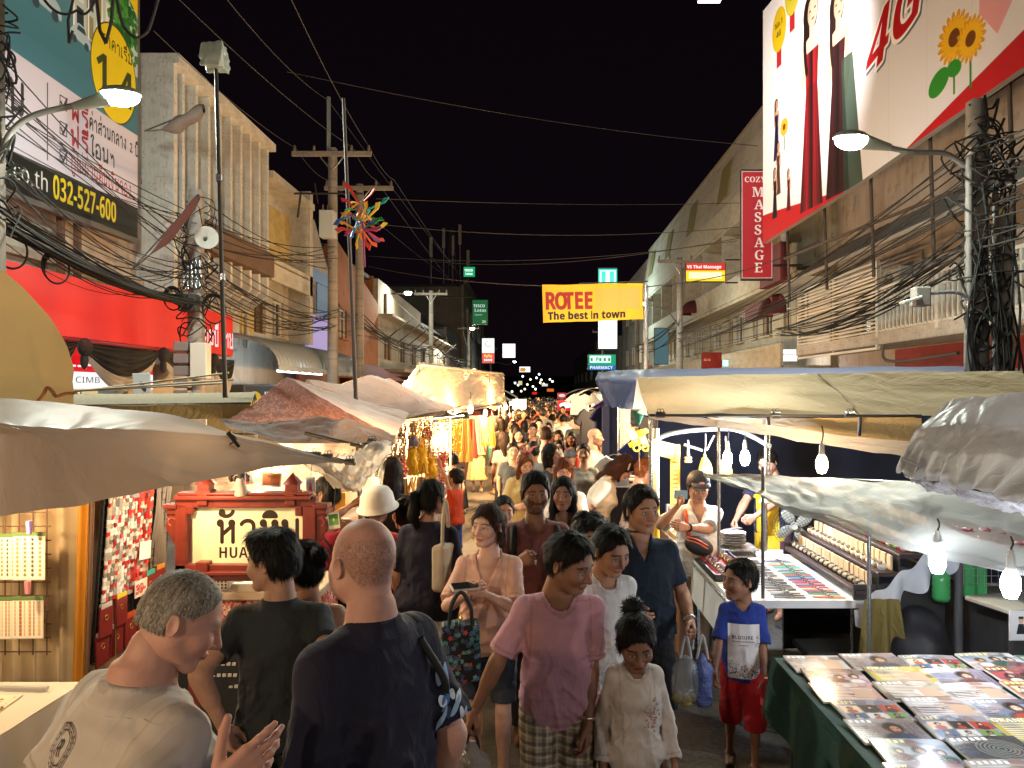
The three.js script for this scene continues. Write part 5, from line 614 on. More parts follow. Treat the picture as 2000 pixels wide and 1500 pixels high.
const tg=thing('cable_tangle', 'bird nest of black cables wrapped round the right pole', 'cables', PR);for(let i=0;i<60;i++){const y0=rn(2.2, 6.0), pts=[];let a=rn(0, 6.3), r=rn(0.18, 0.5)*(y0>3.6&&y0<5.6?1:0.6);for(let k=0;k<6;k++){pts.push(V(Math.cos(a)*r+0.1, y0+rn(-0.28, 0.28), Math.sin(a)*r*0.7+0.05));a+=rn(0.5, 1.6);r*=rn(0.7, 1.25);}mesh('cable', tube(pts, rn(0.008, 0.018), 22, 5), cable, tg);}for(let i=0;i<16;i++)mesh('hanging_cable', tube([V(rn(-0.25, 0.4), rn(3.6, 5.2), 0.25), V(rn(-0.3, 0.45), rn(2.6, 3.4), 0.3), V(rn(-0.25, 0.4), rn(0.6, 2.2), 0.25)], rn(0.01, 0.02), 14, 5), cable, tg);
const tl=thing('cable_tangle', 'knot of black cables on the left edge pole', 'cables', P1);for(let i=0;i<26;i++){const y0=rn(3.8, 6.4), pts=[];let a=rn(0, 6.3);for(let k=0;k<5;k++){pts.push(V(Math.cos(a)*rn(0.15, 0.35), y0+rn(-0.3, 0.3), Math.sin(a)*rn(0.15, 0.3)));a+=rn(0.6, 1.6);}mesh('cable', tube(pts, rn(0.008, 0.016), 18, 5), cable, tl);}
const t2=thing('cable_tangle', 'cable knot and loops on the loudspeaker pole', 'cables', P2);for(let i=0;i<26;i++){const y0=rn(3.2, 5.3), pts=[];let a=rn(0, 6.3);for(let k=0;k<5;k++){pts.push(V(Math.cos(a)*rn(0.16, 0.42), y0+rn(-0.35, 0.35), Math.sin(a)*rn(0.16, 0.3)+0.05));a+=rn(0.6, 1.6);}mesh('cable', tube(pts, rn(0.007, 0.014), 18, 5), cable, t2);}
for(const[px, py, z, r, lb]of[[22, 490, 9.2, 0.19, 'large coil of black cable at the left edge'], [110, 525, 9.9, 0.17, 'coil of black cable hanging over the red bank sign'], [338, 585, 12.9, 0.16, 'coil of cable left of the loudspeaker pole'], [418, 605, 13.6, 0.22, 'coil of cable right of the loudspeaker pole']])solo('cable_coil', lb, 'cable', [0, 1, 2, 3].map((i)=>put(torusG(r+i*0.007, 0.011, 6, 30), (i-1.5)*0.008, i*0.006, (i-1.5)*0.02, 0.1*i, 0.5, 0, [0.8, 1.1, 1])), cable).position.copy(at(px, py, z));
const ow=(label, pts, r, sag)=>solo('overhead_wire', label, 'wire', merge(pts.slice(1).map((p, i)=>sagWire(at(...pts[i]), at(...p), sag, r, 16, 4))), mat([0.05, 0.048, 0.05], 0.8));
ow('highest thin wire crossing the sky between both sides', [[560, 140, 22], [1480, 285, 27]], 0.012, 0.25);ow('wire crossing the sky level with the pinwheel bouquet', [[735, 388, 24], [1460, 396, 30]], 0.011, 0.12);ow('wire crossing the sky just under the massage sign top', [[730, 437, 24], [1500, 438, 24]], 0.011, 0.35);ow('wire crossing above the green topped sign', [[720, 500, 30], [1440, 470, 26]], 0.011, 0.4);ow('low wire crossing to the lit massage sign', [[840, 510, 40], [1500, 455, 24]], 0.013, 0.5);ow('lowest wire crossing just above the yellow banner', [[720, 520, 26], [1262, 560, 14], [1600, 470, 18]], 0.009, 0.2);
ow('power line from the upper crossarm up over the camera', [[420, -30, 13], [640, 195, 22.5], [895, 530, 68]], 0.010, 0.2);ow('power line on the right end of the upper crossarm', [[560, -20, 13], [722, 288, 22.5], [770, 352, 25.9], [905, 545, 68]], 0.010, 0.15);ow('power line on the left end of the upper crossarm', [[300, 60, 14], [578, 290, 22.5], [640, 352, 25.9], [880, 545, 68]], 0.010, 0.15);ow('power line on the inner upper crossarm', [[330, -20, 13], [690, 290, 22.5], [735, 352, 25.9], [890, 560, 68]], 0.010, 0.15);ow('curving wire hanging at the top of the hoarding', [[80, -10, 9], [150, 20, 9], [190, -10, 9]], 0.016, 0.12);ow('heavy looped cable hanging before the yellow oval', [[188, -10, 8.5], [195, 60, 8.5], [207, 84, 8.5], [218, 40, 8.5], [222, -10, 8.5]], 0.02, 0);ow('drooping cable at the hoarding right edge', [[225, -20, 8.6], [240, 50, 8.6], [265, 74, 8.6], [290, 60, 8.6], [312, -15, 8.6]], 0.018, 0.02);ow('dark cable hanging down the hoarding picture', [[145, -10, 9], [133, 40, 9], [135, 84, 9], [142, 60, 9]], 0.018, 0);
[['amber', '#ffb03a', 1021, 722, 90, 10, 7], ['white', '#ffffff', 1064, 752, 120, 12, 5], ['orange', '#ff7a2a', 1075, 762, 90, 14, 6], ['red', '#ff2a2a', 1044, 768, 90, 10, 5], ['cream', '#fff0c0', 1016, 748, 140, 8, 8]].forEach(([n, c, x, y, z, w, h])=>boxSign('tiny_sign', `tiny ${n} lit sign near the far end of the street`, x-w/2, x+w/2, y-h/2, y+h/2, z, canvas(8, 8, (g)=>{g.fillStyle=c;g.fillRect(0, 0, 8, 8);}), 1.5, 0.2));
// distant lamps
const far=[[1006, 748], [1021, 735], [1036, 741], [1048, 738], [1057, 742], [1030, 751], [1041, 755], [1012, 752], [1025, 760], [1046, 760], [1079, 745], [1074, 741], [1137, 742], [1130, 723], [1146, 742], [1152, 741], [1000, 765], [1018, 764], [1053, 731], [1062, 750]];const gm=[glow([0.9, 1, 0.92], 9), glow([1, 0.85, 0.5], 7), glow([0.75, 1, 0.9], 9)];
const fl=thing('distant_lamp', 'tiny distant street lamp at the far end of the street', 'lamp', at(...far[0], 120), 0, 'tiny distant lamps at the end of the street');mesh('lit_globe', sph(0.16, 0, 0, 0, 1, 10), gm[0], fl);mesh('stem', cyl([0, 0, 0], [0, -fl.position.y, 0], 0.04), dark, fl);
far.slice(1).forEach((f, i)=>{const z=105+(i*37)%90, c=dup(fl, at(...f, z));c.children[0].material=gm[i%3];c.scale.setScalar(z/120);c.children[1].scale.y=c.position.y/(z/120)/fl.position.y;});
}
{
const m1=thing('mast', 'thin dark mast topped by a floodlight wrapped in plastic', 'mast', at(452, 815, 7.5).setY(0));const top=at(422, 132, 7.5).sub(m1.position);mesh('pole', cyl([0, 0, 0], top, 0.026, 0.018), darkMetal, m1);mesh('clamp', [0.35, 0.62, 0.8].map((t)=>cyl(top.clone().multiplyScalar(t-0.006), top.clone().multiplyScalar(t+0.006), 0.034)), galv, m1);
const wr=surfaceNets((x, y, z)=>Math.max(Math.abs(x)-0.085, Math.abs(y)-0.09, Math.abs(z)-0.07)-0.02+0.012*noise3(x*30, y*30, z*30)+0.02*noise3(x*12, y*12, z*12+4), [-0.16, -0.16, -0.14], [0.16, 0.16, 0.14], 0.012);mesh('wrapped_floodlight', put(planar(wr), top.x-0.02, top.y+0.1, top.z), mat([0.42, 0.48, 0.44], 0.3, {transmission:0.15}), m1);
const m2=thing('mast', 'thin leaning mast carrying the pinwheel bouquet', 'mast', at(712, 830, 7.8).setY(0));const tp2=at(671, 192, 7.8).sub(m2.position);mesh('pole', cyl([0, 0, 0], tp2, 0.026, 0.016), mat([0.07, 0.05, 0.04], 0.6), m2);
const pw=thing('pinwheel_bouquet', 'bouquet of colourful wooden pinwheels tied to the mast', 'pinwheels', at(706, 424, 7.7)), cs=['#c8321e', '#e0a020', '#2a58b8', '#1f8a4a', '#7a2a6a', '#d8642a', '#2f9a8a', '#e8c030', '#c02850'].map((c)=>mat(c, 0.5)), rp=rng(12);
for(let i=0;i<44;i++){const a=i*2.4+rp()*0.4, r=0.13+rp()*0.11, zz=(rp()-0.5)*0.16, sh=new THREE.Shape();sh.moveTo(-0.006, 0);sh.lineTo(-0.012, r);sh.lineTo(-0.05, r+0.05);sh.lineTo(-0.02, r+0.10);sh.lineTo(0.02, r+0.03);sh.lineTo(0.008, 0);mesh('blade', put(new THREE.ExtrudeGeometry(sh, {depth:0.012, bevelEnabled:false}), Math.cos(a)*0.03, Math.sin(a)*0.03+(rp()-0.5)*0.34, zz, rp()*1.6-0.8, rp()*1.6-0.8, a-PI/2, 0.5+rp()*0.45), cs[i%9], pw);}mesh('hub', sph(0.05, 0, 0, 0.02), mat('#a8761c', 0.5), pw);mesh('stick', cyl([0.01, 0, 0], [0.03, -0.5, 0], 0.012), mat('#8a2a4a', 0.6), pw);
const furl=(label, A, B, r, c)=>{const s=thing('furled_banner', label, 'banner', A), d=B.clone().sub(A);mesh('cloth', sheet((u, v)=>{const t=v, k=Math.sin(Math.min(1, t*1.25+0.12)*PI)**0.7*r+0.012, p=d.clone().multiplyScalar(t);p.y-=0.1*Math.sin(t*PI);const a=u*2*PI;return p.add(V(0, Math.cos(a)*k*(1+0.25*Math.sin(t*17)), Math.sin(a)*k));}, 14, 30), mat(c, 0.8, {bumpMap:T.wrinkle, bumpScale:0.02}), s);mesh('rod', cyl([0, 0.02, 0], d, 0.012), darkMetal, s);};
furl('brown patterned furled banner hanging above the left mast', at(398, 212, 12), at(282, 256, 12), 0.11, [0.10, 0.07, 0.055]);furl('dark red furled banner slanting down left of the loudspeakers', at(388, 385, 12.5), at(256, 528, 11.5), 0.085, [0.06, 0.014, 0.012]);
}
// ---------- market lamps ----------
function bulb(label, p, color, power, k, kind='bulb', cordUp=0.35){
const s=thing('hanging_bulb', label, 'light bulb', p), g=glow(color, k);
if(kind==='bulb')mesh('lit_globe', put(lathe([[0.001, -0.075], [0.03, -0.066], [0.046, -0.03], [0.042, 0.0], [0.026, 0.04], [0.02, 0.055], [0.018, 0.06]], 16)), g, s);else mesh('lit_globe', put(lathe([[0.001, -0.075], [0.026, -0.068], [0.041, -0.03], [0.041, 0.015], [0.028, 0.05], [0.02, 0.06]], 16)), g, s);
mesh('socket', [cyl([0, 0.06, 0], [0, 0.13, 0], 0.021, 0.017), cyl([0, 0.13, 0], [0, 0.15, 0], 0.012)], mat([0.45, 0.45, 0.43], 0.5), s);if(cordUp)mesh('cord', tube([[0, 0.15, 0], [0.01, 0.15+cordUp*0.5, 0], [0, 0.15+cordUp, 0]], 0.005, 8, 5), dark, s);
const l=new THREE.PointLight(color, power);l.position.copy(p).add(V(0, -0.03, 0));l.shadow.radius=1.8;scene.add(l);return s;
}
const WARM='#ffc27a', WARM2='#ffd9a4', COOL='#e8f2ff';
// ---------- tarpaulins ----------
const tarpM=(c, tr=0.35, r=0.62, bump=T.wrinkle, bs=0.012, o={})=>mat(c, r<0.45?r+0.3:0.97, {transmission:tr, clearcoat:r<0.7?0.4:0, clearcoatRoughness:0.38, bumpMap:bump, bumpScale:bs, specularIntensity:0.6, ...o});
const spline=(pts)=>{const c=new THREE.CatmullRomCurve3(pts.map((p)=>at(...p)), false, 'catmullrom', 0.35);return(t)=>c.getPoint(clamp(t, 0, 1));};
function drape(rows, wr=0.012, seed=1, nu=90, nv=40, crease=0.2){
const cs=rows.map(spline), n=rows.length-1;
return sheet((u, v)=>{const t=(1-v)*n, i=Math.min(n-1, Math.floor(t)), f=t-i, p=cs[i](u).lerp(cs[i+1](u), f), q=wr*(fbm(u*9+seed, v*5, seed, 3)*1.4+Math.abs(noise3(u*16+v*5, v*3-u*4, seed+9))*0.9);return p.add(V(q*0.2, q, q*0.6));}, nu, nv, [3, 1.6]);
}
const rod=darkMetal, wood=mat([0.16, 0.09, 0.05], 0.8, {map:T.grime}), clipM=mat([0.02, 0.02, 0.02], 0.4);
function binderClip(parent, p, s=1){mesh('clip', [put(new THREE.CylinderGeometry(0.018, 0.018, 0.05, 3), p.x, p.y, p.z, 0, 0, PI/2, s), put(torusG(0.009, 0.0018, 5, 12), p.x-0.008*s, p.y+0.022*s, p.z, 0.3, 0, 0, s), put(torusG(0.009, 0.0018, 5, 12), p.x+0.008*s, p.y+0.022*s, p.z, -0.3, 0, 0, s)], clipM, parent);}
const rel=(s, p)=>p.clone().sub(s.position);
{
const s=thing('stall_canopy', 'grey tarpaulin canopy nearest the camera on the left', 'canopy', [0, 0, 0]);
mesh('tarpaulin', drape([[[-160, 776, 4.2], [0, 780, 4.2], [200, 795, 4.25], [345, 812, 4.3], [450, 846, 4.4], [560, 872, 4.35], [690, 904, 4.3]], [[-160, 806, 3.2], [0, 826, 3.2], [110, 838, 3.3], [240, 840, 3.5], [450, 853, 3.9], [570, 880, 4.1], [690, 906, 4.27]], [[-160, 830, 3.16], [0, 848, 3.16], [110, 860, 3.26], [240, 862, 3.46], [450, 868, 3.86], [570, 886, 4.08], [690, 907, 4.26]], [[-160, 1030, 3.1], [0, 1010, 3.1], [160, 985, 3.25], [330, 956, 3.45], [500, 922, 3.8], [640, 903, 4.15], [690, 909, 4.25]]], 0.010, 3, 120, 46), tarpM([0.25, 0.20, 0.165], 0.16, 0.62, T.wrinkle, 0.004), s);
mesh('rod', cyl(at(596, 884, 4.28), at(694, 906, 4.26), 0.011), rod, s);mesh('tie', [tube([at(448, 846, 3.88), at(462, 858, 3.86), at(440, 874, 3.85), at(438, 892, 3.85), at(444, 893, 3.85), at(448, 870, 3.85)], 0.004, 20, 5), cyl(at(446, 846, 3.9), at(466, 872, 3.86), 0.012, 0.008)], clipM, s);for(const[x, y]of[[617, 888], [640, 892], [683, 902]])binderClip(s, at(x, y, 4.25), 1.1);
}
{
const s=thing('arched_canvas', 'tall arched cream canvas at the left edge', 'canopy', [0, 0, 0]), top=spline([[-160, 470, 5.6], [-60, 500, 5.5], [0, 527, 5.45], [50, 566, 5.4], [100, 622, 5.35], [132, 676, 5.3], [143, 720, 5.3]]), bot=spline([[-160, 800, 5.9], [0, 800, 5.7], [100, 798, 5.5], [143, 796, 5.3]]);
mesh('canvas', sheet((u, v)=>{const p=bot(u).lerp(top(u), v);p.z+=0.12*Math.sin(v*PI)*(1-u);p.x+=0.006*noise3(u*9, v*9, 3);return p;}, 40, 20), tarpM([0.44, 0.30, 0.13], 0.3, 0.8, T.weave, 0.003), s);mesh('trim_piping', tube([[70, 788], [84, 772], [92, 757], [100, 762], [110, 774], [128, 769], [143, 768]].map((p)=>at(...p, 5.26)), 0.012, 40, 6), mat([0.30, 0.12, 0.04], 0.8), s);
const g=thing('stall_canopy', 'flat olive canvas roof behind the nearest canopy', 'canopy', [0, 0, 0]);mesh('canvas', drape([[[120, 770, 8.6], [300, 769, 8.8], [500, 766, 9]], [[60, 792, 5.9], [300, 790, 6.2], [490, 786, 6.6]], [[60, 794, 5.86], [300, 792, 6.16], [490, 788, 6.56]], [[60, 850, 5.85], [300, 850, 6.15], [480, 846, 6.5]]], 0.004, 8, 40, 20), tarpM([0.16, 0.13, 0.065], 0.2, 0.85), g);mesh('edge_rod', cyl(at(60, 793, 5.84), at(490, 787, 6.54), 0.008), rod, g);
const bx=thing('shop_poster_stand', 'pale framed poster leaning behind the olive canvas roof', 'poster', at(277, 752, 9.6));mesh('board', rbox(0.22, 0.3, 0.02, 0.005, 0, 0, 0, 0, 0, 0.04), mat([0.42, 0.44, 0.46], 0.6), bx);mesh('emblem', put(new THREE.CircleGeometry(0.05, 16), 0.02, -0.02, 0.012, 0, 0, 0.5, [0.6, 1.4, 1]), dark, bx);
const sk=thing('bamboo_bundle', 'bundle of thin poles lying across the olive canvas roof', 'poles', at(280, 765, 9));mesh('stick', [[[-1.0, -0.02, 0], [1.0, 0.22, 0]], [[-0.9, 0.0, 0.1], [1.1, 0.14, 0.1]], [[-1.2, -0.01, -0.1], [0.9, 0.10, -0.1]]].map(([a, b])=>cyl(a, b, 0.012)), mat([0.3, 0.25, 0.18], 0.7), sk);
}
const flower=canvas(512, 512, (x)=>{x.fillStyle='#6e453a';x.fillRect(0, 0, 512, 512);const r=rng(21);for(let i=0;i<420;i++){x.save();x.translate(r()*512, r()*512);x.rotate(r()*7);x.fillStyle=['#8f5c4c', '#7c4c3e', '#9a6a58'][i%3];for(let k=0;k<3;k++){x.rotate(0.5);x.beginPath();x.ellipse(0, 12, 3.4, 14, 0, 0, 7);x.fill();}x.restore();}});
function pinTent(name, label, A, L, R, RB, LB, m1, m2, seed, sag=0.08){
const s=thing(name, label, 'canopy', [0, 0, 0]), tri=(P, Q)=>sheet((u, v)=>{const b=P.clone().lerp(Q, u), p=b.lerp(A, v);p.y-=sag*Math.sin(v*PI)*(0.6+0.8*Math.sin(u*PI))-0.008*noise3(u*10*(1-v), v*12, seed);return p;}, 40, 24, [2.2, 1.4]);
mesh('front_panel', tri(L, R), m1, s);mesh('side_panel', tri(R, RB), m2, s);mesh('back_panel', tri(RB, LB), m2, s);mesh('left_panel', tri(LB, L), m2, s);return s;
}
{
const s=pinTent('stall_canopy', 'brownish pink leaf patterned peaked canopy', at(560, 735, 7.2), at(438, 826, 6.2), at(770, 852, 6.1), at(800, 806, 8.4), at(480, 800, 8.8), tarpM([1, 1, 1], 0.4, 0.75, T.weave, 0.002, {map:flower}), tarpM([0.40, 0.26, 0.21], 0.45), 5, 0.03);
mesh('lower_flap', drape([[[430, 822, 6.15], [520, 826, 6.1], [640, 818, 6.1], [700, 826, 6.05], [772, 850, 6.0]], [[450, 838, 5.9], [540, 846, 5.9], [640, 840, 5.9], [700, 846, 5.85], [770, 866, 5.8]], [[470, 846, 5.7], [560, 870, 5.7], [650, 872, 5.7], [700, 870, 5.7], [762, 884, 5.7]]], 0.02, 12, 70, 20), tarpM([0.22, 0.17, 0.155], 0.25, 0.8), s);mesh('rod', cyl(at(596, 846, 5.72), at(738, 880, 5.66), 0.014), rod, s);mesh('clamp', rbox(0.13, 0.075, 0.06, 0.01, 0, 0, 0, 0, 0, -0.15).applyMatrix4(new THREE.Matrix4().setPosition(at(725, 876, 5.62))), clipM, s);binderClip(s, at(727, 862, 5.6), 1.3);
const d=thing('plastic_drape', 'white plastic sheet drooping from the patterned canopy corner', 'plastic sheet', [0, 0, 0]);mesh('plastic', drape([[[560, 888, 5.2], [640, 905, 5.1], [700, 880, 5.4], [765, 858, 5.7]], [[585, 905, 5.1], [650, 925, 5.0], [705, 905, 5.2], [765, 872, 5.6]], [[625, 925, 5.0], [668, 948, 4.9], [715, 935, 5.1], [755, 900, 5.45]], [[638, 945, 4.95], [690, 962, 4.86], [706, 958, 5.0], [738, 920, 5.3]]], 0.03, 22, 70, 40), tarpM([0.46, 0.43, 0.39], 0.45, 0.6, T.wrinkle, 0.008), d);
const p=thing('stall_canopy', 'pinkish plain peaked canopy beyond the patterned one', 'canopy', [0, 0, 0]);mesh('tarpaulin', drape([[[600, 742, 9.2], [665, 750, 9.4], [718, 734, 10], [760, 742, 11]], [[640, 772, 8.8], [720, 776, 8.9], [800, 768, 9.6], [830, 776, 10.4]], [[690, 800, 8.4], [742, 815, 8.4], [830, 800, 9.0], [885, 798, 9.8]], [[705, 812, 8.3], [744, 824, 8.3], [835, 808, 8.9], [888, 802, 9.8]]], 0.018, 31, 70, 30), tarpM([0.27, 0.19, 0.165], 0.45), p);mesh('rod', cyl(at(735, 824, 8.3), at(868, 806, 9.3), 0.02), wood, p);mesh('back_slope', drape([[[600, 742, 9.2], [665, 750, 9.4], [718, 734, 10], [760, 742, 11]], [[560, 790, 11], [640, 790, 11.5], [700, 788, 12], [740, 788, 12.5]]], 0.01, 33, 30, 10), tarpM([0.27, 0.19, 0.165], 0.4), p);
const c=thing('plastic_tent', 'clear plastic sheet tent glowing with bulbs over the scarf stall', 'canopy', [0, 0, 0]), pm=tarpM([0.40, 0.32, 0.24], 0.5, 0.4, T.crumple, 0.03);
mesh('plastic', drape([[[818, 712, 12], [870, 716, 13.5], [930, 724, 15.5], [981, 730, 17.6]], [[806, 750, 11.5], [866, 752, 13], [928, 756, 15], [985, 762, 17.5]], [[800, 796, 11], [864, 796, 12.6], [928, 796, 14.8], [984, 792, 17.4]]], 0.05, 41, 70, 30), pm, c);mesh('left_slope', drape([[[818, 712, 12], [870, 716, 13.5], [930, 724, 15.5]], [[772, 768, 11.6], [800, 770, 13.5], [880, 768, 16]]], 0.04, 44, 30, 20), pm, c);mesh('frame_rod', [cyl(at(818, 712, 12), at(981, 730, 17.6), 0.025), cyl(at(902, 722, 14.6), at(904, 800, 14.6), 0.02), cyl(at(983, 730, 17.6), at(985, 800, 17.4), 0.02), cyl(at(983, 900, 17.5).setY(0), at(984, 795, 17.5), 0.03), cyl(at(820, 780, 11.4).setY(0), at(820, 715, 12), 0.02)], mat([0.45, 0.38, 0.3], 0.5), c);mesh('lower_rod', cyl(at(886, 806, 11.8), at(975, 788, 16.8), 0.02), wood, c);mesh('eave_cloth', drape([[[870, 800, 11.6], [920, 792, 14], [980, 786, 17]], [[880, 812, 11.3], [922, 802, 13.8], [978, 794, 16.8]]], 0.02, 46, 30, 6), tarpM([0.3, 0.22, 0.16], 0.3), c);
bulb('glaring warm bulb in the clear plastic tent end', at(955, 776, 16.2), WARM, 170, 60, 'big', 0.4);bulb('second warm bulb lower down in the clear plastic tent', at(948, 806, 15.6), WARM, 70, 50, 'big', 0.3);bulb('warm bulb inside the near end of the plastic tent', at(860, 792, 13.2), WARM, 60, 40, 'big', 0.3);bulb('warm bulb over the bag and necklace display', at(848, 858, 10.6), WARM2, 60, 60, 'big', 0.3);
// further stall roofs down the street
const far=[[-1, 21, 1.75, '#8a7a6a', 'dull canvas canopy just past the clear plastic tent'], [-1, 26, 1.9, '#b0a08a', 'pale canvas canopy further down the left stall row'], [-1, 33, 1.8, '#6a5a50', 'brown canvas canopy far down the left stall row'], [-1, 42, 1.9, '#a09080', 'farthest canvas canopy of the left stall row'], [1, 17, 1.95, '#8a8478', 'grey canvas canopy beyond the hanging navy clothes'], [1, 22, 1.7, '#d0ccc0', 'white striped canopy fanning out on the right'], [1, 28, 1.8, '#7a6a60', 'brown canvas canopy far down the right stall row'], [1, 37, 1.9, '#a8a090', 'pale canvas canopy far down the right stall row'], [1, 48, 1.9, '#806a5a', 'farthest canvas canopy of the right stall row']];
for(const[sd, z, h, cc, lb]of far){const X=sd<0?-1.1:1.55, t=thing('stall_canopy', lb, 'canopy', [X, 0, -z]);mesh('canvas', sheet((u, v)=>V(sd*lerp(0, 2.6, u), h+0.5*Math.sin(u*PI)+0.02*noise3(u*8, v*8, z), lerp(1.8, -1.8, v)), 14, 10), tarpM(cc, 0.4), t);mesh('post', [[0.05, 1.7], [0.05, -1.7], [2.5, 1.7]].map(([x, z2])=>cyl([sd*x, 0, z2], [sd*x, h, z2], 0.02)), galv, t);mesh('counter', rbox(1.5, 0.8, 3.2, 0.02, sd*1.3, 0.4, 0), mat(['#5a3a30', '#7a2a2a', '#3a4a5a'][Math.round(z)%3], 0.9), t);mesh('goods', [...Array(14)].map((_, i)=>rbox(0.2+0.1*hsh(i, z, 1), 0.12+0.2*hsh(i, z, 2), 0.2, 0.03, sd*(0.7+0.9*hsh(i, z, 3)), 0.9+0.4*hsh(i, z, 6), -1.5+i*0.22)), mat(['#b08a60', '#a04030', '#c0b090'][(Math.round(z)+1)%3], 0.8), t).userData.kind='stuff';}
[[-0.9, 22, 40], [-1.0, 29, 60], [1.9, 19, 24], [1.8, 25, 45], [-1.0, 38, 80], [1.8, 36, 80], [0.2, 58, 120]].forEach(([x, z, p], i)=>bulb(['warm bulb past the clear plastic tent', 'warm bulb in the pale canopy down the left row', 'warm bulb in the grey canopy on the right', 'warm bulb in the white striped canopy', 'warm bulb far down the left stall row', 'warm bulb far down the right stall row', 'warm bulb hanging at the far end of the crowd'][i], V(x, i===6?2.9:1.78, -z), i%3?WARM2:WARM, p*1.7, 50, 'big', 0.2));
const bs=(n, l, ...a)=>boxSign(n, l, ...a);const rl=canvas(128, 96, (x)=>{x.fillStyle='#e0142a';x.fillRect(0, 0, 128, 96);x.fillStyle='#fff';x.beginPath();x.ellipse(64, 48, 50, 26, 0, 0, 7);x.fill();});bs('red_lit_sign', 'small red lit sign with white centre over the far crowd', 1088, 1122, 781, 802, 24, rl, 2.6, 0.1);bs('white_lit_sign', 'blank glowing white stall panel at far left of the crowd', 1000, 1029, 779, 804, 25, canvas(32, 32, (x)=>{x.fillStyle='#fff4e0';x.fillRect(0, 0, 32, 32);}), 3, 0.1);bs('small_lit_board', 'small pinkish lit board above the red lit sign', 1089, 1106, 767, 778, 34, rl, 1.6, 0.1);const pl=new THREE.PointLight('#ff5a50', 22);pl.position.copy(at(1100, 800, 23.5));scene.add(pl);
}
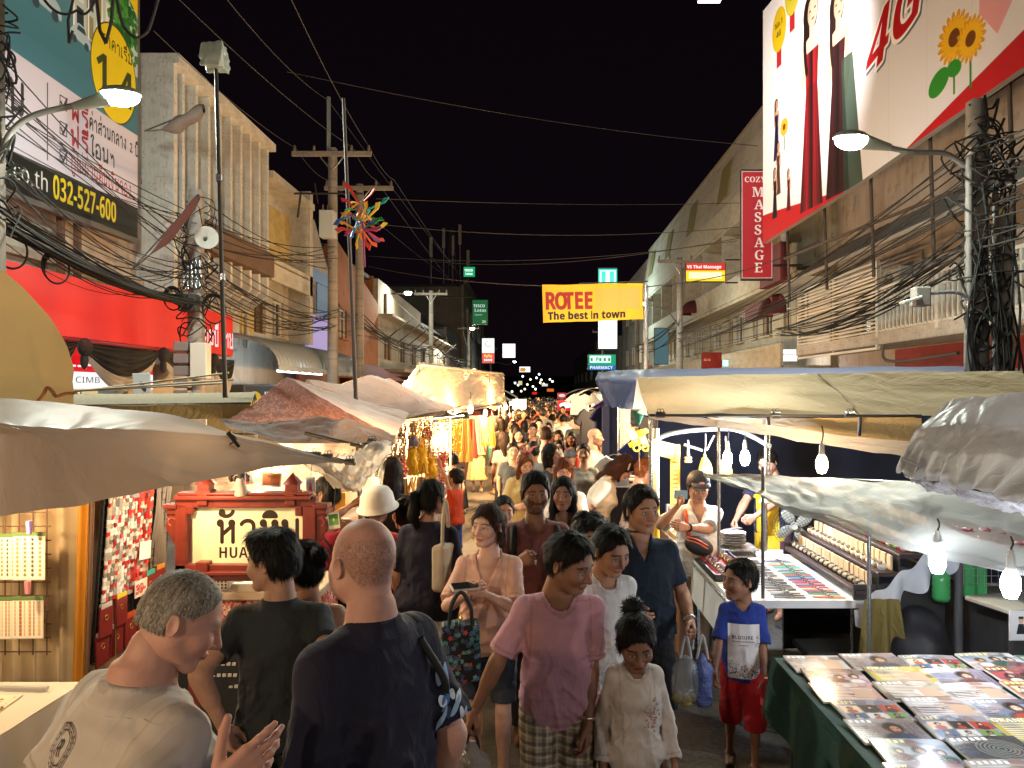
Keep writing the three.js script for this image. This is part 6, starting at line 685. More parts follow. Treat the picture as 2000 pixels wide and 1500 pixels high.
// ---------- nearest stall on the left ----------
{
const t=thing('tattoo_table', 'white cloth covered table at the lower left', 'table', [0, 0, 0]), wcl=mat([0.66, 0.62, 0.55], 0.85, {bumpMap:T.weave, bumpScale:0.001});mesh('tablecloth', [sheet((u, v)=>V(lerp(-3.7, -2.26, u), 0.775+0.002*noise3(u*9, v*9, 1), lerp(-2.3, -3.82, v)), 12, 12), sheet((u, v)=>V(-2.255+0.022*Math.sin(u*30)*v+0.01*Math.sin(u*11)*v+0.02*v, 0.775-0.76*v, lerp(-2.3, -3.82, u)), 60, 12), sheet((u, v)=>V(lerp(-2.26, -3.7, u), 0.775-0.76*v, -3.825-0.015*Math.sin(u*26)*v), 40, 10)], wcl, t);
const tt=canvas(512, 512, (x)=>{x.fillStyle='#e8ddc8';x.fillRect(0, 0, 512, 512);const r=rng(4);for(let j=0;j<4;j++)for(let i=0;i<3;i++){x.save();x.translate(20+i*165, 16+j*124);x.strokeStyle=['#4a2c1c', '#3a2a24', '#5a2018'][(i+j)%3];x.lineWidth=3.4;for(let k=0;k<14;k++){x.beginPath();let a=10+r()*120, b=10+r()*80;x.moveTo(a, b);for(let q=0;q<4;q++){x.quadraticCurveTo(a+(r()-0.5)*60, b+(r()-0.5)*50, a=6+r()*130, b=6+r()*90);}x.stroke();}x.restore();}});
const tm=printMat(tt, 0.45), sh0=thing('tattoo_sheet', 'tattoo design sheet nearest the white table corner', 'paper sheet', [-2.72, 0.781, -3.36], 0.12, 'tattoo sheets on the white table');mesh('paper', put(rbox(0.62, 0.006, 0.5, 0.002)), tm, sh0);mesh('print', put(new THREE.PlaneGeometry(0.58, 0.46), 0, 0.0045, 0, -PI/2), tm, sh0);dup(sh0, [-3.28, 0.781, -3.28], 0.05, 'tattoo design sheet farther left on the white table');dup(sh0, [-2.7, 0.781, -2.72], 0.2, 'tattoo design sheet at the near end of the white table');solo('plastic_ruler', 'clear plastic rod lying along the back of the white table', 'rod', cyl([-3.3, 0.792, -3.74], [-2.36, 0.792, -3.7], 0.012), mat([0.5, 0.5, 0.48], 0.3));
const bk=mat([0.52, 0.40, 0.24], 0.85, {bumpMap:T.wrinkle, bumpScale:0.01});
const cu=thing('curtain', 'beige curtain hanging behind the tattoo design cards', 'curtain', [0, 0, 0]);mesh('cloth', sheet((u, v)=>V(lerp(-3.9, -2.42, u), lerp(0.1, 2.05, v), -4.36+(u>0.58?0.05:0.006)*Math.sin(u*62)+0.02*Math.sin(u*17+v)), 160, 10), bk, cu);
const oc=thing('metal_screen', 'rusty orange yellow metal panel beside the beige curtain', 'panel', [0, 0, 0]);mesh('sheet_metal', sheet((u, v)=>V(lerp(-2.56, -2.44, u)+(v-0.5)*0.06, lerp(0.1, 2.0, v), -4.26+0.03*Math.sin(u*7)+0.1*u), 16, 10), mat([0.52, 0.22, 0.01], 0.5, {map:T.grime}), oc);mesh('edge', cyl([-2.46, 0.1, -4.16], [-2.40, 2.0, -4.16], 0.012), rust, oc);
const gp=thing('wire_grid', 'brown wire grid holding tattoo design cards', 'wire grid', [0, 0, 0]), gw=[];for(let i=0;i<14;i++)gw.push(cyl([-3.62+i*0.075, 0.8, -4.14], [-3.62+i*0.075, 1.98, -4.14], 0.0035, 0.0035, 5));for(let i=0;i<16;i++)gw.push(cyl([-3.66, 0.82+i*0.075, -4.135], [-2.62, 0.82+i*0.075, -4.135], 0.0035, 0.0035, 5));mesh('wires', gw, mat([0.12, 0.06, 0.035], 0.6), gp);
const card=(seed, kind)=>canvas(192, 256, (x)=>{x.fillStyle='#efe7cf';x.fillRect(0, 0, 192, 256);const r=rng(seed);for(let c=0;c<(kind?6:4);c++)for(let k=0;k<9;k++){x.save();x.translate(24+c*(kind?30:48), 22+k*26);x.fillStyle=kind?['#c89a6a', '#a8623a', '#d8b080'][c%3]:['#8a7a3a', '#6a6a3a', '#2a2a1c', '#a07a3a'][c];if(kind){x.fillRect(-9, -13, c%2?16:8, 24);}else for(let q=0;q<5;q++){x.rotate(1.25);x.beginPath();x.ellipse(0, 7, 3.2, 6.5, 0, 0, 7);x.fill();}x.restore();}});
[[10, 1088, 0.12, 0.24, 3, 0, 'left tattoo card of the upper pair, cut by the edge'], [57, 1087, 0.165, 0.25, 4, 0, 'right tattoo card of the upper pair with leaf rows'], [9, 1208, 0.12, 0.22, 5, 1, 'left striped tattoo card of the lower pair'], [54, 1207, 0.165, 0.22, 6, 1, 'right striped tattoo card of the lower pair']].forEach(([px, py, w, h, sd, kd, lb])=>{const c=thing('tattoo_card', lb, 'card', at(px, py, 4.06), 0.04);mesh('card', rbox(w, h, 0.006, 0.002), mat([0.72, 0.66, 0.52], 0.5), c);mesh('print', plate(w*0.94, h*0.92, 0, -0.004, 0.0042), printMat(card(sd, kd), 0.4), c);mesh('header', box(w, 0.02, 0.008, 0, h/2-0.006, 0.001), mat([0.12, 0.2, 0.06], 0.6), c);});
for(const[px, py, lb]of[[57, 1030, 'lilac clothes peg on the upper tattoo card'], [54, 1147, 'pink clothes peg on the lower tattoo card']]){const c=thing('clothes_peg', lb, 'peg', at(px, py, 4.0));mesh('jaw', [rbox(0.02, 0.07, 0.012, 0.003, 0, 0, 0.006, 0.1), rbox(0.02, 0.07, 0.012, 0.003, 0, 0, -0.006, -0.1)], mat(py<1100?'#9a86c8':'#d88a8e', 0.4), c);mesh('spring', put(torusG(0.009, 0.003, 5, 12), 0, 0.005, 0, 0, PI/2), galv, c);}
// black souvenir board with fridge magnets, keyring cards and red passport covers
const A=at(178, 1300, 4.25), B=at(312, 1235, 5.0), C=at(332, 948, 5.0), D=at(203, 952, 4.25), P=(u, v)=>bil(A, B, C, D, u, v), nrm=B.clone().sub(A).cross(D.clone().sub(A)).normalize(), ang=Math.atan2(nrm.x, nrm.z);
const bd=thing('souvenir_board', 'black mesh board covered with fridge magnets', 'display board', [0, 0, 0]);mesh('board', sheet((u, v)=>P(u, v).addScaledVector(nrm, -0.012), 4, 4), mat([0.02, 0.02, 0.02], 0.8), bd);mesh('grey_cloth', sheet((u, v)=>P(0.74+0.25*u, 0.12+0.9*v).addScaledVector(nrm, 0.01+0.008*Math.sin(v*9+u*5)), 10, 20), mat([0.12, 0.10, 0.09], 0.9, {bumpMap:T.wrinkle, bumpScale:0.006}), bd);const ws=[];for(let i=0;i<=22;i++){const q=i/22;ws.push(cyl(P(0, q).addScaledVector(nrm, 0.004), P(1, q).addScaledVector(nrm, 0.004), 0.003, 0.003, 4));}for(let i=0;i<=14;i++)ws.push(cyl(P(i/14, 0).addScaledVector(nrm, 0.007), P(i/14, 1).addScaledVector(nrm, 0.007), 0.003, 0.003, 4));mesh('mesh_wires', ws, dark, bd);
const n=15*27, mg=new THREE.InstancedMesh(new RoundedBoxGeometry(0.034, 0.03, 0.008, 1, 0.003), mat([1, 1, 1], 0.22), n), mx=new THREE.Matrix4(), rm=rng(77), cc=new THREE.Color();let q=0;for(let j=0;j<27;j++)for(let i=0;i<15;i++){const u=0.06+i*0.046, v=0.36+j*0.0235;if(u>0.70&&j<30)continue;mx.makeRotationFromEuler(new THREE.Euler((rm()-0.5)*0.5, ang+(rm()-0.5)*0.5, (rm()-0.5)*0.3));mx.setPosition(P(u, v).addScaledVector(nrm, 0.016));mg.setMatrixAt(q, mx);const red=j<9?i>5:i>8;cc.set(rm()<(red?0.55:0.12)?['#b02a28', '#c8443a', '#8a1c20'][i%3]:['#c8c4bc', '#98948c', '#e0dcd4', '#6a6864', '#b8a890'][Math.floor(rm()*5)]);mg.setColorAt(q++, cc);}mg.count=q;mg.name='fridge_magnets';mg.userData.kind='stuff';bd.add(mg);
const bl=new THREE.InstancedMesh(rbox(0.03, 0.055, 0.012, 0.004), mat([1, 1, 1], 0.3), 130), rb=rng(3);for(let i=0;i<130;i++){mx.makeRotationFromEuler(new THREE.Euler(0, ang, (rb()-0.5)*0.4));mx.setPosition(P(0.86+rb()*0.14, 0.2+rb()*0.8).addScaledVector(nrm, 0.03).add(V(0.12, 0, -0.25)));bl.setMatrixAt(i, mx);bl.setColorAt(i, cc.set(['#1c1a1a', '#c8c0b8', '#7a2420', '#3a3230'][i%4]));}bl.name='keyring_cards';bl.userData.kind='stuff';bd.add(bl);
const rd=mat([0.20, 0.02, 0.022], 0.45);[[0.10, 0.235, '#c8c8c8'], [0.30, 0.265, '#d8c020'], [0.08, 0.075, '#c0c0c0'], [0.27, 0.095, '#b8b8b4'], [0.46, 0.12, '#c8502a'], [0.64, 0.145, '#d0b428'], [0.72, 0.35, '#3aa8a0'], [0.88, 0.37, '#c88a3a']].forEach(([u, v, c], i)=>{const p=P(u, v).addScaledVector(nrm, 0.02), b=thing('passport_cover', ['silver tagged red passport cover, upper left one', 'yellow tagged red passport cover in the upper pair', 'leftmost red passport cover of the lower row', 'second red passport cover of the lower row', 'orange tagged red passport cover of the lower row', 'yellow tagged red passport cover of the lower row', 'teal tagged red cover under the magnets', 'tan tagged red cover nearest the grey cloth'][i], 'passport cover', p, ang);mesh('cover', rbox(0.125, 0.175, 0.012, 0.004, 0, 0, 0, 0, 0, (i%3-1)*0.05), rd, b);mesh('tag', box(0.10, 0.028, 0.014, 0, 0.09, 0.002), mat(c, 0.4), b);mesh('crest', put(torusG(0.014, 0.003, 5, 14), 0, 0.02, 0.007), mat([0.5, 0.32, 0.08], 0.4, {metalness:0.6}), b);});
const pc=thing('price_card', 'white card with red price below the magnets', 'price card', P(0.56, 0.365).addScaledVector(nrm, 0.028), ang);mesh('card', rbox(0.14, 0.10, 0.004, 0.001), mat([0.7, 0.68, 0.62], 0.5), pc);mesh('print', plate(0.135, 0.095, 0, 0, 0.0026), printMat(canvas(128, 96, (x)=>{x.fillStyle='#eee9e0';x.fillRect(0, 0, 128, 96);x.strokeStyle='#c02a2a';x.lineWidth=7;x.strokeText;x.font='bold 74px sans-serif';x.strokeText('39-', 6, 74);}), 0.5), pc);const wc=thing('white_note', 'blank white note stuck among the magnets', 'paper note', P(0.58, 0.60).addScaledVector(nrm, 0.03), ang);mesh('paper', rbox(0.13, 0.11, 0.003, 0.001, 0, 0, 0, 0, 0, -0.1), mat([0.72, 0.70, 0.66], 0.6), wc);
bulb('warm bulb tucked under the nearest grey canopy', V(-2.75, 1.72, -3.72), WARM2, 5, 40, 'bulb', 0);bulb('warm bulb behind the grey canopy flap before the name sign', at(335, 912, 3.85), WARM2, 3.4, 40, 'bulb', 0);
}
// ---------- red station style name sign and its photo stall ----------
{
const Z=4.2, px=(x)=>(x-490)*Z/FOC, C=at(490, 1042, Z), s=thing('name_sign', 'red framed cream Hua Hin station name sign', 'sign', C), red=mat([0.26, 0.030, 0.014], 0.42, {map:T.grime, bumpMap:T.plaster, bumpScale:0.002, clearcoat:0.3});
const t=canvas(1024, 480, (x)=>{x.fillStyle='#f6ecc4';x.fillRect(0, 0, 1024, 480);thai(x, 'หัวหิน', 205, 300, 176, 33, '#2a1408', 0.98);x.fillStyle='#2a1408';x.font='bold 120px sans-serif';'HUA HIN'.split('').forEach((c, i)=>x.fillText(c, 216+i*88, 428));});
const w=0.66, h=0.33;mesh('board', rbox(w, h, 0.03, 0.004, 0.01, -0.005, -0.02), mat([0.7, 0.62, 0.4], 0.6), s);mesh('lettering', plate(w, h, 0.01, -0.005, -0.003), mat([1, 1, 1], 0.45, {map:t}), s);
const bar=(a, b, c, d, e=0.06, z=0)=>rbox(c-a, d-b, e, 0.006, (a+c)/2, (b+d)/2, z);const q=(x, y)=>[px(x), (1042-y)*Z/FOC];
const bb=(x0, y0, x1, y1, e, z)=>{const[a, d]=q(x0, y0), [c, b]=q(x1, y1);return bar(a, b, c, d, e, z);};
mesh('frame', [bb(347, 985, 369, 1115, 0.07, 0), bb(594, 985, 620, 1115, 0.07, 0), bb(347, 968, 620, 990, 0.07, 0), bb(347, 1100, 620, 1116, 0.07, 0), bb(369, 986, 384, 1003, 0.068, 0.004), bb(580, 986, 594, 1006, 0.068, 0.004)], red, s);mesh('cornice', [bb(350, 966, 612, 974, 0.11, 0.01), bb(352, 960, 608, 966, 0.08, 0.005), bb(346, 1112, 622, 1120, 0.10, 0.01)], red, s);mesh('capital', [bb(326, 983, 352, 992, 0.1, 0), bb(330, 992, 350, 1004, 0.07, -0.004), bb(616, 983, 644, 992, 0.1, 0), bb(620, 992, 640, 1004, 0.07, -0.004)], red, s);
const sc=new THREE.Shape();sc.moveTo(0, 0.06);sc.bezierCurveTo(-0.06, 0.06, -0.06, 0.0, -0.035, -0.01);sc.bezierCurveTo(-0.06, -0.03, -0.06, -0.09, -0.03, -0.10);sc.bezierCurveTo(-0.03, -0.13, -0.01, -0.15, 0, -0.16);for(const m of[1, -1]){const g=new THREE.ExtrudeGeometry(sc, {depth:0.03, bevelEnabled:true, bevelSize:0.006, bevelThickness:0.006, bevelSegments:2});mesh('scroll_bracket', put(g, m>0?px(348):px(620), 0.10, -0.015*m, 0, m>0?0:PI, 0), red, s);mesh('carved_scroll', [0.05, -0.01].map((y)=>put(torusG(0.022, 0.005, 6, 18, 4.4), (m>0?px(348):px(620))-m*0.022, 0.075+y, 0.02, 0, m>0?0:PI, 0)), mat([0.33, 0.05, 0.03], 0.4), s);}
for(const[x, lit]of[[402, 1], [572, 0]]){const k=mesh('roof_finial', [bb(x-12, 944, x+12, 960, 0.07, 0), bb(x-15, 957, x+15, 963, 0.085, 0), bb(x-10, 963, x+10, 985, 0.08, 0.012), put(new THREE.ConeGeometry(0.062, 0.065, 4), q(x, 935)[0], q(x, 935)[1]+0.005, 0, 0, PI/4)], red, s);}
for(const x of[402])for(const[a, c]of[[390, 414], [562, 586]])mesh('lower_block', bb(a, 1094, c, 1132, 0.085, 0.015), red, s);
mesh('post', [bb(372, 1116, 398, 1500, 0.06, 0), bb(586, 1116, 606, 1500, 0.06, -0.02)], red, s);mesh('lower_rail', bb(398, 1118, 586, 1134, 0.05, -0.01), red, s);
// flowered counter with tray
const fc=canvas(512, 512, (x)=>{x.fillStyle='#a85046';x.fillRect(0, 0, 512, 512);const r=rng(8);for(let i=0;i<420;i++){x.save();x.translate(r()*512, r()*512);x.rotate(r()*6);const c=['#e0a494', '#ead0bc', '#c8463e', '#b83a34', '#d88a7c'][i%5];x.fillStyle=c;const k=7+r()*8;for(let p=0;p<5;p++){x.rotate(1.257);x.beginPath();x.ellipse(0, k*0.8, k*0.55, k*0.8, 0, 0, 7);x.fill();}x.fillStyle='#8a3a20';x.beginPath();x.arc(0, 0, k*0.3, 0, 7);x.fill();x.restore();}});
const ct=thing('flowered_counter', 'counter under the name sign draped in red flowered cloth', 'counter', at(495, 1155, 4.75).setY(0));mesh('cloth', [box(0.86, 0.36, 0.5, 0, 0.80, -0.1)], mat([1, 1, 1], 0.85, {map:scaled(fc, 2.6)}), ct);mesh('counter_top', rbox(0.9, 0.05, 0.56, 0.01, 0, 1.0, -0.1), mat([0.55, 0.45, 0.33], 0.6), ct);mesh('black_base', box(0.84, 0.62, 0.46, 0, 0.31, -0.1), dark, ct);
const tr=thing('photo_tray', 'white tray of photo prints on the flowered counter', 'tray', at(480, 1140, 4.7));mesh('tray', [rbox(0.3, 0.07, 0.2, 0.01, 0, -0.01, 0)], mat([0.62, 0.58, 0.52], 0.5), tr);mesh('photo_print', [rbox(0.10, 0.10, 0.004, 0.001, -0.06, 0.05, 0.02, -0.4), rbox(0.12, 0.09, 0.004, 0.001, 0.07, 0.05, 0, -0.5)], mat([0.6, 0.45, 0.42], 0.4), tr);const bk=thing('basket', 'white plastic basket beside the photo tray', 'basket', at(436, 1138, 4.6));mesh('basket', [rbox(0.1, 0.07, 0.08, 0.008)], mat([0.6, 0.55, 0.48], 0.5), bk);mesh('holes', [...Array(12)].map((_, i)=>box(0.01, 0.01, 0.004, -0.035+(i%4)*0.022, -0.02+Math.floor(i/4)*0.018, 0.041)), dark, bk);
const rk=thing('magnet_rack', 'slanting rack of small white magnets beside the red post', 'display rack', at(428, 1330, 4.0));mesh('rack_board', rbox(0.2, 0.62, 0.02, 0.004, 0, 0, -0.012, 0, 0.2), dark, rk);mesh('magnets', [...Array(70)].map((_, i)=>rbox(0.019, 0.017, 0.008, 0.002, -0.085+(i%7)*0.028, -0.29+Math.floor(i/7)*0.064, 0.0+(5-Math.floor(i/7))*-0.016, -0.25, 0.2)), mat([0.6, 0.55, 0.48], 0.3), rk).userData.kind='stuff';
// yellow back wall, hanging photographs, spot lamp
const yw=thing('yellow_wall', 'yellow plank back wall of the photo stall', 'wall', [0, 0, 0]);for(let i=0;i<4;i++)mesh('plank', rbox(1.9, 0.15, 0.02, 0.004, -2.5, 1.33+i*0.155, -6.2), mat([0.62, 0.36, 0.03], 0.6), yw);mesh('pale_cloth', rbox(0.5, 0.8, 0.02, 0.005, -2.9, 1.6, -6.15), mat([0.66, 0.58, 0.5], 0.8), yw);mesh('clear_bags', sheet((u, v)=>V(lerp(-2.55, -1.35, u), lerp(1.5, 1.85, v), -5.5+0.04*noise3(u*14, v*6, 2)), 30, 10), tarpM([0.65, 0.5, 0.4], 0.55, 0.25, T.crumple, 0.03), yw);
const ph=(kind)=>canvas(160, 128, (x)=>{x.fillStyle='#efe6da';x.fillRect(0, 0, 160, 128);if(kind===0){const g=x.createLinearGradient(0, 10, 0, 118);g.addColorStop(0, '#d89a4a');g.addColorStop(0.6, '#b0582a');g.addColorStop(1, '#5a2a1a');x.fillStyle=g;x.fillRect(10, 10, 140, 108);x.strokeStyle='#24120c';x.lineWidth=4;x.beginPath();x.moveTo(78, 116);x.quadraticCurveTo(84, 70, 76, 34);x.stroke();for(let i=0;i<7;i++){x.beginPath();x.moveTo(76, 34);x.quadraticCurveTo(76+Math.cos(i)*20, 24+Math.sin(i)*10, 76+Math.cos(i)*34, 42+Math.sin(i*1.7)*16);x.stroke();}}else if(kind===1){x.fillStyle='#9ab8d0';x.fillRect(10, 10, 140, 108);x.fillStyle='#c0402a';x.beginPath();x.moveTo(40, 118);x.lineTo(80, 30);x.lineTo(110, 118);x.fill();x.fillStyle='#e0b090';x.beginPath();x.arc(82, 34, 16, 0, 7);x.fill();}else{x.fillStyle='#4a8a2a';x.fillRect(10, 10, 140, 90);x.fillStyle='#7ab04a';x.fillRect(10, 50, 140, 50);x.fillStyle='#dfe8e0';x.fillRect(72, 44, 18, 22);}});
[[530, 937, 0.115, 0.08, 0, 4.35, -0.06, 'sunset palm photograph hanging above the name sign'], [607, 947, 0.055, 0.09, 1, 4.3, 0.05, 'small portrait photograph hanging right of the name sign'], [652, 1017, 0.062, 0.088, 2, 4.2, 0.12, 'green field photograph hanging by the pink vest'], [482, 932, 0.06, 0.10, 1, 4.5, 0.2, 'photograph hanging behind the spot lamp']].forEach(([x, y, w, h, k, z, rz, lb])=>{const p=thing('hanging_photo', lb, 'photograph', at(x, y, z));mesh('card', rbox(w, h, 0.004, 0.001, 0, 0, 0, 0, 0, rz), mat([0.7, 0.66, 0.6], 0.5), p);mesh('print', put(new THREE.PlaneGeometry(w*0.98, h*0.98), 0, 0, 0.0026, 0, 0, rz), printMat(ph(k), 0.35), p);mesh('string', tube([[0, h/2, 0], [0.004, h/2+0.06, 0], [0.01, h/2+0.14, 0]], 0.002, 8, 4), dark, p);});
const sl=thing('spot_lamp', 'small black and white spot lamp hanging before the sign', 'lamp', at(470, 948, 4.15));mesh('reflector', put(lathe([[0.015, 0.045], [0.022, 0.03], [0.024, 0.0], [0.032, -0.03], [0.038, -0.05], [0.034, -0.05], [0.02, -0.01]], 16), 0, 0, 0, 0.3), mat([0.5, 0.42, 0.34], 0.4), sl);mesh('black_base', cyl([0, 0.02, 0], [0, 0.075, -0.02], 0.024, 0.02), clipM, sl);mesh('cord', tube([[0, 0.075, -0.02], [0.03, 0.14, 0], [0.02, 0.25, 0]], 0.004, 10, 5), clipM, sl);const tg=thing('small_trinkets', 'tangle of dark hair ties hanging left of the spot lamp', 'hair ties', at(468, 925, 4.3));mesh('hair_tie', [...Array(26)].map((_, i)=>sph(0.012, (hsh(i, 1, 1)-0.5)*0.11, (hsh(i, 1, 2)-0.5)*0.09, (hsh(i, 1, 3)-0.5)*0.04, 1, 8)), mat([0.05, 0.02, 0.025], 0.5), tg).userData.kind='stuff';
bulb('warm bulb lighting the yellow photo stall from above', at(500, 893, 5.2), WARM2, 10, 40, 'bulb', 0);bulb('warm bulb hidden behind the plastic drape', at(690, 912, 6.4), WARM2, 16, 40, 'bulb', 0);
}
// ---------- bag and scarf stalls on the left ----------
{
const bw=thing('stall_backdrop', 'cream lit backdrop of the bag and necklace stall', 'backdrop', [0, 0, 0]);mesh('cloth', sheet((u, v)=>{const p=bil(at(735, 1010, 8.4), at(905, 930, 12.6), at(905, 812, 12.6), at(735, 818, 8.4), u, v);p.x-=0.5;return p;}, 20, 6), mat([0.62, 0.50, 0.34], 0.9, {bumpMap:T.wrinkle, bumpScale:0.02}), bw);mesh('table', rbox(1.1, 0.75, 4.4, 0.02, -2.35, 0.38, -10.6), mat([0.35, 0.22, 0.15], 0.85), bw);mesh('rail', [cyl(at(760, 826, 8.3), at(905, 812, 12), 0.015), cyl(at(760, 900, 8.2).setY(0), at(760, 826, 8.3), 0.018), cyl(at(880, 900, 11).setY(0), at(880, 815, 11), 0.018)], galv, bw);
const bagG=(w, h, d)=>{const g=surfaceNets((x, y, z)=>{const k=0.72+0.28*sstep(0.5, -0.3, y/h);return Math.max(Math.hypot(x/(w*k), z/(d*k))-1, Math.abs(y)/h-1)*0.5*d+0.004*noise3(x*40, y*40, z*40);}, [-w*1.2, -h*1.2, -d*1.2], [w*1.2, h*1.2, d*1.2], 0.012);return planar(g, 4);};
const hangBag=(name, label, px, py, z, w, h, m, strap=0.25)=>{const b=thing(name, label, 'bag', at(px, py, z));mesh('pouch', bagG(w, h, w*0.6), m, b);mesh('strap', tube([[-w*0.5, h*0.9, 0], [-w*0.25, h+strap*0.7, 0], [0, h+strap, 0], [w*0.25, h+strap*0.7, 0], [w*0.5, h*0.9, 0]], 0.006, 20, 5), mat([0.25, 0.14, 0.05], 0.8), b);return b;};
const yel=mat([0.62, 0.36, 0.01], 0.8), spots=canvas(256, 256, (x)=>{x.fillStyle='#e8e2d8';x.fillRect(0, 0, 256, 256);const r=rng(9);x.fillStyle='#23201e';for(let i=0;i<60;i++){x.beginPath();x.ellipse(r()*256, r()*256, 6+r()*10, 4+r()*7, r()*3, 0, 7);x.fill();}}), rf=canvas(256, 256, (x)=>{x.fillStyle='#a8201e';x.fillRect(0, 0, 256, 256);const r=rng(10);for(let i=0;i<60;i++){x.fillStyle=['#e8d8c8', '#3a2a50', '#e8a84a'][i%3];x.beginPath();x.arc(r()*256, r()*256, 7+r()*9, 0, 7);x.fill();}});
hangBag('hanging_bag', 'leftmost yellow gathered bag of the three hanging together', 804, 902, 8.9, 0.075, 0.15, yel);hangBag('hanging_bag', 'middle yellow gathered bag of the three hanging together', 824, 900, 9.1, 0.075, 0.15, yel);hangBag('hanging_bag', 'rightmost yellow gathered bag, hanging lowest of three', 842, 914, 9.3, 0.075, 0.13, yel);hangBag('hanging_bag', 'orange yellow bag hanging behind the yellow trio', 818, 875, 9.6, 0.10, 0.12, mat([0.6, 0.30, 0.02], 0.8));hangBag('hanging_bag', 'red flowered shoulder bag beside the yellow bags', 781, 912, 8.4, 0.085, 0.12, mat([1, 1, 1], 0.8, {map:rf}));hangBag('hanging_bag', 'white spotted shoulder bag nearest the plastic drape', 752, 902, 8.0, 0.11, 0.15, mat([1, 1, 1], 0.8, {map:spots}));hangBag('hanging_bag', 'small grey blue pouch above the red flowered bag', 808, 862, 8.9, 0.055, 0.06, mat([0.16, 0.14, 0.2], 0.8), 0.15);hangBag('hanging_bag', 'white and black patterned bag below the white spotted one', 770, 942, 7.9, 0.09, 0.11, mat([1, 1, 1], 0.8, {map:spots}));
const r=rng(31), rn=(a, b)=>a+(b-a)*r(), bead=(label, px, py, z, n, len, cols, rad0=0.014)=>{const s=thing('bead_string', label, 'necklaces', at(px, py, z));cols.forEach((c, k)=>{const gs=[];for(let i=0;i<n;i++){const x=rn(-0.14, 0.14), zz=rn(-0.08, 0.08);for(let j=0;j<len;j++)if(r()<1/cols.length+0.25)gs.push(put(new THREE.IcosahedronGeometry(rad0*rn(0.7, 1.3), 0), x+0.01*Math.sin(j), -j*rad0*2.0, zz));}const m=mesh('beads', gs, mat(c, 0.35), s);m.userData.kind='stuff';});};
bead('curtain of gold and brown bead strings left of the bulb', 792, 828, 9.0, 9, 22, ['#b8862a', '#d8b45a', '#6a3a14']);bead('gold bead strings hanging above the yellow bags', 822, 822, 9.6, 9, 20, ['#c89a3a', '#e0c27a', '#7a4a1c']);bead('pale bead strings right of the bulb', 858, 826, 11, 8, 22, ['#d8c8a0', '#b89050', '#f0e6cc'], 0.016);bead('red and white beads piled in strings by the boy', 850, 885, 10.2, 12, 14, ['#b82a20', '#e8d8c0', '#8a1a14'], 0.02);bead('gold coin strings of the scarf stall', 888, 822, 13.0, 8, 18, ['#d0a23a', '#e8cc7a', '#a8741c'], 0.018);
const tassel=(name, label, px, py, z, w, len, c, n=26)=>{const s=thing(name, label, 'tassels', at(px, py, z)), gs=[];for(let i=0;i<n;i++){const x=rn(-w, w), zz=rn(-0.06, 0.06), l=len*rn(0.7, 1.1);gs.push(tube([[x*0.7, 0, zz], [x, -l*0.5, zz+rn(-0.02, 0.02)], [x*1.1+rn(-0.02, 0.02), -l, zz]], 0.008, 6, 4));}mesh('strands', gs, mat(c, 0.9), s).userData.kind='stuff';};
tassel('tassel_fringe', 'long tan fringe hanging below the red flowered bag', 788, 935, 8.3, 0.13, 0.32, [0.50, 0.26, 0.06]);tassel('tassel_fringe', 'tan fringe hanging below the yellow bags', 820, 932, 8.8, 0.14, 0.24, [0.46, 0.24, 0.07]);
const scarf=(label, px, py, z, w, len, c)=>{const s=thing('hanging_scarf', label, 'scarf', at(px, py, z));mesh('cloth', sheet((u, v)=>V((u-0.5)*w*(0.7+0.5*v), -v*len, 0.04*Math.sin(u*15+v*3)+0.02*Math.sin(u*31)), 26, 10), mat(c, 1, {transmission:0.35}), s);};
scarf('orange gold scarf hanging in front of the plastic tent', 905, 818, 13.4, 0.28, 0.75, [0.55, 0.30, 0.05]);scarf('red and orange scarf hanging beside the gold one', 917, 818, 13.9, 0.26, 0.72, [0.50, 0.08, 0.03]);scarf('white scarf hanging behind the cream dress', 926, 812, 14.4, 0.24, 0.7, [0.66, 0.60, 0.5]);scarf('pale pink scarf hanging near the plastic tent end', 940, 812, 15.6, 0.3, 0.55, [0.62, 0.34, 0.26]);scarf('bright orange fringed scarf under the glaring bulb', 952, 815, 16, 0.3, 0.6, [0.62, 0.24, 0.03]);scarf('dark clothes hanging at the plastic tent corner', 966, 812, 16.8, 0.35, 1.1, [0.03, 0.03, 0.035]);
[[765, 850, 8.1, 0.06, 0.09, '#c8b8a0', 'tan'], [834, 846, 9.9, 0.07, 0.08, '#7a1c18', 'dark red'], [860, 906, 10.4, 0.08, 0.10, '#d89a2a', 'amber'], [872, 868, 11.6, 0.08, 0.10, '#b8a890', 'pale'], [845, 945, 9.4, 0.07, 0.09, '#8a4a1c', 'brown'], [758, 970, 7.8, 0.08, 0.10, '#2a2220', 'black'], [828, 950, 8.9, 0.06, 0.09, '#a82a2a', 'crimson'], [876, 905, 12, 0.09, 0.10, '#e0d0b0', 'cream']].forEach(([x, y, z, w, h, c, n])=>hangBag('hanging_bag', `small ${n} pouch hanging in the crowded bag stall`, x, y, z, w, h, mat(c, 0.8), 0.18));bead('brown seed strings hanging over the white spotted bag', 762, 830, 8.3, 8, 20, ['#8a5a24', '#c8a050', '#3a2010']);bead('amber strings hanging at the far end of the bag stall', 872, 822, 12.2, 8, 20, ['#d8962a', '#f0d8a0', '#8a4a14'], 0.017);tassel('tassel_fringe', 'cream fringe hanging beside the red beads', 838, 952, 9.4, 0.16, 0.3, [0.55, 0.42, 0.25]);
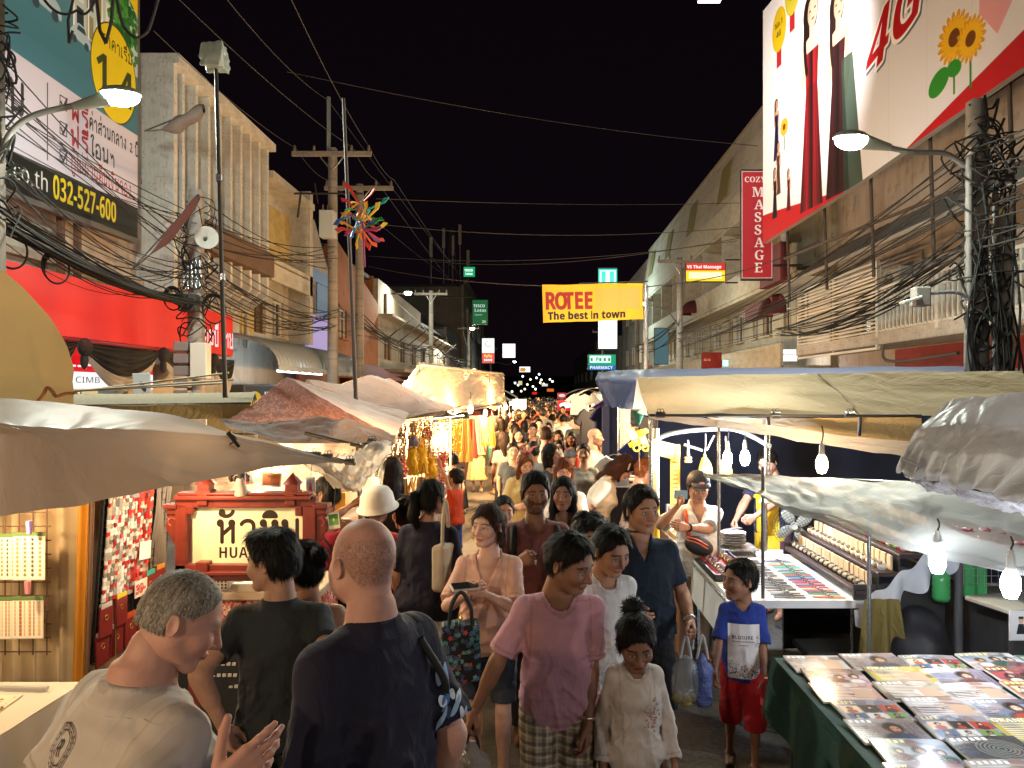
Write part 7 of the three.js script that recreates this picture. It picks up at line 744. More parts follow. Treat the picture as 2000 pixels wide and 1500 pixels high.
const bowl=thing('red_bowl', 'red bowl with cream rings on the bag stall', 'bowl', at(795, 985, 8.0));mesh('bowl', put(lathe([[0.001, -0.06], [0.06, -0.055], [0.10, -0.02], [0.13, 0.04], [0.125, 0.042], [0.095, -0.01], [0.001, -0.045]], 24)), mat([0.45, 0.03, 0.02], 0.4), bowl);mesh('ring', [-0.03, 0.01].map((y)=>put(torusG(0.102+y*0.7, 0.006, 6, 28), 0, y, 0, PI/2)), mat([0.6, 0.4, 0.3], 0.5), bowl);
const heap=thing('cloth_heap', 'heap of patterned purses on the table by the tote woman', 'purses', at(800, 1020, 7.6));mesh('purse', [...Array(22)].map((_, i)=>put(sphereG(0.06, 10, 8), rn(-0.3, 0.25), rn(-0.13, -0.06), rn(-0.3, 0.3), rn(-.4, .4), rn(0, 3), rn(-.5, .5), [1.3, 0.45, 0.9])), mat([1, 1, 1], 0.8, {map:spots}), heap).userData.kind='stuff';mesh('support', rbox(0.7, 0.7, 0.8, 0.02, -0.05, -0.5, 0), mat([0.2, 0.1, 0.07], 0.8), heap);
}
// ---------- right side: cream canopy and what is under it ----------
{
const cr=tarpM([0.42, 0.325, 0.17], 0.3, 0.85, T.wrinkle, 0.012), s=thing('stall_canopy', 'long cream canvas canopy across the right side', 'canopy', [0, 0, 0]);
mesh('front_slope', drape([[[1243, 738, 6.9], [1420, 733, 6.9], [1700, 728, 6.9], [1990, 726, 6.9]], [[1252, 772, 6.5], [1450, 770, 6.5], [1700, 768, 6.5], [2060, 770, 6.5]], [[1268, 811, 6.0], [1500, 812, 6.0], [1765, 812, 6.0], [2120, 815, 6.0]]], 0.012, 55, 120, 24), cr, s);mesh('back_slope', drape([[[1243, 737, 6.92], [1990, 725, 6.92]], [[1262, 800, 8.6], [1900, 800, 8.6]]], 0.006, 56, 40, 8), cr, s);
mesh('inner_panel', drape([[[1380, 816, 6.06], [1600, 816, 6.06], [1800, 816, 6.06]], [[1440, 838, 6.4], [1600, 856, 6.3], [1800, 880, 6.2]]], 0.006, 57, 40, 10), tarpM([0.46, 0.34, 0.16], 0.4, 0.85), s);mesh('valance', drape([[[1266, 812, 5.98], [1400, 820, 5.96], [1560, 840, 5.92], [1790, 868, 5.86]], [[1268, 820, 5.96], [1400, 836, 5.94], [1560, 862, 5.9], [1770, 893, 5.84]]], 0.01, 58, 50, 8), tarpM([0.36, 0.31, 0.24], 0.3), s);
mesh('front_rod', cyl(at(1268, 811, 5.97), at(1800, 812, 5.97), 0.011), rod, s);for(const x of[1290, 1515, 1660])binderClip(s, at(x, 810, 5.92), 1.5);mesh('support_rod', [cyl(at(1500, 814, 6.0), at(1502, 838, 6.1), 0.014), cyl(at(1680, 814, 6.0), at(1678, 850, 6.1), 0.014)], rod, s);mesh('seam', tube([at(1598, 731, 6.86), at(1640, 770, 6.46), at(1680, 811, 5.97)], 0.008, 14, 4), cr, s);
mesh('gable_flap', sheet((u, v)=>{const p=bil(at(1236, 800, 6.5), at(1266, 812, 6.05), at(1245, 740, 6.9), at(1244, 740, 6.95), u, v);p.x-=0.03*Math.sin(u*PI)*(1-v);return p;}, 10, 10), tarpM([0.62, 0.58, 0.5], 0.4), s);mesh('post', [cyl(at(1271, 812, 6.02).setY(0), at(1271, 811, 6.02), 0.016), cyl(at(1985, 726, 7).setY(0), at(1985, 740, 7), 0.02)], galv, s);
const pn=thing('pennant', 'green and white cloth pennant at the cream canopy end', 'pennant', at(1248, 800, 6.3));mesh('cloth', sheet((u, v)=>V((u-0.5)*0.12*(1-v), -v*0.14, 0.03*Math.sin(u*PI)), 8, 8), mat([0.02, 0.22, 0.14], 0.8), pn);mesh('hem', tube([[-0.06, 0, 0], [0, -0.005, 0.03], [0.06, 0, 0]], 0.008, 10, 5), mat([0.7, 0.68, 0.62], 0.7), pn);
const nv=mat([0.010, 0.012, 0.028], 0.9, {bumpMap:T.wrinkle, bumpScale:0.02}), bt=thing('stall_canopy', 'blue tarpaulin roof showing above the cream canopy', 'canopy', [0, 0, 0]);mesh('tarpaulin', drape([[[1168, 728, 12], [1250, 722, 12], [1600, 719, 12], [1960, 716, 12]], [[1162, 742, 10.5], [1240, 745, 10], [1600, 742, 9.5], [1960, 738, 9.5]], [[1182, 792, 10], [1240, 800, 9.8], [1600, 800, 9.4], [1960, 800, 9.4]]], 0.02, 61, 60, 18), tarpM([0.045, 0.06, 0.13], 0.15, 0.6), bt);mesh('side_flap', drape([[[1168, 728, 12], [1215, 724, 12.4], [1245, 722, 12.8]], [[1196, 800, 10.6], [1222, 815, 10.8], [1250, 818, 11]]], 0.02, 62, 20, 10), tarpM([0.10, 0.11, 0.12], 0.2, 0.6), bt);
const bk=thing('stall_backdrop', 'navy cloth backdrop behind the watch and banana stalls', 'backdrop', [0, 0, 0]);mesh('cloth', [sheet((u, v)=>V(lerp(1.15, 6.2, u), lerp(0.02, 2.0, v), -8.75+0.05*Math.sin(u*30)), 80, 4)], nv, bk);mesh('side_cloth', sheet((u, v)=>V(1.16, lerp(0.05, 1.95, v), lerp(-7.4, -8.7, u)), 10, 4), nv, bk);
// posts, arched frame, taped post
const fr=thing('tube_arch', 'white arched tube frame of the banana stall', 'frame', [0, 0, 0]);mesh('arch', tube([at(1262, 872, 7.2), at(1300, 850, 7.2), at(1390, 838, 7.2), at(1440, 840, 7.2), at(1505, 872, 7.2)], 0.022, 30, 8), mat([0.26, 0.27, 0.28], 0.5), fr);mesh('strut', [cyl(at(1336, 868, 7.3), at(1372, 880, 7.3), 0.014), cyl(at(1395, 850, 7.3), at(1380, 880, 7.3), 0.01)], mat([0.25, 0.25, 0.24], 0.5), fr);
const p1=thing('stall_post', 'bright steel post left of the plates', 'post', at(1404, 1080, 6.15).setY(0));mesh('post', cyl([0, 0, 0], [0, 1.95, 0], 0.014), galv, p1);const p2=thing('stall_post', 'dark steel post in front of the yellow apron', 'post', at(1490, 1170, 5.1).setY(0));mesh('post', cyl([0, 0, 0], [0, 1.72, 0], 0.012), mat([0.13, 0.12, 0.12], 0.4, {metalness:0.6}), p2);const p3=thing('stall_post', 'steel post holding the clamp lamp', 'post', at(1496, 1000, 6.6).setY(0));mesh('post', [cyl([0, 0, 0], [0, 1.9, 0], 0.013), cyl([0.03, 1.3, 0], [0.03, 1.9, 0], 0.008)], galv, p3);mesh('clamp_shade', put(new THREE.ConeGeometry(0.06, 0.11, 12, 1, true), -0.01, 1.33, 0.03), mat([0.6, 0.6, 0.58], 0.5), p3);
const tp=thing('stall_post', 'post wrapped in white paper and yellow tape', 'post', at(1281, 1000, 6.7).setY(0));mesh('post', cyl([0, 0, 0], [0, 1.9, 0], 0.03), mat([0.62, 0.58, 0.5], 0.6), tp);mesh('yellow_tape', cyl([0, 0.8, 0], [0, 1.25, 0], 0.033), mat([0.60, 0.38, 0.03], 0.5), tp);const mn=thing('price_list', 'yellow hanging menu list behind the white shirted vendor', 'price list', at(1310, 930, 7.0));mesh('board', [rbox(0.09, 0.62, 0.01, 0.003, 0.04, -0.02, 0)], mat([0.58, 0.34, 0.06], 0.6), mn);mesh('lettering', [...Array(14)].map((_, i)=>box(0.05, 0.010, 0.002, 0.04, 0.24-i*0.038, 0.0066)), mat([0.2, 0.1, 0.03], 0.7), mn).userData.kind='stuff';mesh('top_board', rbox(0.22, 0.14, 0.01, 0.003, -0.08, 0.25, 0.012, 0, 0, -0.25), mat([0.65, 0.5, 0.28], 0.6), mn);
bulb('small warm bulb at the taped post', at(1280, 872, 6.6), WARM, 5, 60, 'bulb', 0.1);bulb('left cool white bulb of the glaring pair', at(1421, 895, 6.7), COOL, 14, 80, 'big', 0.25);bulb('right cool white bulb of the glaring pair', at(1455, 893, 6.7), COOL, 14, 80, 'big', 0.25);bulb('single warm bulb hanging over the plastic sheet', at(1605, 905, 5.5), WARM2, 8, 60, 'big', 0.12);
const ban=(label, px, py, z)=>{const b=thing('banana_bunch', label, 'bananas', at(px, py, z));for(let i=0;i<6;i++){const a=(i-2.5)*0.3;mesh('banana', tube([[Math.sin(a)*0.015, 0.03, 0], [Math.sin(a)*0.05, -0.02, 0.03+0.01*(i%2)], [Math.sin(a)*0.07, -0.08, 0.035], [Math.sin(a)*0.062, -0.125, 0.02]], 0.017, 12, 7), mat([0.52, 0.36, 0.03], 0.5), b);}mesh('stalk', cyl([0, 0.02, 0], [0, 0.07, 0], 0.014), mat([0.2, 0.15, 0.04], 0.7), b);mesh('string', tube([[0, 0.07, 0], [0.01, 0.14, 0], [0.01, 0.25, 0]], 0.004, 8, 4), whitePaint, b);};ban('bunch of bananas above the vendor visor', 1376, 902, 6.9);ban('bunch of bananas behind the glaring bulb pair', 1415, 905, 7.1);
const lh=thing('hanging_spoons', 'small gold trinkets hanging left of the bananas', 'trinkets', at(1344, 890, 6.9));mesh('trinket', [...Array(6)].map((_, i)=>sph(0.016, (i%3-1)*0.02, -0.02-Math.floor(i/3)*0.03, 0, 1, 8)), mat([0.5, 0.4, 0.2], 0.3, {metalness:0.7}), lh);mesh('ribbon', cyl([0, 0, 0], [0, 0.14, 0], 0.012, 0.006), whitePaint, lh);
const pt=thing('plate_stack', 'stack of white plates beside the steel post', 'plates', at(1432, 1064, 6.5));for(let i=0;i<5;i++)mesh('plate', put(lathe([[0.001, 0], [0.07, 0], [0.105, 0.018], [0.108, 0.022], [0.07, 0.006], [0.001, 0.006]], 28), 0, i*0.022, 0), mat([0.6, 0.6, 0.6], 0.3), pt);mesh('paddle', rbox(0.15, 0.008, 0.06, 0.003, 0, 0.135, 0, 0, 0.4, 0.06), mat([0.07, 0.06, 0.06], 0.4), pt);const sd=thing('side_table', 'small steel side table under the plates', 'table', at(1430, 1066, 6.5).setY(0));mesh('top', rbox(0.34, 0.02, 0.3, 0.006, 0.02, 0.905, 0), galv, sd);for(const[x, z]of[[-.12, -.12], [.16, -.12], [-.12, .12], [.16, .12]])mesh('leg', cyl([x, 0, z], [x, 0.9, z], 0.011), galv, sd);
const fan=thing('electric_fan', 'grey standing electric fan behind the watch display', 'fan', at(1552, 1027, 7.2), -0.35);for(let i=0;i<4;i++)mesh('blade', put(sphereG(1, 14, 8), Math.cos(i*PI/2+0.6)*0.1, Math.sin(i*PI/2+0.6)*0.1, 0, 0.25*Math.sin(i), 0.25, i*PI/2+0.6, [0.085, 0.052, 0.008]), mat([0.34, 0.36, 0.33], 0.5), fan);mesh('hub', put(new THREE.CylinderGeometry(0.032, 0.036, 0.05, 18), 0, 0, 0.02, PI/2), mat([0.3, 0.31, 0.29], 0.5), fan);mesh('cage', [...Array(7)].map((_, i)=>put(torusG(0.2-i*0.024, 0.0022, 4, 40), 0, 0, 0.04+0.012*Math.sqrt(i))).concat([...Array(20)].map((_, i)=>cyl([Math.cos(i*PI/10)*0.04, Math.sin(i*PI/10)*0.04, 0.07], [Math.cos(i*PI/10)*0.2, Math.sin(i*PI/10)*0.2, 0.03], 0.0018, 0.0018, 4))), darkMetal, fan);mesh('stand', [cyl([0, -0.05, -0.05], [0, -0.95, -0.05], 0.016), put(new THREE.CylinderGeometry(0.17, 0.19, 0.03, 24), 0, -0.955, -0.05)], dark, fan);
}
// ---------- watch stall ----------
{
const white=mat([0.66, 0.66, 0.66], 0.7, {bumpMap:T.weave, bumpScale:0.001}), t=thing('watch_table', 'white topped table spread with wristwatches', 'table', [0, 0, 0]), y=0.85;mesh('top', rbox(0.88, 0.03, 1.62, 0.006, 1.72, y-0.016, -5.85), white, t);mesh('cloth_edge', [sheet((u, v)=>V(1.275-0.02*v, y-0.32*v, lerp(-5.05, -6.65, u)), 20, 4), sheet((u, v)=>V(lerp(1.28, 2.16, u), y-0.05*v, -5.035), 8, 2)], white, t);for(const[x, z]of[[1.35, 5.12], [2.1, 5.12], [1.35, 6.55], [2.1, 6.55]])mesh('leg', cyl([x, 0, -z], [x, 0.83, -z], 0.014), galv, t);mesh('metal_rim', cyl([1.262, y-0.03, -5.05], [1.262, y-0.03, -6.6], 0.012), galv, t);
const red=mat([0.30, 0.02, 0.02], 0.7), steel=mat([0.6, 0.6, 0.6], 0.2, {metalness:0.9}), gold=mat([0.6, 0.42, 0.15], 0.25, {metalness:0.8}), blk=mat([0.02, 0.02, 0.02], 0.5);
const tr=thing('watch_tray', 'red lined tray of steel watches along the table edge', 'tray', [1.43, y, -6.06]);mesh('lining', rbox(0.28, 0.03, 1.0, 0.004, 0, 0.015, 0), red, tr);mesh('edge', [box(0.012, 0.05, 1.02, -0.148, 0.025, 0), box(0.012, 0.05, 1.02, 0.148, 0.025, 0), box(0.3, 0.05, 0.012, 0, 0.025, 0.516), box(0.3, 0.05, 0.012, 0, 0.025, -0.516)], blk, tr);
const ringG=put(torusG(0.028, 0.008, 6, 20), 0, 0.02, 0, 0, 0, 0, [1, 0.8, 1.6]), dialG=put(new THREE.CylinderGeometry(0.018, 0.018, 0.01, 18), 0, 0.046, 0), faceG=put(new THREE.CircleGeometry(0.015, 16), 0, 0.0515, 0, -PI/2);
function watch(label, p, turn, sm, dm, group){const w=thing('wristwatch', label, 'watch', p, turn, group);mesh('strap', ringG, sm, w);mesh('case', dialG, steel, w);mesh('dial', faceG, dm, w);return w;}
const dials=[mat([0.02, 0.02, 0.03], 0.2), mat([0.6, 0.6, 0.58], 0.2), mat([0.03, 0.06, 0.2], 0.2)];
const w0=watch('steel bracelet watch in the red lined tray', [1.36, y+0.035, -5.6], 0.2, steel, dials[0], 'steel watches in the red lined tray');for(let i=1;i<24;i++){const c=dup(w0, [1.36+(i%2)*0.13, y+0.035, -5.6-Math.floor(i/2)*0.082], 0.2+(hsh(i, 5, 1)-0.5)*0.5);c.children[2].material=dials[i%3];if(i%4===1)c.children[0].material=gold;}
// flat laid watches
const strapG=merge([rbox(0.20, 0.004, 0.017, 0.002, 0, 0.003, 0), put(new THREE.CylinderGeometry(0.017, 0.017, 0.009, 16), 0.01, 0.008, 0)]), sg=[['black strapped watch laid flat in the left rows', '#151414', 'black strapped watches laid flat'], ['orange watch laid flat on the white table', '#d8642a'], ['turquoise watch laid flat on the white table', '#3aa8b8'], ['blue watch laid flat on the white table', '#2a3a9a'], ['green watch laid flat on the white table', '#3a9a4a'], ['red watch laid flat on the white table', '#b82a2a'], ['pale watch laid flat on the white table', '#c8c8c8'], ['purple watch laid flat on the white table', '#5a3a8a']];
const flat=sg.map(([lb, c, g])=>{const w=thing('flat_watch', lb, 'watch', [0, -5, 0], 0, g??lb.split(' ')[0]+' watches laid flat');mesh('strap', rbox(0.21, 0.004, 0.017, 0.002, 0, 0.003, 0), mat(c, 0.5), w);mesh('case', put(new THREE.CylinderGeometry(0.017, 0.017, 0.009, 16), 0.01, 0.008, 0), steel, w);mesh('dial', put(new THREE.CircleGeometry(0.013, 14), 0.01, 0.0131, 0, -PI/2), mat(c, 0.3), w);return w;});const taken=new Set();
for(let j=0;j<26;j++)for(let i=0;i<2;i++){const k=i===0?(j%9===3?6:0):1+(j*5+Math.floor(j/3))%7, p=[1.68+i*0.25+(hsh(i, j, 4)-0.5)*0.02, y+0.001, -5.10-j*0.045], a=(hsh(j, i, 2)-0.5)*0.2;if(!taken.has(k)){taken.add(k);flat[k].position.set(...p);flat[k].rotation.y=a;}else dup(flat[k], p, a);}flat.forEach((f, k)=>{if(!taken.has(k))scene.remove(f);});
// stepped display
const ds=thing('stepped_display', 'black stepped display rack for boxed watches', 'display rack', [0, 0, 0]), tiers=[[2.10, 0.90], [2.24, 1.02], [2.38, 1.14], [2.52, 1.26]];tiers.forEach(([x, h], i)=>{mesh('step', rbox(0.15, 0.03, 1.5, 0.004, x+0.065, h, -5.78), mat([0.035, 0.02, 0.02], 0.5), ds);mesh('riser', box(0.012, 0.11, 1.48, x+0.136, h+0.06, -5.78), blk, ds);});mesh('frame', [[5.06], [6.5]].map(([z])=>box(0.6, 0.9, 0.02, 2.38, 0.5, -z)), blk, ds);
const stripT=mat([0.55, 0.42, 0.26], 0.6), cushM=mat([0.62, 0.56, 0.46], 0.8), bands=['#e0c020', '#3a2aa0', '#c02a3a', '#3a9a8a', '#d8701c', '#4aa82a', '#4a2a8a', '#c81c7a', '#e8e4dc', '#1c1c1c'].map((c)=>mat(c, 0.5));
const bx=thing('boxed_watch', '', 'watch', [0, 0, 0]);mesh('box_card', rbox(0.014, 0.098, 0.072, 0.003, 0.05, 0.05, 0), stripT, bx);mesh('cushion', put(sphereG(0.03, 12, 8), 0, 0.022, 0, 0, 0, 0, [0.9, 0.7, 1.15]), cushM, bx);mesh('band', put(torusG(0.026, 0.007, 6, 18), 0, 0.022, 0, 0, 0, 0, [1, 0.85, 1.8]), bands[9], bx);mesh('case', put(new THREE.CylinderGeometry(0.016, 0.016, 0.01, 14), -0.012, 0.046, 0, 0, 0, 0.5), steel, bx);let first=true;
tiers.forEach(([x, h], i)=>{for(let j=0;j<16;j++){const p=[x+0.055, h+0.016, -5.12-j*0.088], lb=['boxed watch on the lowest step of the black rack', 'boxed watch on the second step of the black rack', 'boxed watch on the third step of the black rack', 'boxed watch on the top step of the black rack'][i], c=first?bx:dup(bx, p, 0, lb);if(first){bx.position.set(...p);bx.userData.label=lb;first=false;}c.userData.group='boxed watches on step '+['one', 'two', 'three', 'four'][i];c.rotation.y=(hsh(i, j, 8)-0.5)*0.25;c.children[2].material=i<1?bands[9]:i===1?bands[8]:bands[(j*3+i)%9];}});
const cl=thing('display_cloth', 'white cloth draped down the end of the stepped rack', 'cloth', [0, 0, 0]);mesh('cloth', sheet((u, v)=>{const k=u*4, h=0.80+u*0.52-0.02*Math.sin(k*2*PI), bot=0.76+u*0.44;return V(2.06+u*0.68, lerp(h, bot-0.06-0.05*Math.abs(Math.sin(k*PI)), v), -5.0+0.05*Math.sin(u*22)*v+0.02*v);}, 60, 14), mat([0.6, 0.63, 0.7], 0.75, {transmission:0.2}), cl);
const st=thing('folding_stool', 'chrome framed stool under the watch table', 'stool', at(1625, 1260, 5.3).setY(0));mesh('frame', [tube([[-0.2, 0.4, 0], [0, 0.36, 0.05], [0.22, 0.4, 0]], 0.012, 16, 6), cyl([0.0, 0.38, 0], [0.05, 0.02, 0.1], 0.012), cyl([-0.18, 0.4, 0], [-0.1, 0.02, -0.1], 0.012), cyl([0.2, 0.4, 0], [0.22, 0.02, -0.05], 0.012)], mat([0.6, 0.6, 0.62], 0.15, {metalness:0.95}), st);mesh('seat', rbox(0.42, 0.05, 0.32, 0.02, 0, 0.43, -0.05), dark, st);
const oc=thing('olive_cloth', 'olive yellow cloth hanging under the stepped rack', 'cloth', at(1722, 1170, 4.9));mesh('cloth', sheet((u, v)=>V((u-0.5)*lerp(0.22, 0.30, v), -0.36*v, 0.03*Math.sin(u*14)*(0.3+v)), 30, 10), mat([0.16, 0.12, 0.03], 0.85, {bumpMap:T.wrinkle, bumpScale:0.01}), oc);const gb=thing('grey_crate', 'grey box lid on the ground by the olive cloth', 'crate', at(1665, 1290, 4.7).setY(0));mesh('body', rbox(0.5, 0.36, 0.4, 0.01, 0.02, 0.18, 0), mat([0.08, 0.085, 0.09], 0.7), gb);mesh('lid', rbox(0.54, 0.03, 0.44, 0.008, 0.02, 0.375, 0), mat([0.16, 0.165, 0.16], 0.6), gb);
const nb=thing('black_bag_pile', 'black sacks piled under the stepped rack', 'sacks', at(1790, 1230, 5.0).setY(0));mesh('sack', [put(surfaceNets((x, y, z)=>Math.hypot(x/0.24, y/0.42, z/0.24)*0.24-0.24+0.02*noise3(x*9, y*9, z*9), [-0.3, -0.5, -0.3], [0.3, 0.5, 0.3], 0.03), 0, 0.4, 0)], mat([0.012, 0.012, 0.016], 0.6), nb);
}
// ---------- plastic sheets over the magazine stall ----------
{
const s=thing('plastic_sheet', 'crumpled clear plastic sheet stretched over the right stalls', 'plastic sheet', [0, 0, 0]);mesh('plastic', drape([[[1372, 926, 5.6], [1450, 928, 5.6], [1560, 932, 5.4], [1680, 936, 5.2], [1800, 944, 4.9], [2080, 985, 4.4]], [[1374, 928, 5.5], [1455, 945, 5.3], [1560, 962, 5.0], [1680, 975, 4.7], [1800, 985, 4.4], [2080, 1030, 3.9]], [[1376, 930, 5.4], [1460, 958, 5.0], [1540, 992, 4.7], [1650, 1015, 4.4], [1780, 1060, 4.0], [2080, 1125, 3.4]], [[1378, 931, 5.38], [1470, 962, 4.96], [1545, 1004, 4.66], [1650, 1028, 4.36], [1780, 1078, 3.96], [2080, 1148, 3.36]]], 0.013, 71, 150, 46), mat([0.30, 0.30, 0.28], 0.62, {transmission:0.66, bumpMap:T.wrinkle, bumpScale:0.004, specularIntensity:0.7}), s);mesh('edge_tube', tube([at(1374, 928, 5.6), at(1560, 934, 5.42), at(1800, 946, 4.92), at(2080, 988, 4.42)], 0.008, 24, 5), galv, s);
mesh('pink_print', drape([[[1800, 1010, 4.3], [1900, 1030, 4.05], [2060, 1055, 3.75]], [[1830, 1040, 4.12], [1920, 1062, 3.85], [2060, 1090, 3.6]]], 0.02, 72, 30, 8), mat([0.5, 0.06, 0.14], 0.5, {transmission:0.4}), s);mesh('support_post', cyl(V(2.05, 0, -4.75), V(2.05, 1.52, -4.75), 0.012), galv, s);
const t=thing('stall_canopy', 'silver grey gathered tarpaulin at the right edge', 'canopy', [0, 0, 0]);const rfl=drape([[[1850, 786, 3.5], [1930, 772, 3.5], [2080, 764, 3.5], [2200, 760, 3.5]], [[1790, 838, 3.3], [1900, 832, 3.2], [2080, 830, 3.1], [2200, 830, 3.0]], [[1768, 878, 3.25], [1880, 890, 3.1], [2080, 905, 3.0], [2200, 910, 2.95]], [[1748, 920, 3.2], [1830, 945, 3.1], [1920, 965, 3.05], [2080, 1000, 2.95], [2200, 1020, 2.9]]], 0.012, 81, 130, 60);{const p=rfl.attributes.position, uv=rfl.attributes.uv;for(let i=0;i<p.count;i++){const u=uv.getX(i)/3, v=1-uv.getY(i)/1.6, k=sstep(0.5, 1, v);p.setZ(i, p.getZ(i)+k*(0.03*Math.sin(u*70+4*noise3(u*6, v, 2))+0.012*noise3(u*60, v*3, 5)));p.setY(i, p.getY(i)+k*0.016*noise3(u*40, 3, 1));}rfl.computeVertexNormals();}mesh('tarpaulin', rfl, tarpM([0.36, 0.35, 0.335], 0.5, 0.6, T.wrinkle, 0.006), t);mesh('lower_fold', drape([[[1752, 918, 3.24], [1850, 948, 3.14], [1960, 972, 3.05], [2120, 1005, 2.95]], [[1810, 960, 3.5], [1900, 985, 3.4], [2000, 1010, 3.3], [2120, 1035, 3.2]]], 0.02, 83, 60, 12), tarpM([0.16, 0.12, 0.12], 0.2, 0.4), t);mesh('clip', cyl(at(1760, 896, 3.18), at(1796, 910, 3.14), 0.008), mat([0.3, 0.3, 0.3], 0.4), t);mesh('post', cyl(V(2.35, 0, -3.0), V(2.35, 2.0, -3.0), 0.02), galv, t);
}
// ---------- magazine stall ----------
{
const t=thing('magazine_table', 'table under dark green cloth at the lower right', 'table', [0, 0, 0]), gr=mat([0.008, 0.045, 0.030], 0.85, {bumpMap:T.wrinkle, bumpScale:0.008}), y=0.75;mesh('top', rbox(1.95, 0.03, 1.9, 0.006, 2.28, y-0.016, -3.30), gr, t);mesh('cloth_side', [sheet((u, v)=>V(1.30-0.05*v-0.03*Math.sin(u*24)*v, y-lerp(0.26, 0.62, u)*v, lerp(-4.26, -2.35, u)), 60, 10), sheet((u, v)=>V(lerp(1.30, 3.25, u), y-0.3*v, -4.262), 20, 4)], gr, t);for(const[x, z]of[[1.38, 4.15], [1.42, 2.5], [3.1, 4.15]])mesh('leg', cyl([x, 0, -z], [x, 0.73, -z], 0.016), rod, t);
const NX=6, NY=4, cw=341, chh=256, th=[['pink', '#d8a8b0'], ['salmon', '#d89a88'], ['grey', '#98949c'], ['lilac', '#a898b8'], ['pale blue', '#a8b8c8'], ['white', '#d8d4d0'], ['orange', '#c87a3a'], ['dark blue', '#28405a'], ['green', '#4aa84a'], ['yellow', '#d0b830'], ['teal', '#3a98a0'], ['black', '#2a2c2c'], ['red', '#b03038'], ['beige', '#c8b898'], ['purple', '#6a4a80'], ['brown', '#7a5a44']];
const atlas=canvas(2048, 1024, (x)=>{const r=rng(55);for(let j=0;j<NY;j++)for(let i=0;i<NX;i++){const k=j*NX+i, [nm, c]=th[k%th.length];x.save();x.beginPath();x.rect(i*cw, j*chh, cw, chh);x.clip();x.translate(i*cw, j*chh);x.fillStyle=c;x.fillRect(0, 0, cw, chh);x.fillStyle='rgba(150,146,152,.35)';x.fillRect(0, 0, cw, chh);const soft=(px, py, rx, ry, c, a)=>{x.save();x.translate(px, py);x.scale(1, ry/rx);const g=x.createRadialGradient(0, 0, 0, 0, 0, rx);g.addColorStop(0, c);g.addColorStop(0.55, c);g.addColorStop(1, 'rgba(0,0,0,0)');x.globalAlpha=a;x.fillStyle=g;x.fillRect(-rx, -rx, rx*2, rx*2);x.restore();x.globalAlpha=1;};for(let q=0;q<16;q++)soft(r()*cw, r()*chh, 20+r()*80, 16+r()*60, ['#ffffff', '#2a2428', '#c89a88', '#506080', '#8a5a4a', '#d8c8b8'][Math.floor(r()*6)], 0.25+r()*0.35);const man=(fx, fy, k)=>{soft(fx, fy-4*k, 30*k, 34*k, '#2a1a14', 0.95);soft(fx+3*k, fy+4*k, 20*k, 27*k, ['#d8ac92', '#bd8a6e', '#e2bda6'][Math.floor(r()*3)], 1);soft(fx, fy+62*k, 52*k, 44*k, ['#6a2a3a', '#2a3a5a', '#d8d4d0', '#3a5a4a', '#b0483a'][Math.floor(r()*5)], 0.95);soft(fx-4*k, fy, 4*k, 2.4*k, '#2a1a14', 0.9);soft(fx+10*k, fy, 4*k, 2.4*k, '#2a1a14', 0.9);soft(fx+4*k, fy+17*k, 7*k, 3*k, '#8a3a3a', 0.8);};
const mode=k%4;if(mode===0){for(let q=0;q<3;q++)man(80+q*90+r()*20, 110+r()*30, 0.9+r()*0.4);}else if(mode===1){x.fillStyle='#e8e0d8';for(let q=0;q<9;q++)x.fillRect(30, 60+q*20, 120+r()*150, 7);x.fillStyle='#c8a890';x.fillRect(200, 90, 110, 120);}else if(mode===2){for(let q=0;q<6;q++){x.fillStyle=['#e8c8a8', '#3a2a24', '#b04a3a', '#4a6a8a', '#d8d8d0', '#7a9a5a'][q];x.fillRect(20+(q%3)*104, 70+Math.floor(q/3)*92, 94, 82);man(66+(q%3)*104, 98+Math.floor(q/3)*92, 0.62);}}else if(k===11){x.strokeStyle='#8a8c86';x.lineWidth=8;for(let q=1;q<7;q++){x.beginPath();x.ellipse(200, 130, q*18, q*15, 0.2, 0, 7);x.stroke();}}else{const g=x.createLinearGradient(0, 0, cw, chh);g.addColorStop(0, 'rgba(255,255,255,.5)');g.addColorStop(1, 'rgba(60,50,70,.4)');x.fillStyle=g;x.fillRect(0, 0, cw, chh);man(205, 110, 1.9);for(let q=0;q<60;q++){x.fillStyle='rgba(30,26,40,.55)';x.fillRect(250+(q%3)*28, 60+Math.floor(q/3)*9, 8+r()*16, 3);}for(let q=0;q<7;q++){x.fillStyle='rgba(40,30,60,.7)';x.fillRect(14, 80+q*22, 40+r()*50, 6);}}
x.fillStyle=mode%2?'#fff':'#f8e8a0';x.font=`bold ${30 + (k * 7) % 22}px ${k % 3 ? 'sans-serif' : 'serif'}`;if(k%8<3)x.fillText(['NOW', 'GRAND', 'LIFE'][k%8], 16, 46);else for(let q=0;q<4+k%3;q++)x.fillRect(16+q*30, 12+(q%2)*4, 20, 30);x.restore();}});
const am=mat([1, 1, 1], 0.16, {map:atlas, clearcoat:0.6, clearcoatRoughness:0.12}), pg=mat([0.6, 0.58, 0.52], 0.8);const geos=[];for(let k=0;k<24;k++){const g=sheet((u, v)=>V((u-0.5)*0.298, 0.0062+0.004*Math.sin(u*PI)*(k%3)*0.5, (0.5-v)*0.218), 6, 1), uv=g.attributes.uv;for(let q=0;q<uv.count;q++)uv.setXY(q, (k%NX+uv.getX(q))*cw/2048, 1-(Math.floor(k/NX)+1-uv.getY(q))*chh/1024);geos.push(g);}const body=rbox(0.30, 0.010, 0.22, 0.002);
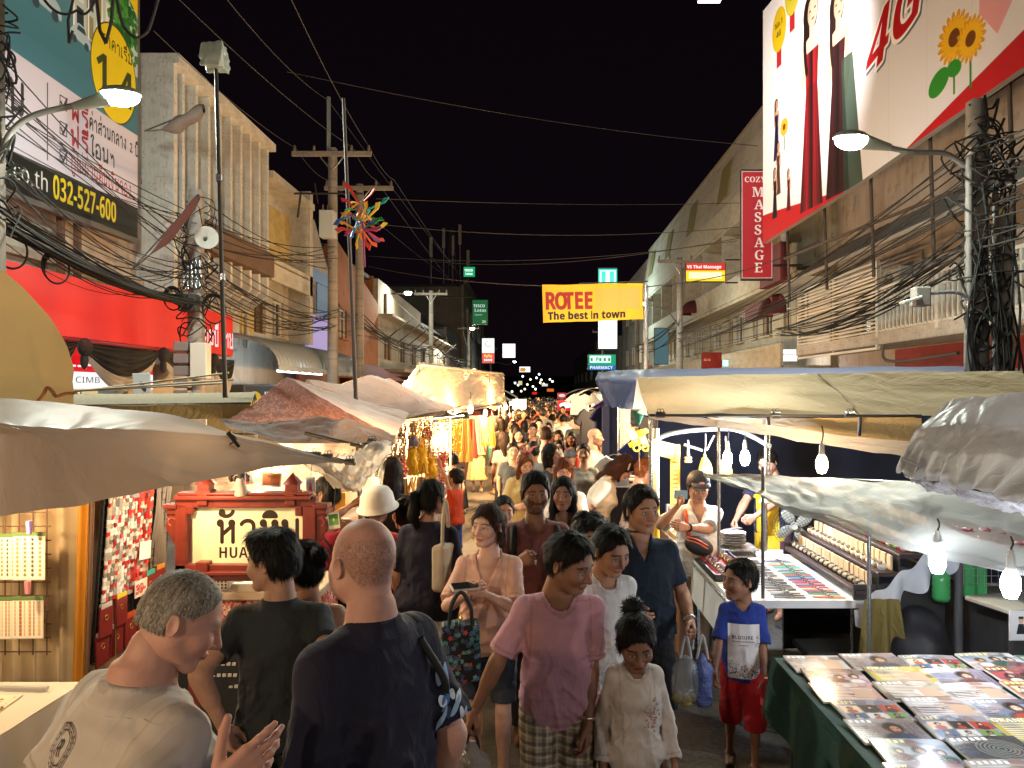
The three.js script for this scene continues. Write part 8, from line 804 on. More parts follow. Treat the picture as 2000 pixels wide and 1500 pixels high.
const order=['first', 'second', 'third', 'fourth', 'fifth', 'sixth'], rowN=['back', 'second', 'third', 'fourth', 'fifth', 'sixth', 'nearest', 'very nearest'];const map=[[5, 15, 2, 4, 10, 4], [0, 9, 3, 12, 5, 7], [1, 13, 5, 6, 8, 10], [2, 5, 7, 10, 9, 4], [15, 2, 9, 8, 5, 11], [4, 11, 5, 3, 13, 14], [0, 5, 4, 12, 15, 2], [5, 2, 13, 1, 0, 9]];
for(let j=0;j<8;j++)for(let i=0;i<6;i++){const k=map[j][i]%16+((i+j)%3===0&&map[j][i]<8?16:0), x=1.50+i*0.315+(j%2)*0.03+(hsh(i, j, 3)-0.5)*0.02, z=-4.12+j*0.205+(hsh(i, j, 9)-0.5)*0.012, m=thing('magazine', `${th[k % 16][0]} covered magazine, ${order[i]} from the left in the ${rowN[j]} row`, 'magazine', [x, y+0.010+j*0.0006+(i%2)*0.011, z], (hsh(i, j, 1)-0.5)*0.09, 'magazines spread on the green table');m.rotation.x=0.03;mesh('pages', body, pg, m);mesh('cover', geos[k%24], am, m);}
bulb('cool bulb glaring over the left of the magazines', at(1831, 1093, 3.95), COOL, 2.0, 80, 'big', 0.06);bulb('cool bulb glaring at the right edge over the magazines', at(1974, 1138, 3.5), COOL, 2.0, 80, 'big', 0.06);
// grey booth, green bottles
const bo=thing('grey_booth', 'grey metal booth with wire mesh window behind the magazines', 'booth', [0, 0, 0]), gm=mat([0.12, 0.12, 0.125], 0.6, {map:T.grime});mesh('wall', [box(0.9, 1.4, 0.05, 3.45, 0.7, -4.92), box(0.05, 1.5, 1.4, 3.05, 0.1, -5.6)], gm, bo);mesh('ledge', rbox(0.9, 0.03, 0.35, 0.01, 3.15, 0.93, -4.75, 0, 0.25), mat([0.34, 0.34, 0.31], 0.6), bo);mesh('frame_post', [cyl([2.74, 0, -5.0], [2.74, 1.35, -5.0], 0.028), cyl([3.1, 0.9, -5.0], [3.1, 1.4, -5.0], 0.014), cyl([2.3, 1.02, -5.3], [2.74, 1.02, -5.05], 0.014)], gm, bo);mesh('wire_mesh', [...Array(8)].map((_, i)=>cyl([2.78+i*0.045, 0.95, -5.01], [2.78+i*0.045, 1.32, -5.01], 0.002, 0.002, 4)).concat([...Array(8)].map((_, i)=>cyl([2.77, 0.97+i*0.048, -5.012], [3.1, 0.97+i*0.048, -5.012], 0.002, 0.002, 4))), mat([0.3, 0.3, 0.3], 0.5), bo);
const po=thing('small_poster', 'small framed poster of a suited figure at the right edge', 'poster', at(1993, 1222, 4.4));mesh('frame', rbox(0.13, 0.17, 0.01, 0.003), mat([0.6, 0.6, 0.58], 0.5), po);mesh('print', plate(0.115, 0.15, 0, 0, 0.0056), printMat(canvas(96, 128, (x)=>{x.fillStyle='#cfd2d6';x.fillRect(0, 0, 96, 128);x.fillStyle='#24262c';x.beginPath();x.moveTo(26, 104);x.lineTo(36, 54);x.lineTo(60, 54);x.lineTo(70, 104);x.fill();x.fillStyle='#c8a088';x.beginPath();x.ellipse(48, 36, 12, 16, 0, 0, 7);x.fill();x.fillStyle='#1a1614';x.fillRect(36, 18, 24, 12);}), 0.4), po);
const bot=thing('green_bottle', 'translucent green ribbed plastic jug on the booth frame', 'bottle', at(1838, 1143, 4.95));mesh('jug', put(lathe([[0.001, -0.1], [0.05, -0.098], [0.056, -0.07], [0.052, -0.05], [0.057, -0.03], [0.052, -0.01], [0.057, 0.01], [0.052, 0.03], [0.055, 0.06], [0.03, 0.085], [0.02, 0.1]], 20)), mat([0.10, 0.55, 0.18], 0.25, {transmission:0.45}), bot);mesh('cap', cyl([0, 0.1, 0], [0, 0.125, 0], 0.024), mat([0.6, 0.6, 0.6], 0.4), bot);const gc=thing('green_cloth', 'green cloth hanging behind the wire mesh', 'cloth', at(1896, 1130, 5.05));mesh('cloth', sheet((u, v)=>V((u-0.5)*0.2, 0.1-0.22*v, 0.012*Math.sin(u*14)), 20, 6), mat([0.05, 0.35, 0.10], 0.8), gc);
}
// ---------- clothes stall further along the right ----------
{
const wr=thing('wire_rack', 'white wire grid panel of the clothes stall', 'wire grid', [0, 0, 0]), g=[];for(let i=0;i<9;i++)g.push(cyl(at(1209+i*2.6, 795, 10.4), at(1209+i*2.6, 892, 10.4), 0.006, 0.006, 5));for(let i=0;i<24;i++)g.push(cyl(at(1208, 796+i*4.1, 10.42), at(1231, 796+i*4.1, 10.42), 0.006, 0.006, 5));mesh('wires', g, mat([0.62, 0.62, 0.6], 0.5), wr);mesh('post', cyl(at(1208, 900, 10.4).setY(0), at(1208, 780, 10.4), 0.015), galv, wr);
const garment=(label, px, py, z, w, h, c, sl=1, turn=0)=>{const s=thing('hanging_shirt', label, 'clothes', at(px, py, z), turn), sh=new THREE.Shape();sh.moveTo(-w*0.3, 0);sh.lineTo(-w*0.5, -0.04);if(sl){sh.lineTo(-w*0.85, -h*0.32);sh.lineTo(-w*0.62, -h*0.40);}sh.lineTo(-w*0.5, -h*0.26);sh.lineTo(-w*0.52, -h);sh.lineTo(w*0.52, -h);sh.lineTo(w*0.5, -h*0.26);if(sl){sh.lineTo(w*0.62, -h*0.40);sh.lineTo(w*0.85, -h*0.32);}sh.lineTo(w*0.5, -0.04);sh.lineTo(w*0.3, 0);sh.quadraticCurveTo(0, -0.09, -w*0.3, 0);mesh('cloth', put(new THREE.ExtrudeGeometry(sh, {depth:0.03, bevelEnabled:true, bevelSize:0.012, bevelThickness:0.012, bevelSegments:2}), 0, 0, -0.015), cloth(c), s);mesh('hanger', tube([[-w*0.4, -0.03, 0], [0, 0.03, 0], [w*0.4, -0.03, 0]], 0.006, 10, 4), galv, s);};
garment('navy trousers hanging tall by the wire grid', 1196, 792, 10.6, 0.26, 0.72, '#141a38', 0);garment('navy shirt hanging left of the navy trousers', 1180, 795, 11.2, 0.3, 0.5, '#1c2450', 1, 0.6);garment('purple striped shirt hanging over the navy clothes', 1190, 783, 11.8, 0.34, 0.3, '#4a2a6a', 1, 0.4);garment('white football shirt hanging low by the blond boy', 1200, 892, 9.6, 0.34, 0.52, '#dfe4ea');garment('blue shirt hanging behind the toy windmill', 1246, 862, 8.6, 0.26, 0.36, '#2c3e8a');garment('white t-shirt hanging high over the far crowd', 1132, 770, 19, 0.42, 0.5, '#e4e6ea');garment('orange shirts glowing in the clothes stall', 1168, 850, 12.5, 0.3, 0.5, '#c8501c', 1, 0.8);garment('dark jacket hanging before the far right stalls', 1150, 800, 14, 0.4, 0.7, '#181418', 1, 0.7);
const tm=thing('white_fan_awning', 'white striped cloth awning fanning over the clothes stall', 'awning', [0, 0, 0]);for(let i=0;i<8;i++)mesh('stripe', face(at(1160+i*3, 768+i*0.6, 15-i*0.3), at(1162.2+i*3, 767.6+i*0.6, 14.9-i*0.3), at(1182+i*3.4, 790+i*0.3, 12-i*0.2), at(1180+i*3.4, 791+i*0.3, 12.1-i*0.2)), tarpM(i%2?[0.3, 0.3, 0.32]:[0.66, 0.65, 0.62], 0.3), tm);mesh('end_dome', drape([[[1146, 788, 15], [1156, 768, 15], [1164, 764, 15]], [[1144, 792, 14.6], [1160, 790, 14.2], [1176, 790, 14]]], 0.01, 91, 12, 8), tarpM([0.4, 0.39, 0.36], 0.3), tm);
const toy=thing('toy_windmill', 'yellow and white paper windmill toy by the taped post', 'toy', at(1247, 855, 7.0));for(let i=0;i<4;i++)mesh('sail', put(sheet((u, v)=>V(u*0.11, v*0.07*(1-u*0.4), 0.02*Math.sin(u*3)), 6, 4), 0, 0, 0, 0, 0, i*PI/2+0.5), mat(i%2?[0.66, 0.66, 0.6]:[0.6, 0.55, 0.05], 0.5), toy);mesh('wheel', [put(torusG(0.028, 0.01, 8, 20), -0.02, -0.09, 0.02), put(torusG(0.028, 0.01, 8, 20), 0.06, -0.09, 0.02)], mat([0.6, 0.5, 0.05], 0.4), toy);mesh('stick', cyl([0, 0, 0], [0.01, -0.3, 0], 0.006), wood, toy);const hl=thing('white_papers', 'pale folded shirts stacked under the wire grid', 'clothes', at(1214, 905, 10));mesh('stack', [...Array(6)].map((_, i)=>rbox(0.5, 0.04, 0.3, 0.012, 0, -0.2+i*0.042, 0, 0, (i%3-1)*0.08)), mat([0.5, 0.42, 0.4], 0.8), hl).userData.kind='stuff';mesh('table', rbox(0.8, 1.0, 1.6, 0.02, 0.2, -0.74, -0.3), mat([0.06, 0.05, 0.06], 0.8), hl);
const cb=thing('cardboard_shelf', 'low wooden counter edge beside the white shirted vendor', 'counter', at(1312, 1090, 7.0).setY(0));mesh('plank', rbox(0.06, 0.05, 1.4, 0.01, -0.06, 1.0, 0.2, 0.12, 0.15), mat([0.45, 0.34, 0.22], 0.6), cb);mesh('front', rbox(0.1, 0.9, 1.3, 0.01, 0, 0.46, 0), mat([0.28, 0.17, 0.11], 0.8), cb);mesh('sachet', [...Array(8)].map((_, i)=>rbox(0.07, 0.09, 0.05, 0.015, 0.06, 1.08, -0.5+i*0.14, 0, i)), mat([0.4, 0.3, 0.3], 0.3), cb).userData.kind='stuff';
}
// ---------- the crowd ----------
const K=(px, top, z, o)=>{const h=o.h??EYE-(top-CY)*z/FOC;return{x:(px-CX)*z/FOC, z, h, ...o};};
const printed=(w, h, f)=>mat([1, 1, 1], 0.85, {map:canvas(w, h, f)});
const blackM=mat([0.012, 0.012, 0.013], 0.75), steelM=mat([0.6, 0.58, 0.55], 0.25, {metalness:0.9});
function crinkle(w, h, d, seed){return planar(surfaceNets((x, y, z)=>{const k=1-0.55*sstep(0.2, 1, y/h);return(Math.hypot(x/(w*k), z/(d*k), Math.max(0, Math.abs(y)/h-0.55)*2.2)-1)*d*0.8+0.02*(1-Math.abs(noise3(x*18+seed, y*14, z*18)))-0.012;}, [-w*1.4, -h*1.3, -d*1.6], [w*1.4, h*1.3, d*1.6], 0.011), 4);}
{
const o=K(226, 1113, 1.9, {label:'grey haired man in white tee with round back emblem, lower left', yaw:142, hy:-32, hp:18, lean:8, girth:1.22, belly:0.25, skin:SKIN.pink, hair:'buzz', hairCol:HAIR.grey, stubble:0.35, top:{col:'#b9aea4', hem:0.84, loose:0.03, sleeve:0.72, flare:0.03}, bottom:{col:'#4a4c50', len:0.5}, armR:{toW:at(415, 1545, 1.66), hand:'open', thumb:[-0.2, 1, 0.2], pole:[0.6, -0.7, -0.8]}, armL:{to:[0.30, 0.95, 0.12]}}), P=person(o);
decal(P, o, 'emblem', 0.045, 1.325, 0.12, 0.12, -1, mat([1, 1, 1], 0.9, {alphaTest:0.5, map:canvas(256, 256, (x)=>{x.strokeStyle='#453c3a';x.lineWidth=8;for(const r of[112, 80]){x.beginPath();x.arc(128, 128, r, 0, 7);x.stroke();}x.fillStyle='#453c3a';x.font='bold 100px sans-serif';x.fillText('R', 92, 164);for(let i=0;i<22;i++){x.save();x.translate(128, 128);x.rotate(i*2*PI/22);x.fillRect(-6, -104, i%3?7:12, 14);x.restore();}})}));
}
{
person(K(548, 1045, 3.2, {label:'young man in charcoal tee looking left past the name sign', yaw:186, hy:72, hp:4, girth:0.95, skin:SKIN.tan, hair:'quiff', top:{col:'#24282b', hem:0.83, loose:0.022}, bottom:{col:'#141416', len:0.1}, armL:{toW:at(436, 1420, 3.0), hand:'relax', pole:[0.5, -0.2, -0.8]}, armR:{toW:at(640, 1400, 3.0)}}));
person(K(602, 1062, 3.5, {label:'woman with messy bun and white strap top behind the charcoal tee man', fem:1, yaw:196, hy:62, hp:6, skin:SKIN.tan, hair:'bun', bunX:0.02, bunY:0.05, top:{col:'#d8d4d0', sleeve:0, tank:1, neck:'scoop', loose:0.008}, bottom:{col:'#2c2c34', len:0.5}}));
}
{
const o=K(718, 997, 2.2, {label:'bald man in navy tee seen from behind, lower centre left', yaw:236, hy:-12, hp:3, girth:0.94, belly:0.4, neckL:0.122, headS:1.07, skin:SKIN.pink, fat:0.7, bald:1, stubble:0.6, hairCol:lin('#3a2c26'), top:{col:'#17152a', hem:0.80, loose:0.03, sleeve:0.85, flare:0.02, fold:1.2}, bottom:{col:'#20222c', len:0.45}, armR:{to:[-0.21, 0.86, -0.03]}, armL:{to:[0.23, 0.88, 0.10]}}), P=person(o);
decal(P, o, 'blue_print', -0.185, 1.20, 0.10, 0.24, -1, mat([1, 1, 1], 0.85, {alphaTest:0.5, map:canvas(128, 256, (x)=>{const r=rng(6);for(let i=0;i<26;i++){x.fillStyle=['#3f6fa8', '#8aa8c8', '#2a3a5a', '#c8d0d8'][i%4];x.beginPath();x.ellipse(64+(r()-.5)*90, 130+(r()-.5)*210, 5+r()*14, 10+r()*30, r(), 0, 7);x.fill();}})}));strap(P, o, 'bag_strap', [[-0.10, 1.40, -1], [-0.17, 1.25, -1], [-0.215, 1.08, -1], [-0.235, 0.92, -1]], 0.011, blackM);
}
{
const o=K(838, 940, 5.1, {label:'woman in navy top with cream tote on shoulder, seen from behind', fem:1, yaw:170, hy:-38, skin:SKIN.tan, hair:'pony', len:0.22, girth:1.12, top:{col:'#15162c', hem:0.76, loose:0.045, sleeve:0.9, flare:0.03}, bottom:{col:'#c9c2b4', len:0.66}, stride:0.1}), P=person(o);
const b=thing('tote_bag', 'cream canvas tote hanging at the navy top woman right side', 'bag', at(870, 1105, 4.98), 1.2);mesh('body', rbox(0.24, 0.30, 0.09, 0.03), mat([0.52, 0.46, 0.36], 0.9, {bumpMap:T.wrinkle, bumpScale:0.015}), b);mesh('handle', tube([[-0.08, 0.14, 0.02], [-0.05, 0.32, 0.01], [0.0, 0.42, 0], [0.05, 0.32, -0.01], [0.08, 0.14, -0.02]], 0.013, 24, 6), mat([0.5, 0.45, 0.36], 0.9), b);
}
// 6
person(K(888, 921, 9.3, {label:'boy in orange tee reaching up to the hanging bags', kid:1, yaw:245, hp:-8, skin:SKIN.tan, hair:'short', hairCol:HAIR.dark, top:{col:'#c2401e', hem:0.86}, bottom:{col:'#2a3f8c', len:0.42}, armL:{toW:at(858, 902, 9.2), hand:'hold'}, armR:{toW:at(852, 912, 9.5), hand:'hold'}}));
{
const o=K(955, 988, 4.35, {label:'woman in peach wrap blouse holding a phone, looking left', fem:1, yaw:-6, hy:-22, hp:2, hr:-3, look:-0.6, skin:SKIN.fair, hair:'pony', len:0.2, hairCol:HAIR.brown, girth:1.06, top:{col:'#d8ac98', neck:'v', vy:1.25, hem:0.84, sleeve:0.86, flare:0.022, loose:0.022}, bottom:{col:'#343a46', len:0.55}, armR:{toW:at(915, 1158, 4.06), hand:'hold', pole:[-0.7, -0.7, -0.4]}, armL:{toW:at(945, 1160, 4.04), hand:'hold', pole:[0.7, -0.7, -0.4]}}), P=person(o);
const ph=thing('phone', 'phone with pale case held by the peach blouse woman', 'phone', at(908, 1146, 3.98), 0.4);mesh('case', rbox(0.15, 0.012, 0.075, 0.005, 0, 0, 0, 0.3), mat([0.6, 0.5, 0.45], 0.4), ph);mesh('screen', put(new THREE.PlaneGeometry(0.135, 0.062), 0, 0.0085, 0.002, -PI/2+0.3), mat([0.02, 0.02, 0.02], 0.1), ph);
const ft=canvas(256, 256, (x)=>{x.fillStyle='#0b0b12';x.fillRect(0, 0, 256, 256);const r=rng(61);for(let i=0;i<90;i++){x.save();x.translate(r()*256, r()*256);x.rotate(r()*7);const c=i%9===0?'#b8402a':['#3a7a78', '#2f5a60', '#4a5a8a', '#5a8a80', '#3c3c5c'][i%5];x.fillStyle=c;for(let k=0;k<5;k++){x.rotate(1.25);x.beginPath();x.ellipse(0, 7, 4.5, 8, 0, 0, 7);x.fill();}x.restore();}});
const b=thing('floral_bag', 'black floral shopping bag hanging from the peach blouse woman arm', 'bag', at(900, 1272, 3.9), 0.1);mesh('body', planar(surfaceNets((x, y, z)=>Math.max(Math.hypot(Math.max(0, Math.abs(x)-0.075), Math.max(0, Math.abs(z)-0.03))-0.022, Math.abs(y)-0.145)+0.007*noise3(x*16, y*12, z*16), [-0.15, -0.18, -0.1], [0.15, 0.18, 0.1], 0.011), 4), mat([1, 1, 1], 0.75, {map:ft}), b);for(const z of[-0.03, 0.03])mesh('handle', tube([[-0.06, 0.12, z], [-0.045, 0.24, z*0.6], [0.0, 0.30, 0], [0.045, 0.24, z*0.6], [0.06, 0.12, z]], 0.011, 24, 6), blackM, b);mesh('charm', put(new THREE.OctahedronGeometry(0.014), 0.0, 0.18, 0.04), mat([0.6, 0.45, 0.1], 0.3, {metalness:0.8}), b);
}
{
const o=K(1045, 929, 4.85, {label:'bearded young man with black backpack straps over dusty pink tee', yaw:2, hy:6, skin:SKIN.brown, hair:'quiff', beard:0.9, girth:0.93, nose:0.2, top:{col:'#7c4c48', hem:0.84, sleeve:0.6}, bottom:{col:'#2c2e36', len:0.1}, armR:{toW:at(1012, 1098, 4.6), hand:'grip', pole:[-0.7, -0.6, -0.2]}}), P=person(o);
for(const s of[-1, 1])strap(P, o, 'backpack_strap', [[s*0.125, 1.415, -0.3], [s*0.14, 1.41, 0.3], [s*0.14, 1.36, 1], [s*0.145, 1.26, 1], [s*0.155, 1.14, 1], [s*0.165, 1.06, 1]], 0.026, blackM);mesh('backpack', rbox(0.3, 0.42, 0.14, 0.05, 0, 1.2, -0.2), blackM, P.root);strap(P, o, 'necklace', [[-0.05, 1.40, 1], [-0.02, 1.30, 1], [0, 1.235, 1], [0.02, 1.30, 1], [0.05, 1.40, 1]], 0.0028, mat([0.06, 0.05, 0.05], 0.6));decal(P, o, 'pendant', 0, 1.21, 0.016, 0.04, 1, steelM, 3);bracelet(P, 'R', blackM, 0.03, 0.008, 'bracelet');
}
person(K(983, 976, 6.0, {label:'dark haired boy peeking out behind the peach blouse woman', kid:1, yaw:15, skin:SKIN.tan, hair:'short', top:{col:'#6a4a44'}, bottom:{col:'#222', len:0.5}}));
person(K(1101, 935, 5.5, {label:'long haired woman in olive grey collared shirt beside the bearded man', fem:1, yaw:-4, hy:-4, skin:SKIN.olive, hair:'long', len:0.30, front:0.9, top:{col:'#45433a', collar:1, sleeve:0.9, loose:0.025, neck:'v'}, bottom:{col:'#2a2a2e', len:0.1}, armL:{toW:at(1135, 1090, 5.2), pole:[0.7, -0.7, -0.3]}}));
{const P=person(K(1100, 897, 6.8, {label:'smiling auburn haired woman in white tee and glasses', fem:1, yaw:4, hp:-2, lips:1, skin:SKIN.fair, hair:'bob', hairCol:HAIR.auburn, fringe:1, girth:1.12, top:{col:'#c8c4be', sleeve:0.7, loose:0.03}, bottom:{col:'#4a4a42', len:0.5}}));glasses(P, mat([0.08, 0.05, 0.05], 0.3));mesh('bag_strap', tube([P.u(0.13, 1.42, 0), P.u(0.10, 1.34, 0.14), P.u(0.02, 1.15, 0.17), P.u(-0.08, 1.0, 0.16)], 0.014, 16, 6), blackM, P.root);}
{const P=person(K(1022, 880, 8.3, {label:'woman in pink rabbit ears and pale yellow dress looking down', fem:1, yaw:22, hp:26, skin:SKIN.fair, hair:'long', len:0.30, hairCol:lin('#6a3c20'), top:{col:'#c2ac78', sleeve:0.95, flare:0.035, hem:0.9, loose:0.03}, bottom:{col:'#c2ac78', len:0.52, skirt:1, w:0.27, waist:1.02, name:'skirt'}, armR:{toW:at(1010, 990, 8.0), hand:'hold'}}));wear(P, 'rabbit_ears', [-1, 1].flatMap((s)=>[put(sphereG(1, 12, 8), s*0.035, 0.16, -0.01, 0.2, 0, -s*0.35, [0.022, 0.062, 0.010]), put(sphereG(1, 10, 6), s*0.07, 0.215, 0.01, 0.6, 0, -s*0.9, [0.018, 0.03, 0.008])]).concat([put(torusG(0.094, 0.008, 6, 24, PI), 0, 0.02, -0.01)]), mat('#d87a82', 0.8));}
{const P=person(K(1076, 869, 8.6, {label:'person in black tee and glasses facing right behind the smiling woman', fem:1, yaw:58, hy:8, hp:-4, skin:SKIN.tan, hair:'bob', girth:1.1, top:{col:'#101011', sleeve:0.7, loose:0.03}, bottom:{col:'#26262a', len:0.1}}));glasses(P, mat([0.1, 0.1, 0.1], 0.3));}
{const P=person(K(1148, 872, 7.5, {h:1.72, label:'woman with white headband bending right over the clothes stall', fem:1, yaw:82, lean:26, hp:22, skin:SKIN.fair, hair:'long', len:0.26, front:0.5, hairCol:lin('#351a12'), girth:1.06, top:{col:'#cfcac2', sleeve:0.75, loose:0.03, hem:0.88}, bottom:{col:'#57523e', len:0.5, loose:0.03}}));wear(P, 'headband', put(torusG(0.098, 0.010, 6, 26, PI), 0, 0.015, 0.035, -0.5), mat([0.62, 0.58, 0.52], 0.8));}
person(K(1160, 837, 10.3, {label:'shaven headed bearded man in white shirt facing the clothes stall', yaw:72, skin:SKIN.fair, bald:1, stubble:0.45, beard:0.8, hairCol:HAIR.dark, girth:1.12, belly:0.15, top:{col:'#d4d0ca', loose:0.03}, bottom:{col:'#44403a', len:0.5}}));
person(K(1066, 836, 11, {label:'broad man in plain white tee walking away, mid crowd', yaw:180, hy:6, skin:SKIN.pink, hair:'short', hairCol:HAIR.brown, girth:1.15, top:{col:'#d6d2ca', loose:0.03}, bottom:{col:'#3a3c44', len:0.5}}));
person(K(1203, 904, 10, {label:'blond boy in white shirt and red shorts by the hanging football shirt', kid:1, yaw:-62, hp:22, skin:SKIN.fair, hair:'short', hairCol:HAIR.blond, top:{col:'#ccd0d4'}, bottom:{col:'#b01a20', len:0.5}}));
person(K(1240, 897, 7.2, {label:'ginger haired boy in pale tee leaning to the right stall', yaw:96, hp:14, lean:6, skin:SKIN.fair, hair:'short', hairCol:HAIR.ginger, girth:1.1, top:{col:'#d0bcb2', loose:0.025}, bottom:{col:'#a02024', len:0.5}}));
{
const o=K(1249, 957, 4.4, {label:'tall man in navy polo carrying clear plastic bags', yaw:8, hy:16, hp:2, look:0.5, headS:1.05, skin:SKIN.olive, hair:'short', hairCol:HAIR.dark, girth:1.06, nose:0.2, top:{col:'#0b1a2a', collar:1, neck:'v', vy:1.34, hem:0.82, sleeve:0.72, loose:0.024}, bottom:{col:'#0e0e12', len:0.46, loose:0.03}, armL:{toW:at(1349, 1216, 4.26), hand:'grip'}, armR:{toW:at(1222, 1195, 4.15), hand:'relax', pole:[-0.8, -0.4, -0.3]}, stance:0.12, shoe:'#3a342c'}), P=person(o);bracelet(P, 'L', steelM, 0.032, 0.008);
const g=P.grip('L'), bag=(name, label, dx, w, h, seed, c, tr)=>{const b=thing(name, label, 'plastic bag', g.clone().add(V(dx, -h-0.1, 0.02)));mesh('bag', crinkle(w, h, w*0.8, seed), mat(c, 0.25, {transmission:tr, bumpMap:T.crumple, bumpScale:0.02}), b);mesh('handle', tube([[-0.03, h*0.8, 0], [-0.015, h+0.05, 0], [0, h+0.1, 0], [0.015, h+0.05, 0], [0.03, h*0.8, 0]], 0.008, 16, 5), mat([0.6, 0.6, 0.6], 0.4, {transmission:0.4}), b);return b;};
const b1=bag('plastic_bag', 'clear plastic bag of fruit held by the navy polo man', -0.02, 0.075, 0.14, 3, [0.6, 0.62, 0.64], 0.85);mesh('fruit', [sph(0.035, 0, -0.11, 0.01), sph(0.032, 0.04, -0.09, 0), sph(0.033, -0.04, -0.10, 0)], mat([0.45, 0.33, 0.05], 0.5), b1);bag('plastic_bag', 'blue printed plastic bag behind the clear fruit bag', 0.07, 0.06, 0.15, 8, [0.12, 0.16, 0.40], 0.25);
}
{
const pl=printed(256, 256, (x)=>{x.fillStyle='#a89c88';x.fillRect(0, 0, 256, 256);for(let i=0;i<4;i++){x.fillStyle='rgba(70,66,64,.45)';x.fillRect(i*64+8, 0, 22, 256);x.fillRect(0, i*64+8, 256, 22);x.fillStyle='rgba(225,215,190,.5)';x.fillRect(i*64+38, 0, 10, 256);x.fillRect(0, i*64+38, 256, 10);}});pl.map.repeat.set(5, 5);
const o=K(1092, 1043, 3.5, {label:'man in mauve pink tee and plaid shorts looking right', yaw:3, lean:3, hy:50, hp:16, look:0.6, nose:0.4, skin:SKIN.brown, hair:'short', headS:1.06, girth:0.98, top:{col:'#b48694', hem:0.80, sleeve:0.82, flare:0.026, loose:0.026, fold:0.85}, bottom:{mat:pl, len:0.5, loose:0.03}, armR:{toW:at(910, 1422, 3.42), hand:'grip'}, armL:{toW:at(1146, 1432, 3.38), hand:'relax'}}), P=person(o);bracelet(P, 'L', mat([0.6, 0.52, 0.4], 0.25, {metalness:0.9}), 0.033, 0.010);
const g=P.grip('R'), b=thing('plastic_bag', 'white plastic carrier bag held low by the mauve tee man', 'plastic bag', g.clone().add(V(0, -0.2, 0.02)));mesh('bag', crinkle(0.085, 0.16, 0.06, 5), mat([0.5, 0.46, 0.42], 0.35, {transmission:0.4, bumpMap:T.crumple, bumpScale:0.02}), b);for(const s of[-1, 1])mesh('handle', tube([[s*0.03, 0.11, 0], [s*0.02, 0.17, 0], [0, 0.21, 0]], 0.007, 12, 5), blackM, b);
}
person(K(1181, 1029, 4.03, {label:'boy in white henley shirt looking down beside the mauve tee man', yaw:20, hy:12, hp:20, skin:SKIN.olive, hair:'short', girth:0.84, top:{col:'#cfcbc6', hem:0.76, loose:0.03, sleeve:0.95, flare:0.022}, bottom:{col:'#a8a094', len:0.45}, armL:{toW:at(1215, 1330, 3.95)}}));
person(K(1150, 1016, 4.5, {label:'dark haired person mostly hidden behind the white henley boy', yaw:25, skin:SKIN.brown, hair:'curly', top:{col:'#2a2424'}, bottom:{col:'#222', len:0.1}}));
{
const o=K(1240, 1203, 3.4, {label:'girl in cream long sleeved top with sequin star, looking down', kid:1, fem:1, yaw:3, hp:24, hr:2, skin:SKIN.brown, hair:'bun', bunY:0.10, hairCol:HAIR.black, headS:1.04, top:{col:'#b9ada2', sleeve:1.95, hem:0.80, loose:0.024, flare:0.012}, bottom:{col:'#2a2a30', len:0.1}, armR:{to:[-0.22, 0.86, 0.05]}, armL:{to:[0.24, 0.86, 0.04]}}), P=person(o);
const r=rng(44), sq=[...Array(70)].map(()=>{const a=r()*2*PI, k=0.25+0.75*Math.abs(Math.cos(a*2.5)), d=Math.sqrt(r())*0.085*k, p=onCloth(P, o.topField, 0.085+Math.cos(a)*d*0.8, 1.17+Math.sin(a)*d*1.4, 1, 0.003);return put(new THREE.CircleGeometry(0.0055, 8), p.x, p.y, p.z, (r()-0.5)*0.7, (r()-0.5)*0.7, 0);});mesh('sequin_star', sq, mat([0.5, 0.27, 0.22], 0.2, {metalness:0.25}), P.root).userData.kind='stuff';
}
{
const o=K(1450, 1106, 4.5, {label:'boy in blue tee with white print and red shorts by the watch stall', kid:1, yaw:-10, hy:-58, skin:SKIN.brown, hair:'short', headS:1.02, girth:0.9, top:{col:'#152c78', hem:0.78, loose:0.03, sleeve:0.9, flare:0.03}, bottom:{col:'#a0141c', len:0.40, loose:0.035}, armL:{toW:at(1494, 1338, 4.32), hand:'grip'}, armR:{toW:at(1396, 1318, 4.32), hand:'relax'}, shoe:'#3a2018', stride:0.12}), P=person(o);
decal(P, o, 'white_print', 0.0, 1.06, 0.26, 0.46, 1, printed(256, 448, (x)=>{x.fillStyle='#c4c0c0';x.fillRect(0, 0, 256, 448);x.fillStyle='#3a3a48';x.font='bold 40px sans-serif';x.fillText('BLOSURE', 30, 120);for(let i=0;i<15;i++)x.fillRect(36+i*12, 134, 8, 9);for(let i=0;i<7;i++)x.fillRect(84+i*12, 166, 8, 7);const r=rng(14);for(let i=0;i<150;i++){x.fillStyle=['#23263a', '#5a4a5a', '#2a3a7a', '#8a8a92'][i%4];const y=300+r()*140;x.beginPath();x.arc(r()*256, y, 2+r()*7*(y-280)/160, 0, 7);x.fill();}}), 20);
const g=P.grip('L'), b=thing('drink_bottle', 'red plastic drink bottle in the blue tee boy hand', 'bottle', g.clone().add(V(0.02, -0.04, 0.03)));mesh('bottle', put(lathe([[0.001, -0.11], [0.03, -0.108], [0.032, -0.05], [0.027, -0.02], [0.032, 0.02], [0.03, 0.05], [0.013, 0.085], [0.012, 0.1]], 18)), mat([0.35, 0.01, 0.02], 0.15, {transmission:0.3}), b);mesh('label', put(new THREE.CylinderGeometry(0.0325, 0.0325, 0.04, 18, 1, true), 0, -0.01, 0), mat([0.5, 0.05, 0.05], 0.5), b);mesh('cap', cyl([0, 0.1, 0], [0, 0.118, 0], 0.014), mat([0.4, 0.02, 0.02], 0.4), b);
}
